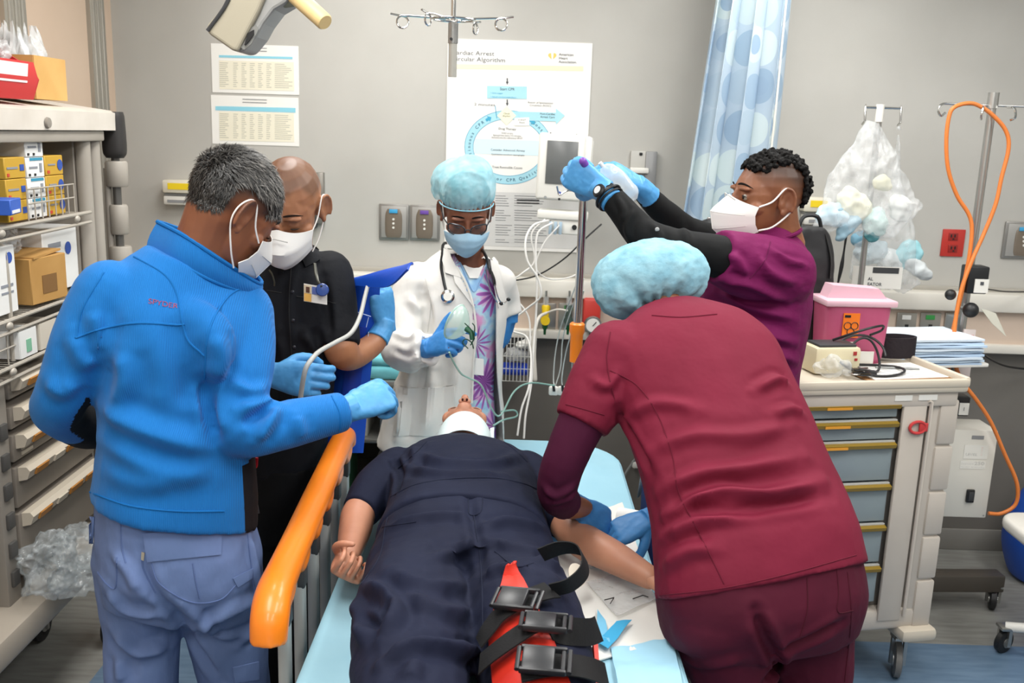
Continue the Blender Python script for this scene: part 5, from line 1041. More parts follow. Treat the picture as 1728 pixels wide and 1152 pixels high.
b = MB(); b.tube([(.035 + .055 * math.cos(t) + .10, 2.285 + .028 * math.sin(t), .83 + .055 * math.sin(t)) for t in np.linspace(0, 2 * math.pi, 24, endpoint=False)], [(.012, .002)] * 24, n=8, closed=True); b.build('tourniquet', mat('tourniquet_blue', '#5b9fd8', .5), None, label='blue rubber tourniquet tied round the bare upper arm', cat='tourniquet')
MB().lathe(atz(1042, 868, .735), (1, -.4, 0), [(0, 0), (.02, 0), (.022, .006), (.022, .09), (.02, .096), (0, .096)], 20).build('gauze_roll', mat('gauze', '#f2f1ee', .9, bump=.4, bscale=80), None, label='white gauze roll on the sheet behind the gloved hands', cat='gauze roll')
# ---------------------------------------------------------------- red leg splint with black straps
def build_splint():
    R_ = empty('leg_splint', (.0, 1.3, .73), 'red padded leg splint with black webbing straps and side-release buckles', 'splint')
    m_r = mat('splint_red', '#d2311f', .45, var='#c22a1c', vscale=8, bump=.4, bscale=18, bdist=.004); m_w = mat('webbing_black', '#1a1a1b', .75, bump=.5, bscale=220, bdist=.001)
    slab('backing', rrect(-.275, .195, 1.0, 1.62, .05), .722, .738, .005, mat('splint_dark_red', '#b01526', .5), R_)
    f = patch(R_, bv_navy, 'red_panel', m_r, [(858, 946), (866, 944), (925, 1062), (826, 1066)], .012, 14, 14, .004)
    patch(R_, bv_navy, 'red_panel', m_r, [(826, 1064), (925, 1060), (962, 1160), (836, 1165)], .012, 14, 14, .004)
    b = MB(); b.sheet(np.array([[V(.165 + .012 * u, 1.60 - .16 * v, .74 + .13 * u * (1 - .55 * v)) for v in np.linspace(0, 1, 10)] for u in np.linspace(0, 1, 8)]), .008); b.build('side_wing', m_r, R_)
    band(R_, bv_navy, [(826, 1092), (850, 1055), (880, 1030), (925, 1012)], .046, m_w, lift=.02)
    band(R_, bv_navy, [(830, 1132), (870, 1100), (915, 1072), (960, 1066), (1000, 1072), (1018, 1090)], .046, m_w, lift=.024)
    band(R_, bv_navy, [(885, 1150), (930, 1138), (980, 1140), (1015, 1150)], .046, m_w, lift=.02)
    # loose curled strap end
    p0, n0 = hit(bv_navy, 925, 1012); P = [p0 + n0 * .02 if n0 @ (CAM - p0) > 0 else p0 - n0 * .02]; P += [P[0] + V(.035, .01, .008), P[0] + V(.062, .045, .022), P[0] + V(.055, .085, .04), P[0] + V(.02, .09, .044), P[0] + V(-.02, .085, .03)]
    P = crom(np.array(P), 6); T = np.gradient(P, axis=0); S = np.cross(T, V(.15, -.35, 1)); S = np.cross(np.cross(T, V(0, -.55, .8)), T) * 0 + V(-.012, -.01, .02) / .0255; S = np.repeat(nrm(V(-.35, -.5, .75))[None], len(P), 0)
    MB().sheet(np.array([[P[i] + S[i] * .044 * (j / 3 - .5) for j in range(4)] for i in range(len(P))]), .0022).build('strap_end', m_w, R_)
    for (x, y, ang) in ((872, 1036, -34), (915, 1080, -26), (912, 1140, -14)):
        p, n = hit(bv_navy, x, y)
        if p is None: continue
        n = -n if n @ (CAM - p) < 0 else n; n = nrm(n + V(0, -.2, .8)); ex = CR * math.cos(math.radians(ang)) - (-CU) * math.sin(math.radians(ang)) * 1.0; ex = nrm(ex - n * (ex @ n)); ey = np.cross(n, ex)
        M = np.eye(4); M[:3, 0] = ex; M[:3, 1] = ey; M[:3, 2] = n; M[:3, 3] = p + n * .034
        k = MB(M); k.box((-.004, 0, 0), (.052, .05, .013), bev=.004); bk = k.build('buckle', mat('buckle_black', '#26272a', .35), R_)
        for s in (-1, 1): k = MB(M); k.box((.004, s * .024, 0), (.075, .007, .012), bev=.003); k.build('buckle_arm', MATS['buckle_black'], bk)
        for xx in (-.036, .036, .046): k = MB(M); k.cyl((xx, -.024, 0), (xx, .024, 0), .004, n=8); k.build('buckle_bar', MATS['buckle_black'], bk)
build_splint()
# ---------------------------------------------------------------- blue cuff with its grey tube, held up by the uniformed man
def build_cuff():
    R_ = empty('pressure_cuff', at(585, 765, 2.68), 'large royal blue pressure cuff held up in gloved hands', 'pressure cuff')
    m_b = mat('cuff_blue', '#1450c4', .45, var='#1149b6', vscale=7, bump=.25, bscale=30, bdist=.002); m_d = mat('cuff_blue_dark', '#0f3aa8', .45)
    L = [(588, 476), (572, 520), (563, 600), (552, 690), (543, 764)]; Rr = [(642, 478), (638, 530), (628, 610), (620, 690), (613, 764)]
    L = crom(np.array(L, float), 6); Rr = crom(np.array(Rr, float), 6)
    G = np.array([[at(l[0] * (1 - u) + r[0] * u, l[1] * (1 - u) + r[1] * u, 2.67 + .03 * math.sin(i * .12) - .02 * math.sin(u * 3.14)) for u in np.linspace(0, 1, 10)] for i, (l, r) in enumerate(zip(L, Rr))])
    MB().sheet(G, .007).build('cuff_panel', m_b, R_)
    k = G[8:20, 3:8] + V(0, -.006, 0); MB().sheet(k, .004).build('bladder_panel', m_d, R_)
    q = [(590, 474, 2.66), (640, 460, 2.56), (698, 447, 2.5)]; q2 = [(600, 482, 2.62), (655, 484, 2.5), (690, 456, 2.44)]
    a = crom(np.array([at(*p) for p in q]), 6); b_ = crom(np.array([at(*p) for p in q2]), 6)
    MB().sheet(np.array([[a[i] * (1 - u) + b_[i] * u + V(0, 0, .008 * math.sin(3.14 * u)) for u in np.linspace(0, 1, 6)] for i in range(len(a))]), .006).build('top_flap', m_b, R_)
    m_l = mat('print_pale', '#b9cdf0', .5)
    for pts in (((571, 516), (626, 534)), ((566, 576), (574, 577)), ((605, 588), (622, 592)), ((622, 535), (618, 552)), ((622, 560), (619, 590))):
        P = [at(p[0], p[1], 2.643) for p in pts]; MB().tube(P, .0012, n=6).build('printed_line', m_l, R_)
    P = [at(622, 476, 2.6), at(616, 500, 2.52), at(607, 535, 2.44), at(592, 562, 2.36), at(565, 578, 2.28), at(540, 592, 2.2), at(526, 606, 2.15), at(515, 625, 2.13), at(508, 665, 2.15), at(507, 690, 2.16)]
    MB().tube(P, .0058, n=10, smooth=6).build('air_tube', mat('tube_grey', '#a9aaa6', .5), R_)
build_cuff()
# ---------------------------------------------------------------- things worn or held by the doctor and the uniformed man
def build_small():
    R_ = empty('stethoscope', at(790, 500, 2.95), 'black and steel stethoscope hanging round the doctor\'s neck', 'stethoscope')
    m_k = mat('rubber_black', '#141517', .4)
    P = on_surf(bv_coat, [(748, 428), (745, 450), (749, 475), (754, 494)], .008); P = np.vstack([[at(775, 412, 3.2), at(750, 410, 3.12)], P]); MB().tube(P, .0048, n=8, smooth=3).build('tubing', m_k, R_)
    p, n = hit(bv_coat, 756, 500); n = -n if n @ (CAM - p) < 0 else n
    cp = MB().lathe(p + n * .006, n, [(0, 0), (.018, 0), (.022, .004), (.022, .009), (.018, .011), (0, .011)], 24).build('chest_piece', M_chrome, R_)
    MB().lathe(p + n * .0172, n, [(0, 0), (.014, 0), (.014, .001), (0, .001)], 20).build('diaphragm', mat('diaphragm', '#e9e7df', .3), cp)
    P = [at(775, 412, 3.2), at(808, 418, 3.12), at(819, 430, 3.03), at(825, 448, 2.99), at(829, 462, 2.985)]; MB().tube(P, .0052, n=8, smooth=4).build('tubing', m_k, R_)
    MB().tube([at(829, 458, 2.985), at(834, 472, 2.98), at(835, 482, 2.98)], .0045, n=8, smooth=3).build('yoke', m_k, R_)
    for a in ([(819, 455), (826, 485), (838, 508), (846, 512)], [(835, 480), (840, 500), (848, 512), (858, 505)]):
        Q = [at(x, y, 2.975) for x, y in a]; t = MB().tube(Q, .0022, n=8, smooth=5).build('ear_tube', M_chrome, R_)
        MB().ell(Q[-1], (.007, .006, .006)).build('ear_tip', m_k, t)
    # oxygen mask in her hand
    R_ = empty('oxygen_mask', at(775, 575, 2.75), 'clear green-tinted oxygen mask with strap in the doctor\'s hand', 'oxygen mask')
    m_o = mat('oxygen_mask_clear', '#cfe8df', .15, alpha=.42, spec=.8)
    c = at(776, 548, 2.74); ax = nrm(V(.55, -.35, -.25)); G = []
    sd, up = frame_from(ax)
    for i in range(9):
        t = i / 8; G.append([c + ax * (.045 * t - .02) + (sd * math.cos(a) * (.042 - .03 * t ** 2) + up * math.sin(a) * (.056 - .042 * t ** 2)) for a in np.linspace(0, 2 * math.pi, 21)])
    G = np.array(G); sh = MB().sheet(G, .0016).build('mask_shell', m_o, R_)
    MB().tube(G[0][:-1], .0032, n=8, closed=True).build('rim', mat('oxygen_rim', '#bfe0d4', .2, alpha=.7), sh)
    MB().tube([c + ax * .024, c + ax * .045, c + ax * .05 + V(0, 0, -.02)], .008, n=10).build('port', mat('oxygen_green', '#1d5a3c', .4), R_)
    st = mat('strap_green', '#12402a', .4)
    for q in ([(784, 545), (795, 556), (800, 570), (794, 582), (799, 572), (801, 552), (797, 545)], [(790, 588), (781, 578), (786, 572), (796, 578), (799, 588)]): MB().tube([at(x, y, 2.70 + .003 * i) for i, (x, y) in enumerate(q)], .0018, n=6, smooth=5).build('strap', st, R_)
    MB().tube([at(758, 594, 2.74), at(765, 610, 2.78), at(778, 630, 2.82), at(792, 638, 2.86), at(812, 650, 2.88), at(830, 690, 2.92), at(845, 700, 2.95), at(868, 660, 3.0), at(895, 646, 3.1), at(935, 650, 3.2)], .003, n=8, smooth=6).build('oxygen_line', mat('oxygen_line', '#9fc9bd', .25, alpha=.75), R_)
    MB().tube([at(832, 718, 2.9), at(850, 708, 2.95), at(872, 702, 3.05), at(868, 692, 3.05), at(845, 694, 3.0)], .003, n=8, smooth=6).build('oxygen_line', MATS['oxygen_line'], R_)
    # ID badge of the uniformed man
    R_ = empty('id_badge', at(530, 513, 2.43), 'photo ID card with a blue badge reel clipped to the black shirt', 'badge')
    q = [at(x, y, Y) for x, y, Y in ((513, 478, 2.447), (552, 485, 2.44), (552, 514, 2.435), (513, 508, 2.442))]; G = np.array([[(q[0] * (1 - u) + q[1] * u) * (1 - v) + (q[3] * (1 - u) + q[2] * u) * v for v in np.linspace(0, 1, 3)] for u in np.linspace(0, 1, 3)])
    MB().sheet(G, .0015).build('card', mat('card_white', '#e8e5de', .4), R_)
    def pc(name, col, u0, u1, v0, v1, off=.003):
        f = lambda u, v: (q[0] * (1 - u) + q[1] * u) * (1 - v) + (q[3] * (1 - u) + q[2] * u) * v + V(0, -off, 0)
        MB().sheet(np.array([[f(u, v) for v in (v0, v1)] for u in (u0, u1)]), .0008).build(name, mat('badge_' + col, col, .4), R_)
    pc('printed_photo', '#d9c7a8', .02, .33, .05, .5); pc('printed_face', '#5a3a2c', .1, .26, .14, .46, .004); pc('printed_band', '#e7b45c', .02, .33, .52, .96); pc('printed_field', '#5f6fae', .36, .75, .08, .5)
    c = at(544, 489, 2.425); MB().lathe(c, nrm(V(.1, -1, .2)), [(0, 0), (.014, 0), (.017, .003), (.015, .006), (0, .007)], 20).build('badge_reel', mat('reel_blue', '#2f4a8c', .25), R_)
    MB().tube([at(531, 444, 2.455), at(533, 460, 2.445), at(536, 474, 2.435), at(543, 484, 2.42)], [.004, .005, .004, .003], n=8).build('clip', mat('clip_dark', '#4a4a44', .3, .6), R_)
    # fluid bag and vial in the raised hands
    R_ = empty('fluid_bag', at(1045, 330, 2.66), 'clear soft infusion bag squeezed between raised gloved hands', 'fluid bag')
    a = at(1022, 286, 2.66); e = at(1066, 338, 2.68); d = e - a; sd = nrm(np.cross(d, V(0, 1, 0)))
    b = MB(); b.loft([(a - d * .1, sd * .012, V(0, .008, 0)), (a + d * .08, sd * .03, V(0, .016, 0)), (a + d * .5, sd * .036, V(0, .024, 0)), (a + d * .9, sd * .034, V(0, .02, 0)), (a + d * 1.05, sd * .016, V(0, .008, 0))], n=20, power=2.6)
    me = voxel(b, .004, 3); rumple(me, .003, 30, 2); link('bag', me, R_, mat('bag_clear', '#e6eef2', .12, alpha=.5, spec=.9))
    MB().tube([a - d * .1, a - d * .22], .006, n=10).build('bag_port', M_plas, R_)
    R_ = empty('blood_vial', at(985, 275, 2.6), 'small tube with a purple cap poking out of the raised fist', 'vial')
    v0 = at(990, 282, 2.63); v1 = at(981, 268, 2.60); dv = nrm(v1 - v0); MB().tube([v0 - dv * .02, v0 + dv * .012], .0085, n=12).build('tube', M_clear, R_); MB().tube([v0 + dv * .008, v0 + dv * .03], .0105, n=14, cap='round').build('cap', mat('cap_purple', '#7a45a8', .4), R_)
build_small()
# ---------------------------------------------------------------- supply shelving on the left
def build_shelf():
    R_ = empty('supply_shelf', (-1.49, 2.6, 0), 'tall grey supply cart with wire shelves and drawers along the beige wall', 'supply cart')
    g = mat('cart_grey', '#a8a197', .5, var='#9e978d', vscale=4); dk = mat('cart_dark', '#4b4947', .7); wr = mat('wire_cream', '#b5aea3', .4, .2); gd = mat('cart_grey_dark', '#8d867d', .55)  # gd: darker grey for latch, end panel and drawer bank
    X0, XF, Y0, Y1 = -1.655, -1.325, 1.75, 3.2
    top = MB(); top.prism([(XF, 0, 1.745), (XF, 0, 1.800), (XF - .02, 0, 1.808), (X0, 0, 1.845), (X0, 0, 1.745)], (0, Y1 - Y0, 0)); top.v[-1] += V(0, Y0, 0); top.build('top', mat('cart_top', '#d6cfc5', .5, var='#c9c1b6', vscale=6), R_)
    MB().box(((X0 + XF) / 2, (Y0 + Y1) / 2 - .03, 1.728), (XF - X0 - .02, Y1 - Y0 - .1, .034), bev=.006).build('top_frame', g, R_)
    MB().lathe(V(XF + .002, 2.72, 1.765), (1, 0, 0), [(0, 0), (.016, 0), (.014, .006), (0, .008)], 16).build('latch', gd, R_)
    MB().box((X0 + .012, (Y0 + Y1) / 2 - .05, 1.08), (.02, Y1 - Y0 - .12, 1.3)).build('back_panel', dk, R_)
    for y in (3.03, 3.1): MB().tube([(XF - .045, y, .40), (XF - .045, y, 1.73)], .024, n=16).build('post', g, R_)
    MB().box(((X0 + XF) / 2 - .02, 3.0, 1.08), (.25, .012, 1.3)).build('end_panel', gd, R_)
    # stacked tubular hinge blocks with a black grip at the end
    hx, hy = XF - .02, 3.215
    MB().loft([(V(hx, hy, 1.655), V(.026, 0, 0), V(0, .026, 0)), (V(hx, hy, 1.68), V(.036, 0, 0), V(0, .034, 0)), (V(hx, hy, 1.78), V(.034, 0, 0), V(0, .034, 0)), (V(hx, hy, 1.805), V(.03, 0, 0), V(0, .03, 0))], n=20, power=3).build('grip', mat('grip_black', '#2b2827', .6), R_)
    for z0, z1, r in ((1.56, 1.645, .036), (1.40, 1.50, .03), (1.22, 1.36, .036), (1.0, 1.17, .036)): MB().lathe((hx, hy + .005, z0), (0, 0, 1), [(0, 0), (r - .004, 0), (r, .006), (r, z1 - z0 - .006), (r - .004, z1 - z0), (0, z1 - z0)], 20).build('hinge_block', g, R_)
    MB().tube([(hx, hy, .95), (hx, hy, 1.66)], .014, n=12).build('hinge_rod', mat('rod_dark', '#6d6b67', .35, .6), R_)
    MB().tube([(hx - .03, hy, .95), (hx - .03, hy, 1.62)], .012, n=12).build('hinge_rod', g, R_)
    # wire shelves
    for z in (1.494, 1.25, 1.125):
        e = 2.98; xf = XF - .01
        sh = MB().tube([(xf, Y0, z), (xf, e, z)], .006, n=8).build('wire_shelf', wr, R_)
        MB().tube([(xf + .0, Y0, z - .035), (xf, e, z - .03)], .005, n=8).build('edge_wire', wr, sh)
        b = MB()
        for k in range(int((e - Y0) / .022)): y = Y0 + .02 + k * .022; b.tube([(xf, y, z), (X0 + .03, y, z + .002)], .0018, n=5)
        for x in (X0 + .03, (X0 + xf) / 2): b.tube([(x, Y0, z - .004), (x, e, z - .004)], .0035, n=6)
        b.build('shelf_wires', wr, sh)['kind'] = 'stuff'
        for y in (2.45, 2.88): MB().ell((xf + .004, y, z - .012), (.008, .014, .011)).build('shelf_clip', wr, sh)
    for y0, y1, z in ((2.62, 2.90, 1.50), (2.40, 2.80, 1.13)):
        b = MB(); xf = XF - .02
        for zz in (z + .085, z + .045): b.tube([(xf, y0, zz), (xf, y1, zz)], .0025, n=6)
        for k in range(8): y = y0 + (y1 - y0) * k / 7; b.tube([(xf, y, z), (xf, y, z + .085)], .0022, n=6)
        b.build('wire_guard', wr, R_)['kind'] = 'stuff'
    MB().tube([(XF - .03, 2.50, 1.13), (XF - .03, 2.50, 1.42), (XF - .06, 2.50, 1.44), (XF - .1, 2.5, 1.44)], .007, n=8, smooth=4).build('wire_upright', wr, R_)
    MB().tube([(XF - .08, 2.93, 1.5), (XF - .08, 2.93, 1.60), (XF - .12, 2.93, 1.605)], .004, n=8, smooth=3).build('wire_upright', wr, R_)
    # drawer bank
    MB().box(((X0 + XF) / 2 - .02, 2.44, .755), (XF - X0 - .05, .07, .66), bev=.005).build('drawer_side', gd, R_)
    for k in range(6): MB().box((XF - .042, 2.44, .52 + k * .085), (.012, .034, .045), bev=.003).build('rail_slot', dk, R_)
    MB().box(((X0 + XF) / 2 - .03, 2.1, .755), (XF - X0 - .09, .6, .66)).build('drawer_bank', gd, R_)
    zs = [(1.02, 1.09), (.935, 1.005), (.84, .925), (.705, .83), (.50, .695)]
    lab = mat('drawer_strip', '#a9712f', .5); wl = mat('drawer_label', '#c4b9a8', .6)
    for k, (a, c) in enumerate(zs):
        d = MB().box((XF - .125, 2.725, (a + c) / 2), (.17, .49, c - a - .008), bev=.004).build('drawer', mat('drawer_face', '#827a70', .5, var='#797168', vscale=5), R_)
        h = MB(); h.prism([(XF - .042, 0, c - .006), (XF - .016, 0, c - .004), (XF - .006, 0, c - .016), (XF - .016, 0, c - .040), (XF - .042, 0, c - .046)], (0, .46, 0)); h.v[-1] += V(0, 2.495, 0); h.build('drawer_pull', wl, d)
        for y0, y1, m in ((2.53, 2.60, lab), (2.64, 2.70, wl), (2.72, 2.80, lab), (2.83, 2.90, lab)): MB().box((XF - .0075, (y0 + y1) / 2, c - .026), (.006, y1 - y0, .02), R=rotm((0, 1, 0), .35)).build('label_strip', m, d)
    for y0 in (2.52, 2.70):
        for q in range(4): MB().box((XF - .0385, y0 + .03, .90 - q * .014), (.003, .06, .009)).build('card_label', wl, R_)
    MB().box(((X0 + XF) / 2 + .02, (Y0 + 3.12) / 2, .405), (XF - X0 + .02, 3.12 - Y0, .085), bev=.015).build('base_tray', mat('cart_base', '#a79d90', .5), R_)
    for y in (1.9, 3.0):
        for x in (X0 + .05, XF - .04): caster(R_, (x, y, 0), .06, (0, 1), .37)
    MB().box((-1.6, 2.45, .2), (.02, 1.3, .3)).build('shadow_panel', mat('shadow_dark', '#1b1a19', .8), R_)  # near-black sheet added under the base tray, painting in the shadow there
build_shelf()
def carton(name, c, d, m, label, cat, rot=0, group=None, flaps=False, prints=()):
    """cardboard box; prints: (material, y0, y1, z0, z1) as fractions on the face towards the room"""
    c = np.array(c, float); R = rotm((0, 0, 1), rot)
    e = empty(name, c - V(0, 0, d[2] / 2), label, cat, group)
    MB().box(c, d, R, bev=.002, seg=1).build('carton', m, e)
    for pm, y0, y1, z0, z1, kind in prints:
        q = c + R @ V(d[0] / 2 + .0008, d[1] * ((y0 + y1) / 2 - .5), d[2] * ((z0 + z1) / 2 - .5))
        if kind == 'o': MB().lathe(q, R @ V(1, 0, 0), [(0, 0), (d[1] * (y1 - y0) / 2, 0), (d[1] * (y1 - y0) / 2, .0006), (0, .0006)], 16).build('printed_logo', pm, e)
        else: MB().box(q, (.0014, d[1] * (y1 - y0), d[2] * (z1 - z0)), R).build('printed_field', pm, e)
    return e
def build_supplies():
    ye = mat('box_yellow', '#c39a2f', .6); wh = mat('box_white', '#e6e6e4', .6); bl = mat('print_blue', '#2a4fa5', .5); tl = mat('print_teal', '#2f8fb0', .5); gy = mat('print_grey', '#8b8f98', .5); rd = mat('print_red', '#c8432f', .5); kb = mat('cardboard', '#b98f55', .8, var='#b0864d', vscale=9); kb2 = mat('cardboard_light', '#d2a869', .8, var='#c89d5e', vscale=7)
    rows = ['bottom', 'second', 'third', 'top']
    xb = -1.455; z0 = 1.5
    for r in range(3):
        carton('glove_box', (xb, 2.588, z0 + .029 + r * .0575), (.2, .108, .056), ye, f'yellow glove box at the {rows[r] if r < 2 else "top"} of the stack left of the white boxes', 'glove box', 0, 'yellow glove boxes', prints=((bl, .72, .92, .35, .65, 'b'), (gy, .1, .6, .45, .55, 'b'), (rd, .1, .2, .1, .25, 'b')))
        carton('glove_box', (xb, 2.808, z0 + .029 + r * .0575), (.2, .108, .056), ye, f'yellow glove box at the {rows[r] if r < 2 else "top"} of the stack right of the white boxes', 'glove box', 0, 'yellow glove boxes', prints=((bl, .66, .96, .2, .8, 'o'), (rd, .1, .22, .1, .25, 'b'), (gy, .15, .55, .5, .58, 'b')))
    for r in range(4):
        carton('mask_box', (xb, 2.698, z0 + .0285 + r * .0565), (.2, .10, .055), wh, f'white and blue supply box, {rows[r]} of its four-high stack between yellow boxes', 'supply box', 0, 'white supply boxes', prints=((tl, .2, .9, .85, .99, 'b'), (gy, .15, .6, .45, .55, 'b'), (gy, .72, .85, .25, .7, 'b'), (M_blk, .1, .2, .08, .2, 'b'), (M_blk, .4, .5, .08, .2, 'b')))
    carton('blue_packet', (-1.38, 2.47, z0 + .05), (.15, .09, .04), mat('packet_blue', '#2f5fc0', .5), 'bright blue flat packet at the near end of the top wire shelf', 'packet', .2, prints=((wh, .1, .8, .1, .3, 'b'),))
    carton('dressing_carton', (-1.50, 2.885, 1.263 + .095), (.22, .22, .19), wh, 'large white carton with blue oval logo on the middle wire shelf', 'carton', 0, prints=((bl, .62, .8, .35, .95, 'o'), (gy, .15, .5, .7, .78, 'b'), (gy, .1, .55, .4, .44, 'b')))
    e = carton('small_carton', (-1.40, 2.70, 1.263 + .065), (.13, .17, .13), kb, 'open brown cardboard box in front of the white carton', 'carton', -.12, prints=((mat('print_brown', '#7d5a30', .7), .3, .7, .2, .6, 'b'),))
    MB().box((-1.40, 2.70, 1.398), (.12, .16, .006), R=rotm((1, 0, 0), .05)).build('flap', kb, e)
    carton('tall_carton', (-1.42, 2.49, 1.263 + .09), (.14, .10, .18), wh, 'upright white carton with blue mark at the near end of the middle shelf', 'carton', 0, prints=((bl, .55, .85, .7, .95, 'o'), (gy, .2, .8, .4, .44, 'b'), (gy, .2, .8, .3, .33, 'b')))
    # bins on the lowest wire shelf
    for (y, w_, m, lb) in ((2.545, .09, wh, 'white open bin with green sticker on the lowest wire shelf'), (2.66, .10, mat('bin_beige', '#cfc6b8', .5), 'beige open bin beside the white bin on the lowest wire shelf')):
        e = empty('storage_bin', (-1.42, y, 1.135), lb, 'bin'); d = .17; h = .075; t = .004
        for c_, s in (((-1.42, y, 1.138), (d, w_, t)), ((-1.42 + d / 2, y, 1.135 + h / 2), (t, w_, h)), ((-1.42 - d / 2, y, 1.135 + h / 2), (t, w_, h)), ((-1.42, y + w_ / 2, 1.135 + h / 2), (d, t, h)), ((-1.42, y - w_ / 2, 1.135 + h / 2), (d, t, h))): MB().box(c_, s).build('bin_wall', m, e)
        if m is wh: MB().box((-1.42 + d / 2 + .003, y, 1.165), (.002, .025, .035)).build('sticker', mat('sticker_green', '#7fb89a', .6), e)
    MB().loft([(V(-1.42, 2.76, 1.14), V(.05, 0, 0), V(0, .04, 0)), (V(-1.42, 2.76, 1.165), V(.055, 0, 0), V(0, .045, 0)), (V(-1.42, 2.76, 1.18), V(.03, 0, 0), V(0, .025, 0))], n=20).build('green_dish', mat('dish_green', '#7c9a80', .5), None, label='muted green round dish on the lowest wire shelf', cat='dish')
    MB().box((-1.385, 2.86, 1.158), (.07, .07, .04), rotm((0, 0, 1), .3), bev=.01).build('blue_clip', mat('clip_blue', '#2c3c6b', .4), None, label='dark blue plastic clip box on the lowest wire shelf', cat='clip')
    # on top: red bin with films, brown box with a clear bag
    zt = 1.826
    e = empty('red_bin', (-1.40, 2.62, zt), 'red plastic hopper bin with white label on top of the supply cart', 'bin'); m = mat('bin_red', '#c4282a', .4)
    b = MB(); b.prism([(-1.35, 0, zt + .0), (-1.33, 0, zt + .055), (-1.34, 0, zt + .10), (-1.36, 0, zt + .10), (-1.37, 0, zt + .012), (-1.50, 0, zt + .012), (-1.52, 0, zt + .13), (-1.535, 0, zt + .13), (-1.52, 0, zt)], (0, .24, 0)); b.v[-1] += V(0, 2.46, 0); b.build('bin_shell', m, e)
    for y in (2.465, 2.70): b = MB(); b.prism([(-1.35, 0, zt), (-1.33, 0, zt + .055), (-1.35, 0, zt + .085), (-1.44, 0, zt + .14), (-1.53, 0, zt + .13), (-1.52, 0, zt)], (0, .006, 0)); b.v[-1] += V(0, y, 0); b.build('bin_side', m, e)
    MB().box((-1.332, 2.56, zt + .068), (.004, .17, .05), R=rotm((0, 1, 0), .12)).build('bin_label', wh, e)
    e = empty('brown_carton', (-1.42, 2.84, zt), 'tan cardboard box lined with a clear bag on top of the supply cart', 'carton')
    b = MB(); d = (.17, .19, .12); c = V(-1.46, 2.865, zt + .064); t = .004
    for cc, s in ((V(0, 0, -.058), (d[0], d[1], t)), (V(d[0] / 2, 0, 0), (t, d[1], d[2])), (V(-d[0] / 2, 0, 0), (t, d[1], d[2])), (V(0, d[1] / 2, 0), (d[0], t, d[2])), (V(0, -d[1] / 2, 0), (d[0], t, d[2]))): MB().box(c + cc, s).build('box_wall', kb2, e)
    def film(name, c, r, seed, label, m=M_film, amp=.03, sc=14, parent=None, cat='plastic bag', flat=None):
        h = MB(); h.ell(c, r, n=24, m=16); me = voxel(h, max(r) / 26, 1); rumple(me, amp, sc * .7, seed, ridged=True); rumple(me, amp * .3, sc * 2.2, seed + 1, ridged=True)
        if flat is not None: co = get_co(me); co[:, 2] = np.maximum(co[:, 2], flat + .001); set_co(me, co)
        return props(link(name, me, parent, m), None if parent else label, None if parent else cat)
    def liner(parent, name, c, r, h, seed, m, label=None, cat=None):
        """open crumpled bag: a ring of film with a ragged pointed top"""
        rg = np.random.default_rng(seed); n = 44; G = []
        for i in range(n + 1):
            a = 2 * math.pi * (i % n) / n; d = V(math.cos(a), math.sin(a), 0); hh = h * (.55 + .55 * abs(noise.noise(Vector((math.cos(a) * 2.1 + seed, math.sin(a) * 2.1, seed)))) * 1.6)
            G.append([c + d * V(*r, 0) * (.9 + .32 * v * math.sin(a * 7 + seed) * .5 - .35 * v * v + .22 * noise.noise(Vector((math.cos(a) * 5, math.sin(a) * 5, v * 2 + seed)))) + V(0, 0, hh * v) for v in np.linspace(0, 1, 9)])
        return props(MB().sheet(np.array(G), .001).build(name, m, parent), label, cat)
    liner(e, 'liner_bag', c + V(0, 0, .02), (.072, .082), .14, 4, M_film); liner(e, 'liner_bag', c + V(0, -.02, .03), (.045, .05), .12, 8, M_film)
    film('film_bag', V(-1.43, 2.56, zt + .135), (.07, .12, .05), 7, 'milky plastic film bags heaped in the red bin', amp=.03, sc=16)
    liner(None, 'film_bag', V(-1.56, 2.72, zt + .01), (.045, .05), .2, 11, M_film, 'upright clear bag with ragged tip behind the red bin', 'plastic bag')
    film('film_bag', V(-1.47, 2.66, 1.263 + .17), (.06, .07, .06), 12, 'clear plastic bag bulging above the open brown cardboard box', amp=.025, sc=18)
    # bags on the base tray
    mclr = mat('tubing_bag', '#d3d9db', .12, var='#aeb6b9', vscale=14, bump=.9, bscale=24, bdist=.012, alpha=.3, spec=.9)
    film('tubing_bag', V(-1.30, 2.50, .53), (.075, .10, .085), 15, 'round crumpled clear bag of tubing at the near end of the base tray', mclr, .03, 15, flat=.4495)
    film('tubing_bag', V(-1.28, 2.66, .505), (.08, .12, .065), 18, 'crumpled clear bag of tubing with white slip on the base tray', mclr, .03, 15, flat=.4495)
    film('tubing_bag', V(-1.24, 2.56, .475), (.07, .11, .045), 21, 'flattened clear bag spilling over the front edge of the base tray', mclr, .025, 16, flat=.4495)
    MB().box((-1.205, 2.63, .53), (.003, .02, .07), R=rotm((1, 0, 0), .5)).build('paper_slip', wh, None, label='white paper slip standing in the clear tubing bag', cat='slip')
build_supplies()
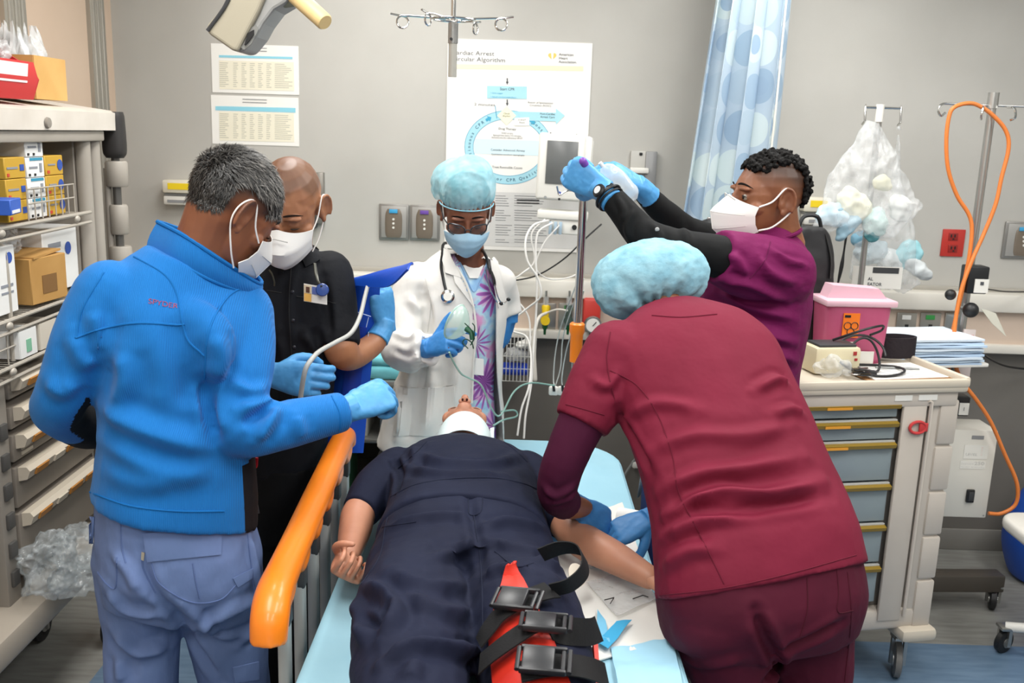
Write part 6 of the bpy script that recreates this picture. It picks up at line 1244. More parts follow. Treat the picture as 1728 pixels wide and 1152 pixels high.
# ---------------------------------------------------------------- back wall fittings
WX = V(1, 0, 0); WZ = V(0, 0, 1); YW = YB
def onwall(x, y): return at(x, y, YW)
def wallbox(name, x0, y0, x1, y1, dep, m, parent=None, bev=.003, off=0, **kw):
    a = onwall(x0, y0); b = onwall(x1, y1); c = (a + b) / 2; c[1] = YW - off - dep / 2
    return MB().box(c, (abs(b[0] - a[0]), dep, abs(b[2] - a[2])), bev=bev).build(name, m, parent, **kw)
def wtext(parent, s, x, y, h, m, center=False, w=None, off=.004, name='printed_text', bold=0):
    p = onwall(x, y); p[1] = YW - off
    return text(parent, s, p, WX, WZ, h, m, name, center=center, w=w, lift=0, bold=bold)
def flatpoly(name, pts, m, parent, off, th=.0006):
    P = [onwall(x, y) for x, y in pts]
    for p in P: p[1] = YW - off
    return MB().prism(P, (0, -th, 0)).build(name, m, parent, smooth=False)
ink = mat('ink_dark', '#4a4c50', .7); inkg = mat('ink_grey', '#8b8c8e', .7); cy = mat('print_cyan', '#a6d6e4', .6); cy2 = mat('print_cyan_deep', '#3fa3c6', .6); pale = mat('print_pale_blue', '#cfe7f0', .6); cream = mat('print_cream', '#f3efcf', .6); paper = mat('paper_white', '#efeee9', .6)
def build_poster():
    R_ = empty('wall_poster', (onwall(870, 245)[0], YW - .004, 1.72), 'large white laminated resuscitation algorithm poster with blue ring diagram', 'poster')
    a = onwall(756, 65); b = onwall(983, 426); MB().box(((a[0] + b[0]) / 2 - .0, YW - .0025, (a[2] + b[2]) / 2), (b[0] - a[0], .004, a[2] - b[2])).build('sheet', mat('poster_white', '#eceae6', .45), R_)
    K = .0052; x0 = a[0]; z1 = a[2]
    wtext(R_, 'Cardiac Arrest\nCircular Algorithm', 762, 92, .017, ink, w=onwall(852, 92)[0] - onwall(762, 92)[0], off=K)
    wtext(R_, 'American\nHeart\nAssociation.', 943, 94, .010, ink, w=.075, off=K, bold=.01)
    hc = onwall(932, 95); P = []
    for t in np.linspace(0, 2 * math.pi, 28, endpoint=False): P.append((932 + 7 * 16 * math.sin(t) ** 3 / 16, 95 - 7 * (13 * math.cos(t) - 5 * math.cos(2 * t) - 2 * math.cos(3 * t) - math.cos(4 * t)) / 16))
    flatpoly('printed_heart', P, mat('print_gold', '#eec86a', .6), R_, .0048)
    flatpoly('printed_torch', [(930, 90), (934, 90), (933, 102), (931, 102)], mat('print_white', '#f4f2ee', .6), R_, .0056)
    flatpoly('printed_rule', [(758, 108), (984, 112), (984, 120), (758, 116)], mat('print_sand', '#f1e3c2', .6), R_, .0048)
    # ring
    cx, cz = onwall(858, 249)[0], onwall(858, 249)[2]; ro = (.182, .150); ri = (.147, .116); n = 56; V0 = []; F = []
    for k in range(n):
        t = 2 * math.pi * k / n
        for r in (ro, ri): V0.append((cx + r[0] * math.cos(t), YW - .005, cz + r[1] * math.sin(t)))
    for k in range(n): j = (k + 1) % n; F.append((2 * k, 2 * j, 2 * j + 1, 2 * k + 1))
    MB().add(V0, F).build('printed_ring', cy, R_, smooth=False)
    V1 = [(cx + ri[0] * .985 * math.cos(t), YW - .0052, cz + ri[1] * .985 * math.sin(t)) for t in np.linspace(-.27, math.pi + .27, 2)]
    zz = .032; xx = lambda z: ri[0] * math.sqrt(max(0, 1 - (z / ri[1]) ** 2)) * .985
    MB().add([(cx - xx(zz), YW - .0052, cz + zz), (cx + xx(zz), YW - .0052, cz + zz), (cx + ri[0] * .985, YW - .0052, cz), (cx + xx(-zz), YW - .0052, cz - zz * .9), (cx - xx(-zz), YW - .0052, cz - zz * .9), (cx - ri[0] * .985, YW - .0052, cz)], [(0, 1, 2, 3, 4, 5)]).build('printed_band', pale, R_, smooth=False)
    for r, dz in ((ro, 0), (ri, 0)):
        P = [(cx + r[0] * math.cos(t), YW - .0053, cz + r[1] * math.sin(t)) for t in np.linspace(0, 2 * math.pi, 60, endpoint=False)]; MB().tube(P, .0009, n=4, closed=True).build('printed_ring_line', cy2, R_)
    def ringtext(s, t0, t1, flip=False):
        rm = ((ro[0] + ri[0]) / 2 , (ro[1] + ri[1]) / 2)
        for k, ch in enumerate(s):
            if ch == ' ': continue
            t = t0 + (t1 - t0) * (k + .5) / len(s); p = V(cx + rm[0] * math.cos(t), YW - .0056, cz + rm[1] * math.sin(t)); d = nrm(V(-rm[0] * math.sin(t), 0, rm[1] * math.cos(t))); d = d if (t1 > t0) else -d; up = nrm(np.cross(V(0, -1, 0), d)); 
            text(R_, ch, p - up * .006, d, up, .0125, mat('print_navy', '#2c5c78', .6), 'printed_letter', center=True, lift=0, bold=.015)
    ringtext('Continuous CPR', 3.75, 2.25); ringtext('Monitor CPR Quality', 4.0, 5.6); ringtext('Continuous CPR', .95, -.45)
    for t, s in ((2.12, 1), (.95, 1), (5.65, 1)):
        p = V(cx + .165 * math.cos(t), YW - .0058, cz + .133 * math.sin(t)); d = nrm(V(math.sin(t), 0, -math.cos(t))); u = np.cross(V(0, -1, 0), d)
        MB().prism([p - d * .012 - u * .006, p - u * .006, p - u * .013, p + d * .014, p + u * .013, p + u * .006, p - d * .012 + u * .006], (0, -.0005, 0)).build('printed_arrow', cy2, R_, smooth=False)
    flatpoly('printed_box', [(822, 145), (889, 146), (889, 167), (822, 166)], cy, R_, .0056); wtext(R_, 'Start CPR', 856, 152.5, .0105, ink, True, off=.007); wtext(R_, '\u2022 Give oxygen', 828, 158, .0062, cy2, off=.007); wtext(R_, '\u2022 Attach monitor/defibrillator', 828, 164.5, .0062, cy2, off=.007)
    flatpoly('printed_arrow', [(855, 132), (857, 132), (857, 138), (858.5, 138), (856, 143), (853.5, 138), (855, 138)], ink, R_, .0056); flatpoly('printed_arrow', [(855, 168), (857, 168), (857, 174), (858.5, 174), (856, 179), (853.5, 174), (855, 174)], ink, R_, .0056)
    flatpoly('printed_diamond', [(855, 179), (871, 195), (855, 211), (839, 195)], cream, R_, .0062); wtext(R_, 'Check\nRhythm', 855, 193, .007, ink, True, off=.0075)
    wtext(R_, '2 minutes', 800, 178, .0105, ink, off=K, w=.085); flatpoly('printed_line', [(835, 178), (836, 178), (839, 200), (838, 200)], cy2, R_, .006)
    wtext(R_, 'Return of Spontaneous\nCirculation (ROSC)', 912, 175, .0078, ink, True, off=K)
    flatpoly('printed_arrow', [(872, 188), (938, 190), (938, 183), (953, 195), (938, 210), (938, 205), (880, 203)], cy, R_, .006); wtext(R_, 'Post-Cardiac\nArrest Care', 924, 194, .0085, ink, True, off=.0075)
    flatpoly('printed_box', [(868, 199), (893, 198), (893, 212), (868, 212)], paper, R_, .0066); wtext(R_, 'If VF/VT\nShock', 881, 204, .0068, ink, True, off=.0078)
    for s, x, y, h in (('Drug Therapy', 856, 219, .009), ('IV/IO access\nEpinephrine every 3-5 minutes\nAmiodarone for refractory VF/VT', 856, 226, .0066), ('Consider Advanced Airway', 857, 255, .009), ('Quantitative waveform capnography', 857, 262, .0066), ('Treat Reversible Causes', 856, 284, .009)): wtext(R_, s, x, y, h, ink, True, off=.0066)
    flatpoly('printed_panel', [(757, 321), (977, 328), (975, 420), (757, 412)], mat('print_panel_grey', '#d6d5d3', .6), R_, .0048)
    rg = random.Random(3)
    for col, (xa, xb) in enumerate(((836, 864), (868, 925))):
        b = MB()
        for k in range(20):
            y = 330 + k * 4.1
            if k % 6 == 5: continue
            ln = (xb - xa) * rg.uniform(.5, 1); p = onwall(xa, y); q = onwall(xa + ln, y); b.box(((p[0] + q[0]) / 2, YW - .0058, p[2]), (q[0] - p[0], .0005, .0028))
        b.build('printed_text_lines', inkg, R_)['kind'] = 'stuff'
    for y in (337, 342): flatpoly('printed_bar', [(872, y - 1), (910, y), (910, y + 2), (872, y + 1)], M_blk, R_, .0062)
build_poster()
def build_sheets():
    for k, (ya, yb, lb) in enumerate(((73, 159.5, 'upper of two taped paper tables with pale blue header on the wall'), (160, 246, 'lower of two taped paper tables with bright blue header band'))):
        R_ = empty('paper_table', (onwall(430, (ya + yb) / 2)[0], YW - .002, onwall(430, yb)[2]), lb, 'paper sheet', 'taped paper tables')
        a = onwall(356, ya); b = onwall(505, yb + 1); MB().box(((a[0] + b[0]) / 2, YW - .0015, (a[2] + b[2]) / 2), (b[0] - a[0], .002, a[2] - b[2])).build('sheet', paper, R_)
        y0 = ya + (20 if k == 0 else 19); flatpoly('printed_header', [(370 if k == 0 else 364, y0), (494 if k == 0 else 499, y0 + 3), (494 if k == 0 else 499, y0 + (7 if k == 0 else 11)), (370 if k == 0 else 364, y0 + (4 if k == 0 else 7))], mat('print_sky', '#a9d8e3' if False else '#8fd0e2', .6), R_, .003)
        flatpoly('printed_field', [(370, y0 + 9), (496, y0 + 12), (497, yb - 6), (371, yb - 9)], mat('print_ivory', '#ece7d3', .6), R_, .0028)
        rg = random.Random(k + 5); b = MB()
        for r in range(13):
            y = y0 + 13 + r * (yb - 10 - y0 - 14) / 13; x = 371
            for c in range(7):
                w_ = (18, 9, 9, 9, 9, 9, 32)[c]; p = onwall(x, y + (x - 371) * .024); q = onwall(x + w_ * rg.uniform(.5, .95), y); b.box(((p[0] + q[0]) / 2, YW - .0036, p[2]), (q[0] - p[0], .0004, .0032)); x += w_ + 5
        b.build('printed_text_rows', mat('ink_faint', '#c3c1b2', .7), R_)['kind'] = 'stuff'
        for y in (ya + 8, ya + 13): p = onwall(430, y); MB().box((p[0], YW - .0036, p[2]), (.10, .0004, .003)).build('printed_title', inkg, R_)
build_sheets()
def gas_plate(x0, y0, x1, y1, badge, label):
    R_ = empty('gas_outlet', (onwall((x0 + x1) / 2, y1)[0], YW - .004, onwall(x0, y1)[2]), label, 'gas outlet', 'wall gas outlets')
    wallbox('frame', x0, y0, x1, y1, .012, mat('outlet_frame', '#8f8d89', .35, .5), R_, .004); w_ = x1 - x0
    wallbox('recess', x0 + 4, y0 + 4, x1 - 4, y1 - 4, .004, mat('outlet_recess', '#a3a19d', .4, .3), R_, .002, off=.012)
    c = onwall((x0 + x1) / 2, (y0 + y1) / 2 + 1); MB().loft([(c + V(0, c[1] * 0 - .014, -.062), V(.03, 0, 0), V(0, .006, 0)), (c + V(0, -.014, -.04), V(.036, 0, 0), V(0, .008, 0)), (c + V(0, -.014, .03), V(.036, 0, 0), V(0, .008, 0)), (c + V(0, -.014, .058), V(.026, 0, 0), V(0, .006, 0))], n=20, power=3).build('face_plate', mat('outlet_face', '#7b7063', .4, .3), R_)
    wallbox('badge', (x0 + x1) / 2 - 7, y0 + 9, (x0 + x1) / 2 + 7, y0 + 16, .004, badge, R_, .001, off=.022)
    for k in range(3): p = onwall((x0 + x1) / 2, y0 + 26 + k * 7); MB().lathe((p[0], YW - .021, p[2]), (0, -1, 0), [(0, 0), (.005, 0), (.005, .003), (0, .003)], 10).build('port_hole', M_plas, R_)
gas_plate(640, 343, 690, 405, mat('badge_cyan', '#3f9fd0', .4), 'gas outlet plate with blue badge left of the purple one')
gas_plate(692, 345, 742, 406, mat('badge_purple', '#6b4aa0', .4), 'gas outlet plate with purple badge beside the doctor\'s cap')
gas_plate(1696, 373, 1750, 437, mat('badge_cyan', '#3f9fd0', .4), 'gas outlet plate with blue badge at the far end by the infuser pole')
def plate(name, x0, y0, x1, y1, m, label, cat, holes=(), dep=.008, base=0):
    R_ = empty(name, (onwall((x0 + x1) / 2, y1)[0], YW - .004, onwall(x0, y1)[2]), label, cat); wallbox('cover_plate', x0, y0, x1, y1, dep, m, R_, .003, off=base)
    for (x, y, w_, h_, hm) in holes: wallbox('insert', x - w_ / 2, y - h_ / 2, x + w_ / 2, y + h_ / 2, .003, hm, R_, .001, off=base + dep)
    return R_
rd_ = mat('outlet_red', '#b8322a', .4); rdk = mat('outlet_red_dark', '#8f211c', .4)
R_ = plate('power_outlet', 1591, 386, 1623, 433, rd_, 'red double power outlet on the grey wall', 'power outlet', ((1607, 399, 14, 13, rdk), (1606, 419, 14, 13, rdk)))
for y in (399, 419):
    for dx in (-3, 3): wallbox('slot', 1606.5 + dx - .8, y - 4, 1606.5 + dx + .8, y + 1, .002, M_blk, R_, 0, off=.0105)
    wallbox('slot', 1605.5, y + 2.5, 1608, y + 5, .002, M_blk, R_, 0, off=.0105)
# raceway outlets (on the beige raceway face, 6 cm out from the wall)
stl = mat('plate_steel', '#a5a29b', .3, .6); OFF = .065
for (x0, x1, y0, y1, bm, lb) in ((905, 936, 506, 551, mat('badge_yellow', '#d9b400', .4), 'steel medical gas socket with yellow badge holding a yellow flowmeter'), (942, 974, 506, 551, mat('badge_green', '#3a9a4c', .4), 'steel medical gas socket with dark green flowmeter behind the infusion pole'), (1504, 1533, 522, 557, mat('badge_white2', '#e8e8e4', .4), 'steel medical gas socket with white badge above the pad stack'), (1543, 1573, 522, 557, mat('badge_green', '#3a9a4c', .4), 'steel medical gas socket with green badge above the pad stack'), (1584, 1612, 522, 557, stl, 'blank steel plate on the raceway beside the infuser column')):
    plate('gas_socket' if bm is not stl else 'blank_plate', x0, y0, x1, y1, stl, lb, 'gas socket' if bm is not stl else 'wall plate', ((0.5 * (x0 + x1), y0 + 8, 14, 8, bm), (0.5 * (x0 + x1), y1 - 12, 5, 7, M_blk)) if bm is not stl else ((0.5 * (x0 + x1), y0 + 6, 2, 2, M_blk),), .006, OFF)
def dispenser(x0, y0, x1, y1, label):
    R_ = empty('glove_dispenser', (onwall((x0 + x1) / 2, y1)[0], YW - .04, onwall(x0, y1)[2]), label, 'dispenser', 'cream wall dispensers')
    ym = (y0 + y1) / 2 + 2; cr = mat('dispenser_cream', '#ded8c6', .45)
    wallbox('upper_shell', x0, y0, x1, ym, .07, cr, R_, .008); wallbox('lower_shell', x0 + 1, ym + 3, x1, y1, .06, mat('dispenser_white', '#dcdad3', .45), R_, .006); wallbox('gap', x0 + 2, ym - 1, x1 - 1, ym + 4, .055, M_grey, R_, 0)
    wallbox('yellow_label', x0 + 10, y0 + 5, x1 - 6, y0 + 17, .002, mat('label_yellow', '#f1d21f', .5), R_, 0, off=.07); wallbox('print_label', x0 + 8, y1 - 10, x1 - 10, y1 - 4, .002, inkg, R_, 0, off=.06)
dispenser(283, 302, 342, 345, 'cream wall dispenser with yellow label behind the grey-haired head'); dispenser(1350, 331, 1393, 378, 'cream wall dispenser half hidden behind the curly-haired head')
R_ = empty('chart_holder', onwall(543, 376) - V(0, .02, 0), 'tall narrow metal holder on the wall behind the shaved head', 'wall holder')
wallbox('channel', 530, 290, 549, 376, .035, mat('holder_metal', '#8d8982', .35, .5), R_, .003); wallbox('slot', 528, 296, 536, 384, .045, M_dgrey, R_, .002)
R_ = empty('wall_slide', onwall(1080, 330) - V(0, .02, 0), 'grey equipment mounting track on the wall beside the monitor', 'wall track')
wallbox('track', 1064, 254, 1096, 332, .02, mat('track_grey', '#b3b1ab', .4, .2), R_, .003); wallbox('side_rail', 1089, 255, 1099, 400, .03, mat('track_dark', '#8d8d8d', .4, .3), R_, .003); wallbox('bracket', 1062, 282, 1092, 292, .05, M_plas, R_, .004); wallbox('screw', 1078, 257, 1083, 262, .026, M_blk, R_, .002)
# ---------------------------------------------------------------- flowmeters and gauge on the raceway
def flow(x, y, body, tip, label):
    R_ = empty('flowmeter', at(x, y + 20, 3.9), label, 'flowmeter'); c = at(x, y, 3.91)
    MB().lathe(c + V(0, .05, 0), (0, -1, 0), [(0, 0), (.016, 0), (.016, .045), (.02, .05), (.02, .065), (0, .065)], 14).build('knob', body, R_)
    MB().tube([c + V(0, 0, .015), c + V(0, 0, .10)], .012, n=12).build('sight_tube', M_clear, R_); MB().lathe(c + V(0, 0, .0), (0, 0, 1), [(0, -.01), (.014, -.01), (.015, .02), (.015, .06), (.012, .065), (0, .065)], 12).build('body', body, R_)
    MB().tube([c + V(0, 0, .06), c + V(0, 0, .125)], .005, n=8).build('stem', M_steel, R_); MB().lathe(c + V(0, 0, -.012), (0, 0, -1), [(0, 0), (.013, 0), (.012, .02), (.006, .03), (.005, .05), (0, .05)], 12).build('outlet_tip', tip, R_)
flow(920, 540, mat('flow_yellow', '#e6c21a', .4), mat('flow_green', '#14532d', .4), 'yellow flowmeter with green outlet tip plugged into the raceway')
flow(959, 540, mat('flow_dark', '#3c4a44', .4), MATS['flow_green'], 'dark green flowmeter plugged into the raceway beside the infusion pole')
R_ = empty('suction_regulator', at(1000, 560, 3.9), 'red suction regulator with round white gauge on the raceway', 'regulator')
MB().box(at(998, 528, 3.93), (.075, .05, .13), bev=.012).build('housing', mat('regulator_red', '#c23a32', .4), R_); c = at(1000, 547, 3.885)
MB().lathe(c, (0, -1, 0), [(0, 0), (.036, 0), (.038, .012), (.034, .02), (0, .02)], 24).build('gauge_case', M_steel, R_); MB().lathe(c + V(0, -.021, 0), (0, -1, 0), [(0, 0), (.029, 0), (.029, .001), (0, .001)], 20).build('gauge_face', M_plas, R_); MB().box(c + V(.006, -.023, .006), (.003, .002, .022), rotm((0, 1, 0), .7)).build('needle', M_blk, R_)
MB().tube([c + V(0, .01, -.03), c + V(0, .01, -.09)], .012, n=10).build('trap', M_blk, R_)
# ---------------------------------------------------------------- patient monitor on a wall arm
def build_monitor():
    R_ = empty('patient_monitor', at(950, 352, 3.78), 'white bedside vital signs monitor with blank grey screen', 'monitor'); w_ = M_plas
    a = at(910, 224, 3.74); b = at(984, 340, 3.74); c = (a + b) / 2; d = (b[0] - a[0], .07, a[2] - b[2]); Rm = rotm((0, 0, 1), -.10) @ rotm((0, 1, 0), .025)
    MB().box(c + V(.0, .035, 0), d, Rm, bev=.012, seg=3).build('case', w_, R_); MB().box(c + V(.055, .06, .012), (d[0] * .75, .10, d[2] * .86), Rm, bev=.02).build('rear_case', w_, R_)
    f = Rm @ V(0, -1, 0); MB().box(c + f * .0015 + Rm @ V(0, 0, .018), (d[0] * .66, .006, d[2] * .64), Rm, bev=.001).build('screen', mat('screen_grey', '#6a6c6c', .25, var='#5f6161', vscale=3), R_)
    for dx, dz, r, m in ((-.0, -.098, .006, mat('key_blue', '#3a4fae', .3)), (.0, -.122, .005, M_blk), (-.055, -.118, .0055, M_grey), (.05, .128, .002, inkg), (-.05, .128, .003, inkg)): MB().lathe(c + Rm @ V(dx, -.001, dz), f, [(0, 0), (r, 0), (r, .003), (0, .003)], 12).build('key', m, R_)
    q = at(950, 362, 3.80); MB().box(q, (.20, .09, .035), Rm, bev=.008).build('module_shelf', w_, R_); MB().box(q + V(.01, -.0, -.045), (.12, .07, .06), Rm, bev=.008).build('connector_module', w_, R_)
    for dx in (-.05, -.03, -.01): MB().box(q + V(dx, -.045, -.05), (.012, .01, .05), Rm, bev=.002).build('socket', mat('socket_blue', '#9fb4c4', .4), R_)
    MB().lathe(q + V(.045, -.04, -.045), (0, -1, 0), [(0, 0), (.010, 0), (.010, .006), (0, .006)], 12).build('socket', M_blk, R_)
    MB().box(V(c[0] + .05, 3.93, c[2] - .05), (.05, .22, .05), bev=.01).build('wall_arm', w_, R_)
    cb = mat('lead_white', '#dcdad6', .45)
    for r, pts in ((.0042, [(925, 372, 3.72), (900, 380, 3.66), (887, 405, 3.62), (890, 440, 3.6), (908, 470, 3.6), (912, 500, 3.6), (890, 520, 3.62), (866, 540, 3.62), (865, 558, 3.62), (888, 568, 3.6), (896, 600, 3.55), (893, 650, 3.45), (880, 690, 3.4), (873, 735, 3.35)]), (.0042, [(932, 376, 3.72), (908, 392, 3.68), (904, 430, 3.66), (906, 480, 3.64), (904, 540, 3.62), (900, 590, 3.58), (896, 650, 3.5), (887, 700, 3.44), (884, 740, 3.4)]), (.0036, [(920, 370, 3.72), (897, 395, 3.7), (902, 440, 3.68), (880, 462, 3.66), (858, 480, 3.66), (872, 505, 3.66), (892, 535, 3.64), (895, 580, 3.6)]), (.003, [(944, 380, 3.74), (918, 410, 3.72), (904, 450, 3.7), (925, 470, 3.72), (960, 468, 3.76), (985, 455, 3.8)])):
        MB().tube([at(*p) for p in pts], r, n=8, smooth=6).build('lead', cb, R_)
    MB().tube([at(*p) for p in ((1015, 378, 3.9), (985, 405, 3.88), (950, 438, 3.88), (905, 465, 3.9), (860, 474, 3.92), (835, 476, 3.93))], .0034, n=8, smooth=6).build('power_cord', M_blk, R_)
build_monitor()
R_ = empty('corrugated_hose', at(902, 645, 3.7), 'thick cream hose hanging from the yellow flowmeter', 'hose'); MB().tube([at(*p) for p in ((922, 528, 3.86), (910, 535, 3.8), (903, 555, 3.75), (900, 590, 3.72), (902, 640, 3.7))], [.006, .007, .008, .0105, .0115], n=12, smooth=6, cap='round').build('hose', mat('hose_cream', '#cfcac0', .5), R_); MB().tube([at(*p) for p in ((922, 528, 3.86), (940, 522, 3.84), (958, 524, 3.84))], .004, n=8, smooth=4).build('link_tube', MATS['hose_cream'], R_)
R_ = empty('infusion_lines', at(945, 660, 3.3), 'thin clear infusion lines with white clamps hanging beside the orange pole socket', 'infusion line')
for k, pts in enumerate((((985, 470, 3.05), (965, 520, 3.2), (950, 570, 3.3), (946, 620, 3.32), (936, 655, 3.32)), ((985, 490, 3.05), (972, 540, 3.18), (956, 590, 3.28), (948, 640, 3.3), (952, 656, 3.3)), ((984, 450, 3.05), (950, 540, 3.3), (938, 590, 3.35), (934, 640, 3.35), (938, 655, 3.32)))): MB().tube([at(*p) for p in pts], .0024, n=6, smooth=6).build('line', mat('line_clear', '#c9d0ce', .2, alpha=.7), R_)
for x in (934, 949): MB().box(at(x, 659, 3.3), (.035, .018, .034), bev=.007).build('clamp', M_plas, R_); MB().tube([at(x, 650, 3.285), at(x + 1, 660, 3.285)], .005, n=8).build('roller', M_blk, R_)
# ---------------------------------------------------------------- ceiling infusion hanger
R_ = empty('ceiling_hanger', at(764, 20, 2.65) * V(1, 1, 0) + V(0, 0, CEIL), 'chrome ceiling infusion hanger with four curled hooks', 'infusion hanger')
c = at(765, 35, 2.65); x, y, z = c; MB().tube([(x, y, z), (x, y, CEIL)], .0065, n=10).build('drop_rod', M_chrome, R_)
MB().tube([(x, y, z - .005), (x, y, z - .058)], .0135, n=18).build('sleeve', mat('sleeve_grey', '#9a9a98', .3, .7), R_); MB().tube([(x, y, z - .05), (x, y, at(764, 130, 2.65)[2])], .0115, n=18).build('stem', mat('stem_matte', '#b2b0a8', .4, .3), R_); MB().lathe((x - .004, y - .0135, z - .048), (0, -1, 0), [(0, 0), (.004, 0), (.004, .003), (0, .003)], 10).build('set_screw', M_blk, R_)
MB().tube([(x + .058 * math.cos(t), y + .058 * math.sin(t), z + .003 + .001 * math.sin(t)) for t in np.linspace(0, 2 * math.pi, 40, endpoint=False)], .0028, n=8, closed=True).build('ring', M_chrome, R_)
for ang, L_ in ((183, .155), (238, .125), (352, .15), (62, .13)):
    a = math.radians(ang); d = V(math.cos(a), math.sin(a), 0); o = V(x, y, z); hk = [o + d * .02 + V(0, 0, .003), o + d * .06 + V(0, 0, .006), o + d * (L_ - .035) + V(0, 0, .008)]
    hk += [o + d * (L_ - .02 + .0155 * math.sin(t)) + V(0, 0, -.008 + .0155 * math.cos(t)) + np.cross(d, V(0, 0, 1)) * t * .0012 for t in np.linspace(-.3, 6.0, 14)] + [o + d * (L_ + .012) + V(0, 0, .012)]
    MB().tube(np.array(hk), .0027, n=8).build('hook', M_chrome, R_)
# ---------------------------------------------------------------- examination lamp
def build_lamp():
    R_ = empty('exam_lamp', at(430, 0, 2.05) * V(1, 1, 0) + V(0, 0, CEIL), 'beige and grey ceiling examination lamp head with cream handle', 'examination lamp')
    Y = 2.02; f = [(392, -60), (384, 0), (347, 44), (350, 56), (390, 84), (400, 88), (436, 20), (470, -60)]; P = [at(x, y, Y) for x, y in f]; b = MB(); b.prism(P, (0, .12, 0)); me = b.mesh('lamp', smooth=False)
    o = link('lamp_head', me, R_, mat('lamp_beige', '#a9a28f', .45)); md = o.modifiers.new('b', 'BEVEL'); md.width = .012; md.segments = 3
    s = [(400, 88), (412, 86), (432, 62), (444, 40), (462, 16), (482, 4), (520, -50), (470, -60), (436, 20)]; b = MB(); b.prism([at(x, y, Y + .012) for x, y in s], (0, .10, 0)); o2 = link('lamp_side', b.mesh('side', smooth=False), R_, mat('lamp_grey', '#9a9a98', .45)); md = o2.modifiers.new('b', 'BEVEL'); md.width = .006; md.segments = 2
    b = MB(); b.prism([at(x, y, Y + .004) for x, y in ((412, 76), (418, 56), (428, 50), (428, 58), (421, 68), (414, 76))], (0, .012, 0)); b.build('vent_slot', M_blk, R_, smooth=False)
    b = MB(); b.prism([at(x, y, Y + .008) for x, y in ((405, 80), (412, 52), (432, 42), (436, 50), (424, 74), (412, 84))], (0, .006, 0)); b.build('vent_frame', mat('lamp_grey_dark', '#82827f', .45), R_, smooth=False)
    MB().tube([at(350, 52, Y - .002), at(384, 2, Y - .002), at(392, -50, Y - .002)], .004, n=8, smooth=4).build('gasket', M_dgrey, R_)
    h0 = at(492, -14, Y + .03); h1 = at(549, 38, Y - .03); MB().lathe(h0, h1 - h0, [(0, 0), (.018, 0), (.0185, .02), (.0175, np.linalg.norm(h1 - h0) - .004), (.015, np.linalg.norm(h1 - h0)), (0, np.linalg.norm(h1 - h0))], 20).build('handle', mat('handle_cream', '#e2c68e', .45, bump=.2, bscale=60), R_)
    MB().tube([at(480, 2, Y + .04), at(495, 0, Y + .035), at(505, -6, Y + .03)], .014, n=14).build('handle_collar', mat('collar_olive', '#8d907f', .5), R_)
    t = at(440, -40, Y + .06); MB().tube([t, t + V(.05, .05, .25), t + V(.1, .2, .45), V(t[0] + .1, t[1] + .2, CEIL)], .025, n=14, smooth=3).build('ceiling_arm', MATS['lamp_grey'], R_)
build_lamp()
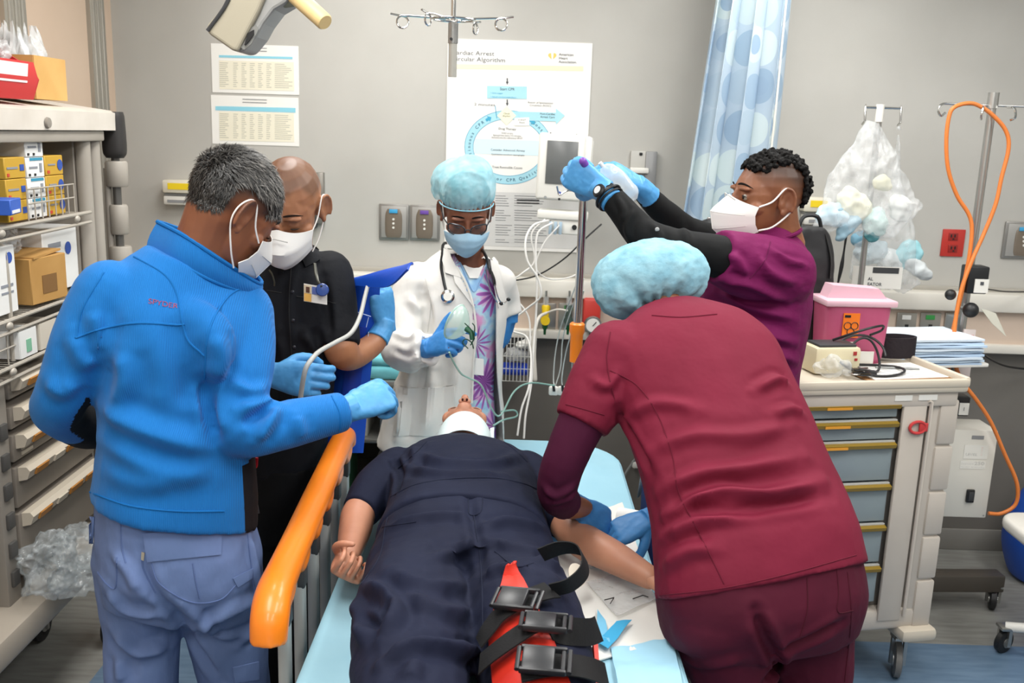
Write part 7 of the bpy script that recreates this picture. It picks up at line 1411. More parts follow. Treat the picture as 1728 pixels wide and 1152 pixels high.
# ---------------------------------------------------------------- patterned privacy curtain
def build_curtain():
    R_ = empty('privacy_curtain', (.8, 3.62, CEIL), 'pale blue privacy curtain with large circle pattern, gathered', 'curtain')
    nu, nv = 120, 40; G = np.zeros((nu, nv, 3)); cu = np.zeros((nu, nv)); W_ = 1.05
    for j in range(nv):
        z = CEIL - .06 - (CEIL - .06 - .35) * j / (nv - 1); xl = .696 + (z - 2.27) * .091; xr = .985 + min(0, (z - 1.9)) * .02
        for i in range(nu):
            u = i / (nu - 1); ph = u * 2 * math.pi * 3.4 + .5 * math.sin(u * 5); amp = .045 * (1 + .25 * math.sin(u * 9))
            G[i, j] = (xl + (xr - xl) * u + .012 * math.sin(ph * 2 + .6), 3.62 + amp * math.sin(ph) + .008 * math.sin(z * 3 + u * 8), z); cu[i, j] = u * W_
    m = mat('curtain_cloth', '#b5cddc', .85); nt = m.node_tree; N = nt.nodes; L = nt.links; bs = N['Principled BSDF']
    a = N.new('ShaderNodeAttribute'); a.attribute_name = 'cloth_u'; tc = N.new('ShaderNodeTexCoord'); sp = N.new('ShaderNodeSeparateXYZ'); L.new(tc.outputs['Object'], sp.inputs[0])
    cm = N.new('ShaderNodeCombineXYZ'); L.new(a.outputs['Fac'], cm.inputs[0]); L.new(sp.outputs[2], cm.inputs[1])
    vo = N.new('ShaderNodeTexVoronoi'); vo.voronoi_dimensions = '2D'; vo.inputs['Scale'].default_value = 6.9; vo.inputs['Randomness'].default_value = .22; L.new(cm.outputs[0], vo.inputs['Vector'])
    lt = N.new('ShaderNodeMath'); lt.operation = 'LESS_THAN'; lt.inputs[1].default_value = .44; L.new(vo.outputs['Distance'], lt.inputs[0])
    l2 = N.new('ShaderNodeMath'); l2.operation = 'LESS_THAN'; l2.inputs[1].default_value = .24; L.new(vo.outputs['Distance'], l2.inputs[0])
    sc_ = N.new('ShaderNodeSeparateColor'); L.new(vo.outputs['Color'], sc_.inputs[0]); rp = N.new('ShaderNodeValToRGB'); rp.color_ramp.interpolation = 'CONSTANT'; e = rp.color_ramp.elements; e[0].color = lin('#becccf'); e[1].position = .3; e[1].color = lin('#a8bac8')
    q = e.new(.55); q.color = lin('#c6d3d5'); q = e.new(.75); q.color = lin('#96acc0'); L.new(sc_.outputs[0], rp.inputs[0])
    mx = N.new('ShaderNodeMix'); mx.data_type = 'RGBA'; mx.inputs[6].default_value = lin('#afbfcc'); L.new(lt.outputs[0], mx.inputs[0]); L.new(rp.outputs[0], mx.inputs[7])
    g2 = N.new('ShaderNodeMath'); g2.operation = 'GREATER_THAN'; g2.inputs[1].default_value = .62; L.new(sc_.outputs[1], g2.inputs[0]); mu = N.new('ShaderNodeMath'); mu.operation = 'MULTIPLY'; L.new(g2.outputs[0], mu.inputs[0]); L.new(l2.outputs[0], mu.inputs[1])
    m2 = N.new('ShaderNodeMix'); m2.data_type = 'RGBA'; L.new(mu.outputs[0], m2.inputs[0]); L.new(mx.outputs[2], m2.inputs[6]); m2.inputs[7].default_value = lin('#93a9be'); L.new(m2.outputs[2], bs.inputs['Base Color'])
    b = MB().sheet(G, .0015); me = b.mesh('curtain', smooth='all'); attr(me, 'cloth_u', np.concatenate([cu.ravel(), cu.ravel()])); link('cloth', me, R_, m)
    MB().tube(G[104, :, :] + V(0, -.008, 0), .004, n=6).build('edge_seam', mat('curtain_seam', '#e3ddd0', .8), R_)
    MB().box((.84, 3.62, CEIL - .02), (.6, .03, .03), bev=.004).build('ceiling_track', M_alu, R_)
    for k in range(7): MB().tube([(.75 + k * .043, 3.62, CEIL - .03), (.75 + k * .043, 3.62, CEIL - .07)], .003, n=6).build('glider', M_plas, R_)
build_curtain()
# ---------------------------------------------------------------- steel side table with drapes, wire basket behind the doctor
def build_table():
    R_ = empty('steel_table', (-.62, 3.6, 0), 'stainless steel side table with shelves behind the blue cuff', 'side table')
    x0, x1, y0, y1 = -.95, -.26, 3.42, 3.86; z = .845; s = mat('table_steel', '#a3a39e', .3, .7)
    MB().box(((x0 + x1) / 2, (y0 + y1) / 2, z), (x1 - x0, y1 - y0, .03), bev=.006).build('table_top', s, R_)
    for zz in (.62, .40, .18): MB().box(((x0 + x1) / 2, (y0 + y1) / 2, zz), (x1 - x0 - .02, y1 - y0 - .02, .016), bev=.003).build('shelf', s, R_)
    for x in (x0 + .02, x1 - .02):
        for y in (y0 + .02, y1 - .02): MB().tube([(x, y, .1), (x, y, z)], .012, n=10).build('leg', s, R_); caster(R_, (x, y, 0), .04, (0, 1), .12)
    MB().box(((x0 + x1) / 2, y1 - .02, .5), (x1 - x0 - .04, .01, .66)).build('back_panel', mat('table_back', '#4d4b48', .6), R_)
    dr = mat('drape_cyan', '#7fd0dc', .8, var='#74c6d3', vscale=8, bump=.5, bscale=18, bdist=.006)
    for k, (xa, xb, zb, h, lb) in enumerate(((-.90, -.29, .861, .05, 'lower folded cyan surgical drape on the steel table'), (-.86, -.31, .912, .035, 'upper folded cyan surgical drape on the steel table'))):
        b = MB(); b.box(((xa + xb) / 2, 3.56, zb + h / 2), (xb - xa, .25, h), bev=.014, seg=3); me = voxel(b, .008, 2); rumple(me, .006, 12, k + 2); co = get_co(me); co[:, 2] = np.maximum(co[:, 2], zb); set_co(me, co); props(link('folded_drape', me, None, dr), lb, 'drape', 'folded cyan drapes')
    R_ = empty('teal_tray', (-.5, 3.76, .861), 'dark teal plastic tray standing behind the cyan drapes', 'tray'); MB().box((-.55, 3.76, .93), (.5, .12, .13), bev=.012).build('tray_body', mat('tray_teal', '#3f7882', .5), R_); MB().box((-.55, 3.76, 1.0), (.52, .14, .014), bev=.004).build('tray_rim', mat('tray_teal_rim', '#5f9aa2', .5), R_)
    for k, (x, z_, d, c_, lb) in enumerate(((-.82, .628, (.14, .16, .08), '#8a8f3a', 'olive green supply box on the steel table shelf'), (-.62, .628, (.16, .18, .10), '#b9bab5', 'pale grey supply box on the steel table shelf'), (-.42, .628, (.15, .16, .07), '#54606b', 'slate supply box on the steel table shelf'), (-.72, .408, (.22, .2, .12), '#2f6a4a', 'dark green supply box on the lower steel shelf'), (-.42, .408, (.18, .2, .13), '#c7c5bf', 'white supply box on the lower steel shelf'))):
        e = empty('supply_box', (x, 3.55, z_), lb, 'supply box'); MB().box((x, 3.55, z_ + d[2] / 2), d, bev=.004).build('carton', mat('supply' + c_, c_, .6), e); MB().box((x, 3.55 - d[1] / 2 - .001, z_ + d[2] * .55), (d[0] * .5, .002, d[2] * .3)).build('printed_field', M_plas, e)
    R_ = empty('wire_basket', at(875, 640, 3.85), 'white wire basket on the wall behind the doctor\'s elbow', 'basket'); a = at(838, 556, 3.82); b_ = at(902, 642, 3.82); w = mat('wire_white', '#d5d4cf', .4)
    for z in np.linspace(b_[2], a[2], 5): MB().tube([(a[0], 3.98, z), (a[0], 3.80, z), (b_[0], 3.80, z), (b_[0], 3.98, z)], .0026, n=6).build('hoop_wire', w, R_)
    b = MB()
    for x in np.linspace(a[0], b_[0], 12): b.tube([(x, 3.80, a[2]), (x, 3.80, b_[2]), (x, 3.98, b_[2])], .002, n=5)
    b.build('basket_wires', w, R_)['kind'] = 'stuff'
    c = at(868, 622, 3.88); h = MB(); h.box(c, (.12, .11, .035), bev=.012); props(link('blue_pouch', voxel(h, .005, 2), None, mat('pouch_blue', '#1d3fb0', .4)), 'royal blue pouch lying in the white wire basket', 'pouch')
    for k, (x, y, r, lb) in enumerate(((870, 598, (.05, .05, .03), 'clear wrapped tubing heaped on the blue pouch in the basket'), (888, 578, (.045, .04, .018), 'white paper wrapper leaning out of the wire basket'))):
        h = MB(); h.ell(at(x, y, 3.87), r, rotm((0, 1, 0), -.4 * k), n=20, m=14); me = voxel(h, .003, 1); rumple(me, .012, 30, k); props(link('wrapped_supply', me, None, M_film if k == 0 else mat('wrap_white', '#e4e3df', .6)), lb, 'wrapper')
build_table()
# ---------------------------------------------------------------- drawer cart on the right
def build_cart():
    R_ = empty('drawer_cart', (1.15, 3.1, 0), 'tall medical drawer cart with ochre drawer pulls and a beige tray top', 'drawer cart')
    ang = math.radians(11.6); M = np.eye(4); M[:3, :3] = rotm((0, 0, 1), ang); M[:3, 3] = (1.425, 2.915, 0)
    body = mat('medcart_body', '#c4bbb0', .45, var='#bcb3a8', vscale=4); top = mat('medcart_top', '#c9bfae', .45); dr = mat('medcart_drawer', '#8d999b', .45, var='#87939a', vscale=4); och = mat('medcart_ochre', '#8f7425', .4); orl = mat('medcart_label', '#d9962e', .5)
    B = lambda c, d, bev=.004, R=None: MB(M).box(c, d, R, bev)
    W_, D_ = .58, .47
    B((-W_ / 2, D_ / 2 + .02, .61), (W_ - .03, D_ - .03, .76), .01).build('carcass', mat('medcart_inner', '#6f6a64', .6), R_)
    B((-.05, .03, .60), (.10, .06, .82), .02).build('corner_post', body, R_)
    for k, (a, c) in enumerate(((.20, .38), (.385, .535), (.54, .69), (.695, .845), (.85, 1.0))): B((-.032, .022, (a + c) / 2), (.066, .062, c - a - .002), .008).build('post_cover', body, R_)
    B((-W_ + .03, .05, .60), (.06, .1, .82), .015).build('corner_post', body, R_)
    B((-.012, D_ / 2, .60), (.02, D_ - .06, .80), .006).build('side_panel', body, R_); B((-W_ + .012, D_ / 2, .60), (.02, D_ - .06, .80), .006).build('side_panel', body, R_)
    B((-W_ / 2, .03, .245), (W_ - .02, .07, .07), .012).build('plinth', body, R_); B((-W_ / 2, D_ / 2, .23), (W_ - .02, D_, .05), .012).build('base', body, R_)
    B((-W_ / 2, .012, 1.005), (W_ - .02, .05, .05), .008).build('header', body, R_)
    # tray top with raised lip
    B((-W_ / 2, D_ / 2, 1.042), (W_ + .03, D_ + .05, .03), .01).build('tray_top', top, R_)
    for c, d in (((-W_ / 2, -.018, 1.058), (W_ + .03, .022, .028)), ((-W_ / 2, D_ + .012, 1.066), (W_ + .03, .022, .04)), ((.008, D_ / 2, 1.06), (.022, D_ + .05, .034)), ((-W_ - .008, D_ / 2, 1.06), (.022, D_ + .05, .034))): B(c, d, .008).build('tray_lip', top, R_)
    for (a, c) in ((.945, .995), (.873, .935), (.735, .865), (.595, .725), (.452, .585), (.31, .442)):
        d = B((-.38, .035, (a + c) / 2), (.345, .06, c - a), .003).build('drawer', dr, R_)
        b = MB(M); b.prism([(-.5525, .006, c - .022), (-.5525, -.012, c - .018), (-.5525, -.016, c - .006), (-.5525, -.002, c - .001), (-.5525, .006, c)], (.345, 0, 0)); b.build('drawer_pull', och, d)
        B((-.38, .004, c + .001), (.345, .012, .006), .001).build('pull_edge', mat('medcart_edge', '#b5b5b0', .4), d); B((-.42, -.0165, c - .013), (.085, .002, .008), 0).build('drawer_label', orl, d)
    b = MB(M); b.box((-.155, -.004, .615), (.082, .014, .74), rotm((0, 1, 0), .0), .004); b.build('lock_bar', body, R_)
    MB(M).tube([(-.104, -.014, .26), (-.104, -.014, .995), (-.115, -.014, 1.0)], .006, n=10).build('lock_rod', body, R_)
    b = MB(M); b.tube([(-.145 + .028 * math.cos(t), -.018, .915 + .019 * math.sin(t)) for t in np.linspace(0, 2 * math.pi, 14, endpoint=False)], .005, n=8, closed=True); b.box((-.125, -.018, .915), (.03, .006, .028), bev=.002); b.build('red_seal', mat('seal_red', '#c33a3a', .4), R_)
    for x in (-.205, -.12): B((x, -.014, 1.012), (.06 if x < -.15 else .065, .003, .018), 0).build('name_strip', M_plas, R_)
    for x in (-.06, -W_ + .06):
        for y in (.05, D_ - .05): p = (M @ V(x, y, 0, 1))[:3]; caster(R_, p, .062, (.3, 1), .21, mat('caster_grey', '#6f6d6a', .5))
    B((-.05, .02, .195), (.13, .12, .045), .015).build('bumper', top, R_); B((-W_ + .05, .02, .195), (.13, .12, .045), .015).build('bumper', top, R_)
    B((.17, .42, 1.03), (.33, .24, .014), .004).build('side_shelf', M_plas, R_)
    for x in (.03, .3): MB(M).tube([(x, .52, 1.025), (0.0, .44, .86)], .006, n=8).build('shelf_brace', M_steel, R_)
    return M
MC = build_cart()
def cartpt(x, y, z=1.058): return (MC @ V(x, y, z, 1))[:3]
def build_cart_things():
    Rc = MC[:3, :3]; Z = 1.058
    # sharps container
    c = cartpt(-.225, .30); R_ = empty('sharps_container', c, 'translucent pink sharps container with orange hazard label on the drawer cart', 'sharps container'); pk = mat('sharps_pink', '#bd5a7c', .35, var='#b35073', vscale=6)
    M = np.eye(4); M[:3, :3] = Rc @ rotm((0, 0, 1), -.12); M[:3, 3] = c
    b = MB(M); b.loft([(V(0, 0, .002), V(.098, 0, 0), V(0, .06, 0)), (V(0, 0, .02), V(.104, 0, 0), V(0, .064, 0)), (V(0, 0, .2), V(.115, 0, 0), V(0, .072, 0))], n=32, power=6); b.build('tub', pk, R_)
    lid = mat('sharps_lid', '#dcb4c0', .4); k = MB(M).box((0, 0, .208), (.245, .16, .022), bev=.006).build('lid', lid, R_); b = MB(M); b.prism([(-.10, -.03, .218), (-.085, -.03, .262), (.075, -.03, .252), (.105, -.03, .218)], (0, .07, 0)); b.build('hood', lid, k)
    MB(M).box((-.03, -.0735, .135), (.056, .003, .082), bev=0).build('hazard_label', mat('hazard_orange', '#f07a1c', .5), R_)
    for q in ((-.012, .012), (.012, .012), (0, -.008)): MB(M).tube([(-.03 + q[0] + .012 * math.cos(t), -.0758, .122 + q[1] + .012 * math.sin(t)) for t in np.linspace(0, 2 * math.pi, 16, endpoint=False)], .0014, n=5, closed=True).build('hazard_ring', M_blk, R_)
    MB(M).box((-.044, -.0755, .166), (.02, .002, .008)).build('hazard_print', M_blk, R_); MB(M).box((-.04, -.0765, .065), (.05, .003, .03)).build('white_sticker', M_plas, R_); MB(M).box((-.02, -.0735, .025), (.16, .003, .045)).build('front_label', M_plas, R_)
    # black soft equipment case behind
    c = cartpt(-.345, .425); R_ = empty('black_case', c, 'upright black soft equipment case with straps beside the magenta scrubs', 'equipment case'); h = MB(); s = nrm(Rc @ V(1, 0, 0)); f = Rc @ V(0, 1, 0)
    h.loft([(c + V(0, 0, .006), s * .10, f * .04), (c + V(0, 0, .1), s * .11, f * .048), (c + V(0, 0, .28), s * .105, f * .048), (c + V(0, 0, .40), s * .085, f * .042), (c + V(0, 0, .44), s * .05, f * .04)], n=28, power=4); me = voxel(h, .007, 4); rumple(me, .005, 12, 2); link('case_body', me, R_, mat('case_black', '#202022', .6, bump=.3, bscale=60))
    for sx in (-.05, .05): MB().tube([c + s * sx - f * .03 + V(0, 0, .42), c + s * (sx + .02) - f * .045 + V(0, 0, .34), c + s * (sx + .025) - f * .045 + V(0, 0, .27)], [(.012, .003)] * 3, n=8, smooth=4).build('strap', M_blk, R_)
    MB().tube([c + s * -.04 + V(0, 0, .43), c + s * -.02 + V(0, 0, .475), c + s * .03 + V(0, 0, .475), c + s * .05 + V(0, 0, .43)], .007, n=8, smooth=4).build('handle', M_blk, R_)
    # cream device with red marks
    c = cartpt(-.37, .155); R_ = empty('cream_device', c, 'cream handheld charger box under the black case', 'charger'); M2 = np.eye(4); M2[:3, :3] = Rc; M2[:3, 3] = c
    MB(M2).box((0, 0, .045), (.16, .1, .088), bev=.012).build('shell', mat('device_cream', '#d9cfae', .45), R_); MB(M2).box((.055, -.051, .07), (.012, .002, .012)).build('red_mark', mat('mark_red', '#aa3333', .5), R_); MB(M2).box((.06, -.051, .05), (.01, .002, .008)).build('red_mark', MATS['mark_red'], R_); MB(M2).box((0, 0, .092), (.13, .08, .01), bev=.003).build('dark_pad', M_dgrey, R_)
    # coiled black cable
    R_ = empty('coiled_cable', cartpt(-.30, .10), 'thin black cable lying in loose coils on the cart top', 'cable'); P = []
    for t in np.linspace(0, 5.6 * math.pi, 60): r = .055 + .03 * math.sin(t * .37); P.append(cartpt(-.27 + .03 * math.sin(t * .21) + r * 1.35 * math.cos(t), .12 + r * math.sin(t), Z + .012 + .05 * (1 + math.sin(t * .5 + 1)) * (.5 + .5 * math.sin(t))))
    MB().tube(P, .0042, n=8, smooth=2).build('cord', M_blk, R_); MB().tube([cartpt(-.36, .17, Z + .10), cartpt(-.28, .12, Z + .145), cartpt(-.2, .15, Z + .15), cartpt(-.19, .17, Z + .13), cartpt(-.24, .15, Z + .12)], .004, n=8, smooth=6).build('cord', M_blk, R_)
    # clipboard and papers
    R_ = empty('clipboard', cartpt(-.18, .11), 'brown clipboard with white form lying at the cart edge', 'clipboard'); M3 = np.eye(4); M3[:3, :3] = Rc @ rotm((0, 0, 1), .06); M3[:3, 3] = cartpt(-.17, .115)
    MB(M3).box((0, 0, .003), (.30, .21, .004), bev=.001).build('board', mat('board_brown', '#8a6238', .6), R_); MB(M3).box((.008, .004, .0062), (.27, .19, .002)).build('form', paper, R_); MB(M3).box((-.13, 0, .009), (.03, .08, .008), bev=.002).build('clip', M_steel, R_)
    b = MB(M3)
    for k in range(9): b.box((.01, -.07 + k * .018, .0076), (.2, .0025, .0004))
    b.build('printed_text_lines', inkg, R_)['kind'] = 'stuff'
    MB(M3).tube([(-.03, .04, .0105), (.10, -.0, .0105)], .004, n=8, cap='round').build('pen', None or M_grey, None, label='grey pen lying on the white form', cat='pen')
    # bunch of keys / clips
    R_ = empty('key_bunch', cartpt(-.34, .045), 'bunch of metal keys and clips at the tray corner', 'keys')
    rg = random.Random(5)
    for k in range(7): a = rg.uniform(-.6, .9); o = cartpt(-.345, .05, Z + .018 + .004 * k); d = Rc @ V(math.cos(a), math.sin(a) - .6, -.12); MB().box(o + d * .03, (.055, .012, .003), np.array(Matrix.Rotation(math.atan2(d[1], d[0]), 3, 'Z')), bev=.001).build('key', mat('key_metal', '#6e665a', .35, .8) if k % 2 else M_dgrey, R_)
    MB().tube([cartpt(-.345 + .018 * math.cos(t), .05 + .018 * math.sin(t), Z + .02) for t in np.linspace(0, 2 * math.pi, 18, endpoint=False)], .002, n=6, closed=True).build('ring', M_steel, R_)
    R_ = empty('crumpled_wrapper', cartpt(-.38, .08), 'crumpled clear wrapper beside the keys', 'wrapper'); h = MB(); h.ell(cartpt(-.40, .09, Z + .03), (.06, .05, .03)); me = voxel(h, .004, 1); rumple(me, .02, 24, 3); co = get_co(me); co[:, 2] = np.maximum(co[:, 2], Z + .001); set_co(me, co); link('film', me, R_, M_film)
    # black coiled cuff
    c = cartpt(-.045, .30, Z + .012); G = []
    for t in np.linspace(0, 2 * math.pi, 33): G.append([c + Rc @ V(.075 * math.cos(t), .045 * math.sin(t), h) for h in (0.0, .02, .045, .07)])
    props(MB().sheet(np.array(G), .008).build('black_cuff', mat('cuff_black', '#2a2529', .8, bump=.8, bscale=120, bdist=.003), None), 'black textured cuff rolled into a ring on the cart', 'cuff')
    # stack of pale blue pads on the side shelf
    for k in range(9):
        o = cartpt(.15 + .006 * math.sin(k * 2.3), .41 + .005 * math.cos(k * 1.7), 1.038 + k * .0105); M4 = np.eye(4); M4[:3, :3] = Rc @ rotm((0, 0, 1), .03 * math.sin(k * 1.9)); M4[:3, 3] = o
        nm = ['bottom', 'second', 'third', 'fourth', 'fifth', 'sixth', 'seventh', 'eighth', 'top'][k]; G = np.array([[(M4 @ V(x, y, .002 + .0035 * noise.noise(Vector((x * 9, y * 9, k * 2.2))), 1))[:3] for y in np.linspace(-.115, .115, 9)] for x in np.linspace(-.155, .155, 14)])
        props(MB().sheet(G, .0075).build('blue_pad', mat('pad_blue_%d' % (k % 3), ['#b9cfe6', '#c6d9ea', '#d7e3ee'][k % 3], .8), None), f'pale blue absorbent pad, {nm} in the stack on the side shelf' + (' from below' if 0 < k < 8 else ''), 'pad', 'pale blue pads on the side shelf')
build_cart_things()
# ---------------------------------------------------------------- fluid warmer on its pole, orange hose
def build_infuser():
    R_ = empty('fluid_warmer', (1.69, 3.52, 0), 'wheeled fluid warmer with white box and tall steel pole', 'fluid warmer'); px, py = 1.686, 3.5
    bm = mat('base_brown', '#4a443d', .5); col = mat('column_grey', '#7f8688', .4, .2); wb_ = mat('warmer_white', '#d9d6cd', .4)
    MB().tube([(px, py, .85), (px, py, 1.96)], .0145, n=18).build('pole', M_steel, R_); MB().tube([(px, py, 1.92), (px, py, 1.975)], .019, n=18).build('pole_top', M_steel, R_)
    b = MB(); z = at(1675, 178, py)[2]
    for s in (-1, 1): MB().tube([(px, py, z), (px + s * .12, py, z), (px + s * .175, py, z), (px + s * .19, py, z - .02), (px + s * .178, py, z - .042), (px + s * .163, py, z - .03)], .0042, n=8, smooth=5).build('hook_arm', M_chrome, R_)
    for s in (-1, 1): MB().tube([(px + s * .05, py - .01, z - .005), (px + s * .055, py - .05, z - .01), (px + s * .06, py - .055, z - .04), (px + s * .052, py - .04, z - .05)], .0042, n=8, smooth=5).build('hook_arm', M_chrome, R_)
    MB().box((px - .01, py + .03, .62), (.055, .06, 1.08), bev=.006).build('column', col, R_)
    c0 = at(1600, 724, 3.40); c1 = at(1686, 725, 3.40); z0 = at(1625, 873, 3.40)[2]; bx = MB().box(((c0[0] + c1[0]) / 2, 3.40 + .075, (c0[2] + z0) / 2), (c1[0] - c0[0], .15, c0[2] - z0), bev=.006).build('warmer_box', wb_, R_)
    cx = (c0[0] + c1[0]) / 2; fy = 3.3985; og = mat('print_orange', '#ee6a1f', .5); T = lambda s, x, z_, h, m, w=None, bold=0: text(bx, s, V(x, fy, z_), WX, WZ, h, m, 'printed_text', w=w, lift=0, bold=bold)
    zt = c0[2]; MB().box((cx + .02, fy + .0005, zt - .085), (.09, .001, .055)).build('printed_plate', M_plas, bx); T('1', cx + .03, zt - .098, .034, og, bold=.03); T('LEVEL', cx - .018, zt - .10, .010, ink, .045, .02); MB().box((cx + .015, fy + .0005, zt - .137), (.095, .001, .03)).build('printed_plate', M_plas, bx); T('250', cx + .02, zt - .136, .013, ink, .038, .03); T('SYSTEM', cx - .03, zt - .136, .006, ink, .045); T('FLUID WARMER', cx - .03, zt - .148, .005, ink, .09); MB().box((cx + .02, fy + .0005, zt - .028), (.045, .001, .014)).build('printed_plate', inkg, bx)
    MB().box((cx + .02, fy - .004, z0 + .09), (.03, .012, .052), bev=.004).build('power_switch', M_blk, bx); MB().box((cx + .02, fy - .011, z0 + .09), (.018, .006, .036), bev=.002).build('rocker', M_dgrey, bx); MB().box((c0[0] - .006, 3.48, zt - .13), (.014, .05, .09), bev=.004).build('side_handle', M_blk, bx)
    for dx, dz in ((.012, .012), (-.012, .012)):
        for zz in (zt, z0): MB().lathe(((c0[0] if dx > 0 else c1[0]) + dx, fy, zz + (-.012 if zz == zt else .012)), (0, -1, 0), [(0, 0), (.003, 0), (.003, .001), (0, .001)], 8).build('screw', M_grey, bx)
    # clamp units on the column
    q = at(1648, 472, 3.44); u = MB().box(q + V(0, .02, 0), (.075, .07, .10), bev=.006).build('clamp_unit', M_blk, R_); MB().box(q + V(.012, -.017, -.02), (.05, .004, .05)).build('white_face', M_plas, u); MB().box(q + V(.012, -.020, -.01), (.012, .002, .012)).build('printed_mark', ink, u)
    q = at(1622, 686, 3.40); u = MB().box(q + V(0, .03, 0), (.065, .06, .075), bev=.006).build('clamp_unit', M_blk, R_); MB().box(q + V(.01, -.002, -.008), (.035, .004, .045)).build('white_face', M_plas, u); text(u, '1', q + V(.004, -.0055, -.014), WX, WZ, .014, ink, 'printed_text', lift=0)
    for x, y, r in ((1604, 497, .02), (1638, 523, .028)): q = at(x, y, 3.42); MB().ell(q, (r, r, r)).build('clamp_knob', M_blk, R_); MB().tube([q, q + V(.03 if x < 1620 else -.02, .06, 0)], .006, n=8).build('knob_stem', M_steel, R_)
    q = at(1630, 600, 3.44); MB().box(q, (.045, .012, .20), bev=.002).build('data_label', mat('label_pink', '#d9cdc9', .5), R_); MB().box(q + V(0, -.007, .07), (.03, .002, .02)).build('printed_field', mat('label_red', '#c25a50', .5), R_)
    b = MB(); G = np.array([[at(1655 + 25 * u + 18 * v, 520 + 8 * u + 25 * v + 15 * u * v, 3.42) for v in np.linspace(0, 1, 6)] for u in np.linspace(0, 1, 6)]); MB().sheet(G, .002).build('instruction_tag', mat('tag_clear', '#dcdacb', .4, alpha=.85), R_)
    # base
    MB().box((1.78, 3.46, .115), (.36, .07, .07), rotm((0, 0, 1), .06), bev=.006).build('base_beam', bm, R_); MB().box((1.70, 3.62, .115), (.07, .34, .07), rotm((0, 0, 1), -.5), bev=.006).build('base_beam', bm, R_); MB().box((1.66, 3.5, .13), (.1, .1, .05), bev=.006).build('base_plate', bm, R_)
    for p in ((1.935, 3.46, 0), (1.62, 3.45, 0), (1.80, 3.76, 0)): caster(R_, p, .042, (.4, 1), .1)
    # orange hose
    R_ = empty('orange_hose', (1.66, 3.45, .4), 'long orange hose looped over the warmer pole hooks', 'hose'); oh = mat('hose_orange', '#d97a35', .45)
    L = [(1668, 866), (1690, 866), (1714, 850), (1716, 815), (1695, 765), (1672, 712), (1648, 675), (1622, 640), (1609, 600), (1612, 545), (1622, 490), (1640, 440), (1660, 395), (1680, 345), (1690, 300), (1702, 250), (1697, 220), (1676, 195), (1655, 180), (1636, 174), (1612, 180), (1602, 195), (1597, 235), (1600, 285), (1615, 330), (1634, 360), (1640, 385), (1636, 430), (1626, 480), (1612, 540), (1602, 590), (1600, 640), (1596, 690), (1592, 712)]
    Ys = np.interp(np.arange(len(L)), [0, 3, 6, 9, 12, 18, 24, 27, len(L) - 1], [3.36, 3.36, 3.36, 3.40, 3.44, 3.46, 3.455, 3.44, 3.44]); MB().tube([at(x, y, Y) for (x, y), Y in zip(L, Ys)], .0072, n=10, smooth=5).build('hose', oh, R_)
    MB().tube([at(*p) for p in ((1668, 488, 3.5), (1700, 492, 3.7), (1740, 492, 3.95))], .003, n=6, smooth=4).build('cord', M_blk, R_); MB().tube([at(*p) for p in ((1645, 585, 3.5), (1670, 605, 3.7), (1700, 618, 3.85), (1745, 624, 3.95))], .0045, n=8, smooth=4).build('cord', M_blk, R_)
build_infuser()
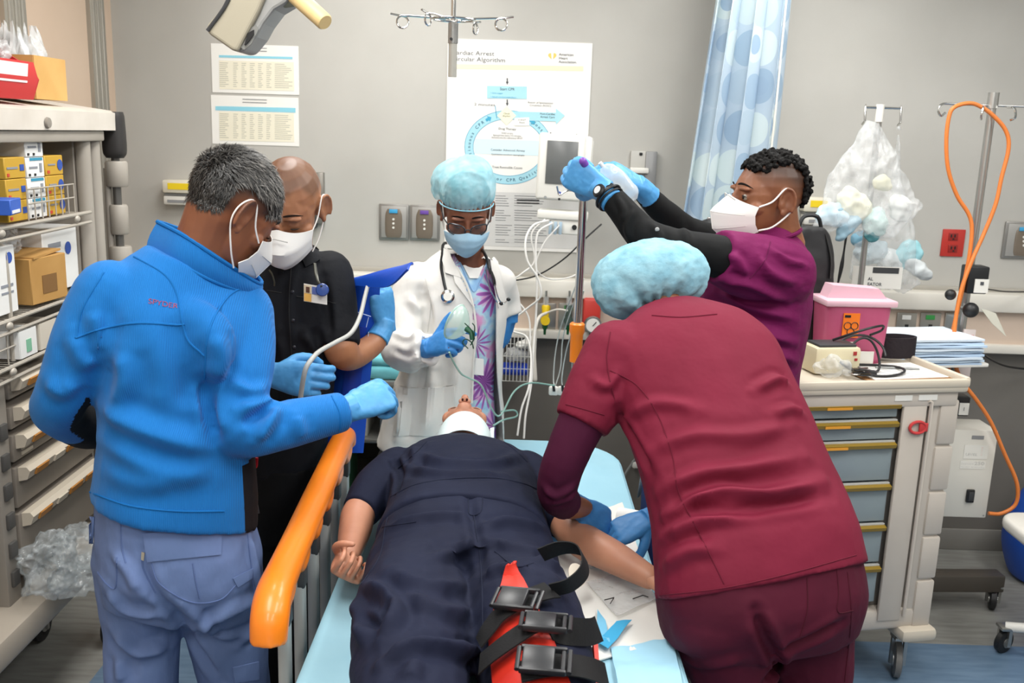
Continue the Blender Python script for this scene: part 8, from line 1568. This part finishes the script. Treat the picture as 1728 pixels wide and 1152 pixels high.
# ---------------------------------------------------------------- waste bag stand behind the cart
def build_bagstand():
    px, py = 1.318, 3.58; R_ = empty('infusion_stand', (px, py, 0), 'steel infusion stand with two hook arms holding waste bags', 'infusion stand'); z = at(1490, 182, py)[2]
    MB().tube([(px, py, .08), (px, py, z + .01)], .011, n=14).build('pole', M_steel, R_); MB().tube([(px, py, z - .05), (px, py, z + .012)], .015, n=14).build('collar', M_plas, R_)
    xl = at(1460, 184, py)[0]; xr = at(1520, 188, py)[0]
    for x in (xl, xr): MB().tube([(px, py, z), (x, py, z + .0), (x, py, z + .012), (x, py - .0, z - .0), (x, py - .01, z - .05), (x, py + .012, z - .06)], .0045, n=8).build('hook_arm', M_chrome, R_)
    for k in range(4):
        a = math.radians(45 + 90 * k); e = (px + .2 * math.cos(a), py + .2 * math.sin(a), .09); MB().tube([(px, py, .11), e], .012, n=10).build('foot_arm', M_steel, R_); caster(R_, e, .03, (0, 1), .09)
    def bag(name, outline, Y, th, seed, label, film, cont):
        E = empty(name, at(outline[0][0], outline[0][1], Y), label, 'waste bag'); cx = np.mean([p[0] for p in outline]); cy = np.mean([p[1] for p in outline]); P = [at(x, y, Y) for x, y in outline]
        n = len(P); b = MB(); rows = []
        for s_, yo in ((.35, -th), (.75, -th * .75), (.96, -th * .3), (1.0, 0), (.96, th * .3), (.75, th * .7), (.35, th)):
            c = at(cx, cy, Y); rows.append([c + (p - c) * s_ + V(0, yo, 0) for p in P])
        Vv = np.array(rows).reshape(-1, 3); F = [(i * n + k, i * n + (k + 1) % n, (i + 1) * n + (k + 1) % n, (i + 1) * n + k) for i in range(6) for k in range(n)] + [tuple(range(n - 1, -1, -1)), tuple(6 * n + k for k in range(n))]
        b.add(Vv, F); me = voxel(b, .0055, 1); rumple(me, .016, 9, seed, (1, 1, .4), ridged=True); rumple(me, .006, 24, seed + 1, (1, 1, .5), ridged=True); link('film', me, E, film)
        for k, (x, y, r, c_) in enumerate(cont):
            h = MB(); h.ell(at(x, y, Y + .005), r, rotm((0, 1, 0), k * .7), n=16, m=12); me = voxel(h, .005, 1); rumple(me, .012, 22, k + seed); link('waste', me, E, mat('waste' + c_, c_, .7))
        return E
    fb = mat('bag_film', '#f0f2f2', .25, var='#e2e6e7', vscale=12, bump=.7, bscale=18, bdist=.012, alpha=.3, spec=.8)
    bag('waste_bag', [(1462, 196), (1482, 212), (1505, 245), (1522, 290), (1545, 335), (1555, 348), (1530, 375), (1508, 405), (1480, 402), (1440, 392), (1400, 394), (1370, 388), (1382, 350), (1396, 300), (1420, 255), (1445, 218)], 3.49, .05, 3, 'large clear waste bag of crumpled wrappers hanging from the stand', fb, [(1405, 362, (.06, .03, .045), '#b9d3e0'), (1440, 345, (.075, .03, .05), '#e7e6cf'), (1478, 375, (.06, .03, .05), '#b8d3d0'), (1430, 380, (.07, .03, .03), '#8fb0c0'), (1418, 352, (.04, .03, .012), '#2f8aa6'), (1490, 310, (.04, .02, .03), '#e4e2c8'), (1520, 350, (.06, .02, .04), '#dcdedb'), (1470, 395, (.03, .02, .03), '#4f8f96')])
    E = bag('waste_bag', [(1516, 205), (1519, 300), (1540, 385), (1550, 430), (1556, 480), (1540, 494), (1500, 490), (1460, 482), (1430, 470), (1436, 420), (1450, 385), (1490, 380), (1512, 300)], 3.68, .04, 9, 'second clear waste bag with printed label hanging lower on the stand', fb, [(1470, 425, (.07, .03, .05), '#cfe0e8'), (1530, 430, (.05, .025, .07), '#9fd6e0'), (1500, 440, (.06, .03, .05), '#e6ecee'), (1545, 450, (.03, .025, .09), '#dfe6e8'), (1460, 400, (.05, .03, .03), '#7fb0c8')])
    q = at(1480, 468, 3.615); lb = MB().box(q, (.19, .003, .085), bev=0).build('printed_label', M_plas, E); MB().box(q + V(.03, -.002, .028), (.10, .002, .022)).build('printed_bar', M_dgrey, lb)
    text(lb, 'AL', q + V(-.035, -.0025, -.012), WX, WZ, .012, ink, 'printed_text', lift=0, bold=.02); text(lb, 'EATOR', q + V(-.035, -.0025, -.032), WX, WZ, .012, ink, 'printed_text', lift=0, bold=.02)
    R_ = empty('black_tubing', (1.23, 3.6, 1.3), 'short black cable with plug hanging behind the waste bags', 'cable'); MB().tube([at(*p) for p in ((1428, 398, 3.62), (1424, 425, 3.62), (1420, 450, 3.62), (1414, 478, 3.62))], [.005, .004, .008, .004], n=8, smooth=4).build('cord', M_blk, R_)
build_bagstand()
# ---------------------------------------------------------------- right edge: blue tub, white stool
R_ = empty('blue_tub', (2.33, 3.72, 0), 'rounded royal blue plastic tub standing on the floor by the wall', 'tub'); bt = mat('tub_blue', '#1d4fb0', .45); c = V(2.36, 3.74, 0)
MB().loft([(c + V(0, 0, .004), V(.17, 0, 0), V(0, .1, 0)), (c + V(0, 0, .03), V(.21, 0, 0), V(0, .13, 0)), (c + V(0, 0, .18), V(.25, 0, 0), V(0, .15, 0)), (c + V(0, 0, .34), V(.21, 0, 0), V(0, .14, 0)), (c + V(0, 0, .44), V(.13, 0, 0), V(0, .1, 0)), (c + V(0, 0, .465), V(.05, 0, 0), V(0, .05, 0))], n=32, power=2.6).build('tub_body', bt, R_)
MB().tube([c + V(-.06, -.10, .43), c + V(-.03, -.12, .50), c + V(.05, -.12, .50), c + V(.08, -.1, .43)], .012, n=10, smooth=4).build('handle', M_plas, R_); MB().lathe(c + V(0, 0, .46), (0, 0, 1), [(0, 0), (.05, 0), (.05, .03), (0, .03)], 20).build('cap', M_plas, R_)
p = atz(1712, 888, .5); R_ = empty('rolling_stool', (p[0] + .21, p[1] - .0, 0), 'white rolling stool cut off by the right picture edge', 'stool'); sx, sy = p[0] + .21, p[1] - .06
slab('seat', rrect(sx - .21, sx + .21, sy - .2, sy + .2, .08), .455, .502, .016, mat('seat_white', '#dedbd3', .5), R_); MB().tube([(sx, sy, .1), (sx, sy, .46)], .028, n=14).build('column', M_steel, R_)
for k in range(5): a = math.radians(150 + 72 * k); e = (sx + .19 * math.cos(a), sy + .19 * math.sin(a), .1); MB().tube([(sx, sy, .14), e], .018, n=10).build('leg', M_plas, R_); caster(R_, e, .042, (math.cos(a + 1), math.sin(a + 1)), .1)

# ---------------------------------------------------------------- behind the magenta scrubs: tray stand; dark blue hamper
R_ = empty('tray_stand', (.80, 3.32, 0), 'slim equipment stand with a pale tray behind the raised black sleeves', 'equipment stand'); c = at(1196, 394, 3.3)
MB().tube([(c[0], 3.32, .06), (c[0], 3.32, c[2] - .01)], .014, n=12).build('pole', M_steel, R_); slab('tray', rrect(c[0] - .09, c[0] + .09, 3.22, 3.42, .03), c[2] - .012, c[2], .004, mat('tray_pale', '#c3cfd0', .4), R_)
for k in range(4): a = math.radians(45 + 90 * k); e = (c[0] + .17 * math.cos(a), 3.32 + .17 * math.sin(a), .06); MB().tube([(c[0], 3.32, .09), e], .011, n=8).build('leg', M_steel, R_); caster(R_, e, .025, (1, 0), .06)
R_ = empty('black_probe', c, 'black handheld device with steel clip lying on the pale tray', 'device'); h = MB(); h.loft([(c + V(-.055, 0, .012), V(0, .02, 0), V(0, 0, .008)), (c + V(-.02, 0, .025), V(0, .03, 0), V(0, 0, .022)), (c + V(.03, 0, .03), V(0, .035, 0), V(0, 0, .027)), (c + V(.06, 0, .025), V(0, .03, 0), V(0, 0, .022))], n=16); link('shell', voxel(h, .004, 2), R_, M_blk)
MB().tube([c + V(-.05, -.032, .012), c + V(-.03, -.034, .03), c + V(0, -.036, .028)], .004, n=8, smooth=3).build('clip', M_steel, R_); MB().box(c + V(-.005, -.01, .052), (.012, .012, .012), bev=.003).build('button', M_steel, R_)
R_ = empty('linen_hamper', (.56, 3.0, 0), 'dark blue linen hamper standing behind the stretcher', 'hamper'); x0 = at(1092, 800, 3.05)[0]
MB().loft([(V(x0 + .17, 3.1, .02), V(.15, 0, 0), V(0, .15, 0)), (V(x0 + .17, 3.1, .35), V(.165, 0, 0), V(0, .165, 0)), (V(x0 + .17, 3.1, .74), V(.17, 0, 0), V(0, .17, 0))], n=28, power=4).build('bag', mat('hamper_blue', '#24407c', .7, bump=.3, bscale=14, bdist=.005), R_)
MB().tube([V(x0 + .17 + .17 * math.cos(t), 3.1 + .17 * math.sin(t), .75) for t in np.linspace(0, 2 * math.pi, 30, endpoint=False)], .009, n=8, closed=True).build('rim', M_steel, R_)
R_ = empty('wall_cable', at(1060, 790, 4.0), 'grey cable sagging down the dark lower wall beside the hamper', 'cable'); MB().tube([at(1075, 770, 3.98), at(1058, 795, 3.985), at(1040, 825, 3.99), at(1020, 860, 3.99)], .006, n=8, smooth=4).build('cord', M_grey, R_); MB().box(at(1076, 783, 3.99), (.05, .04, .03), bev=.008).build('plug', M_plas, R_)
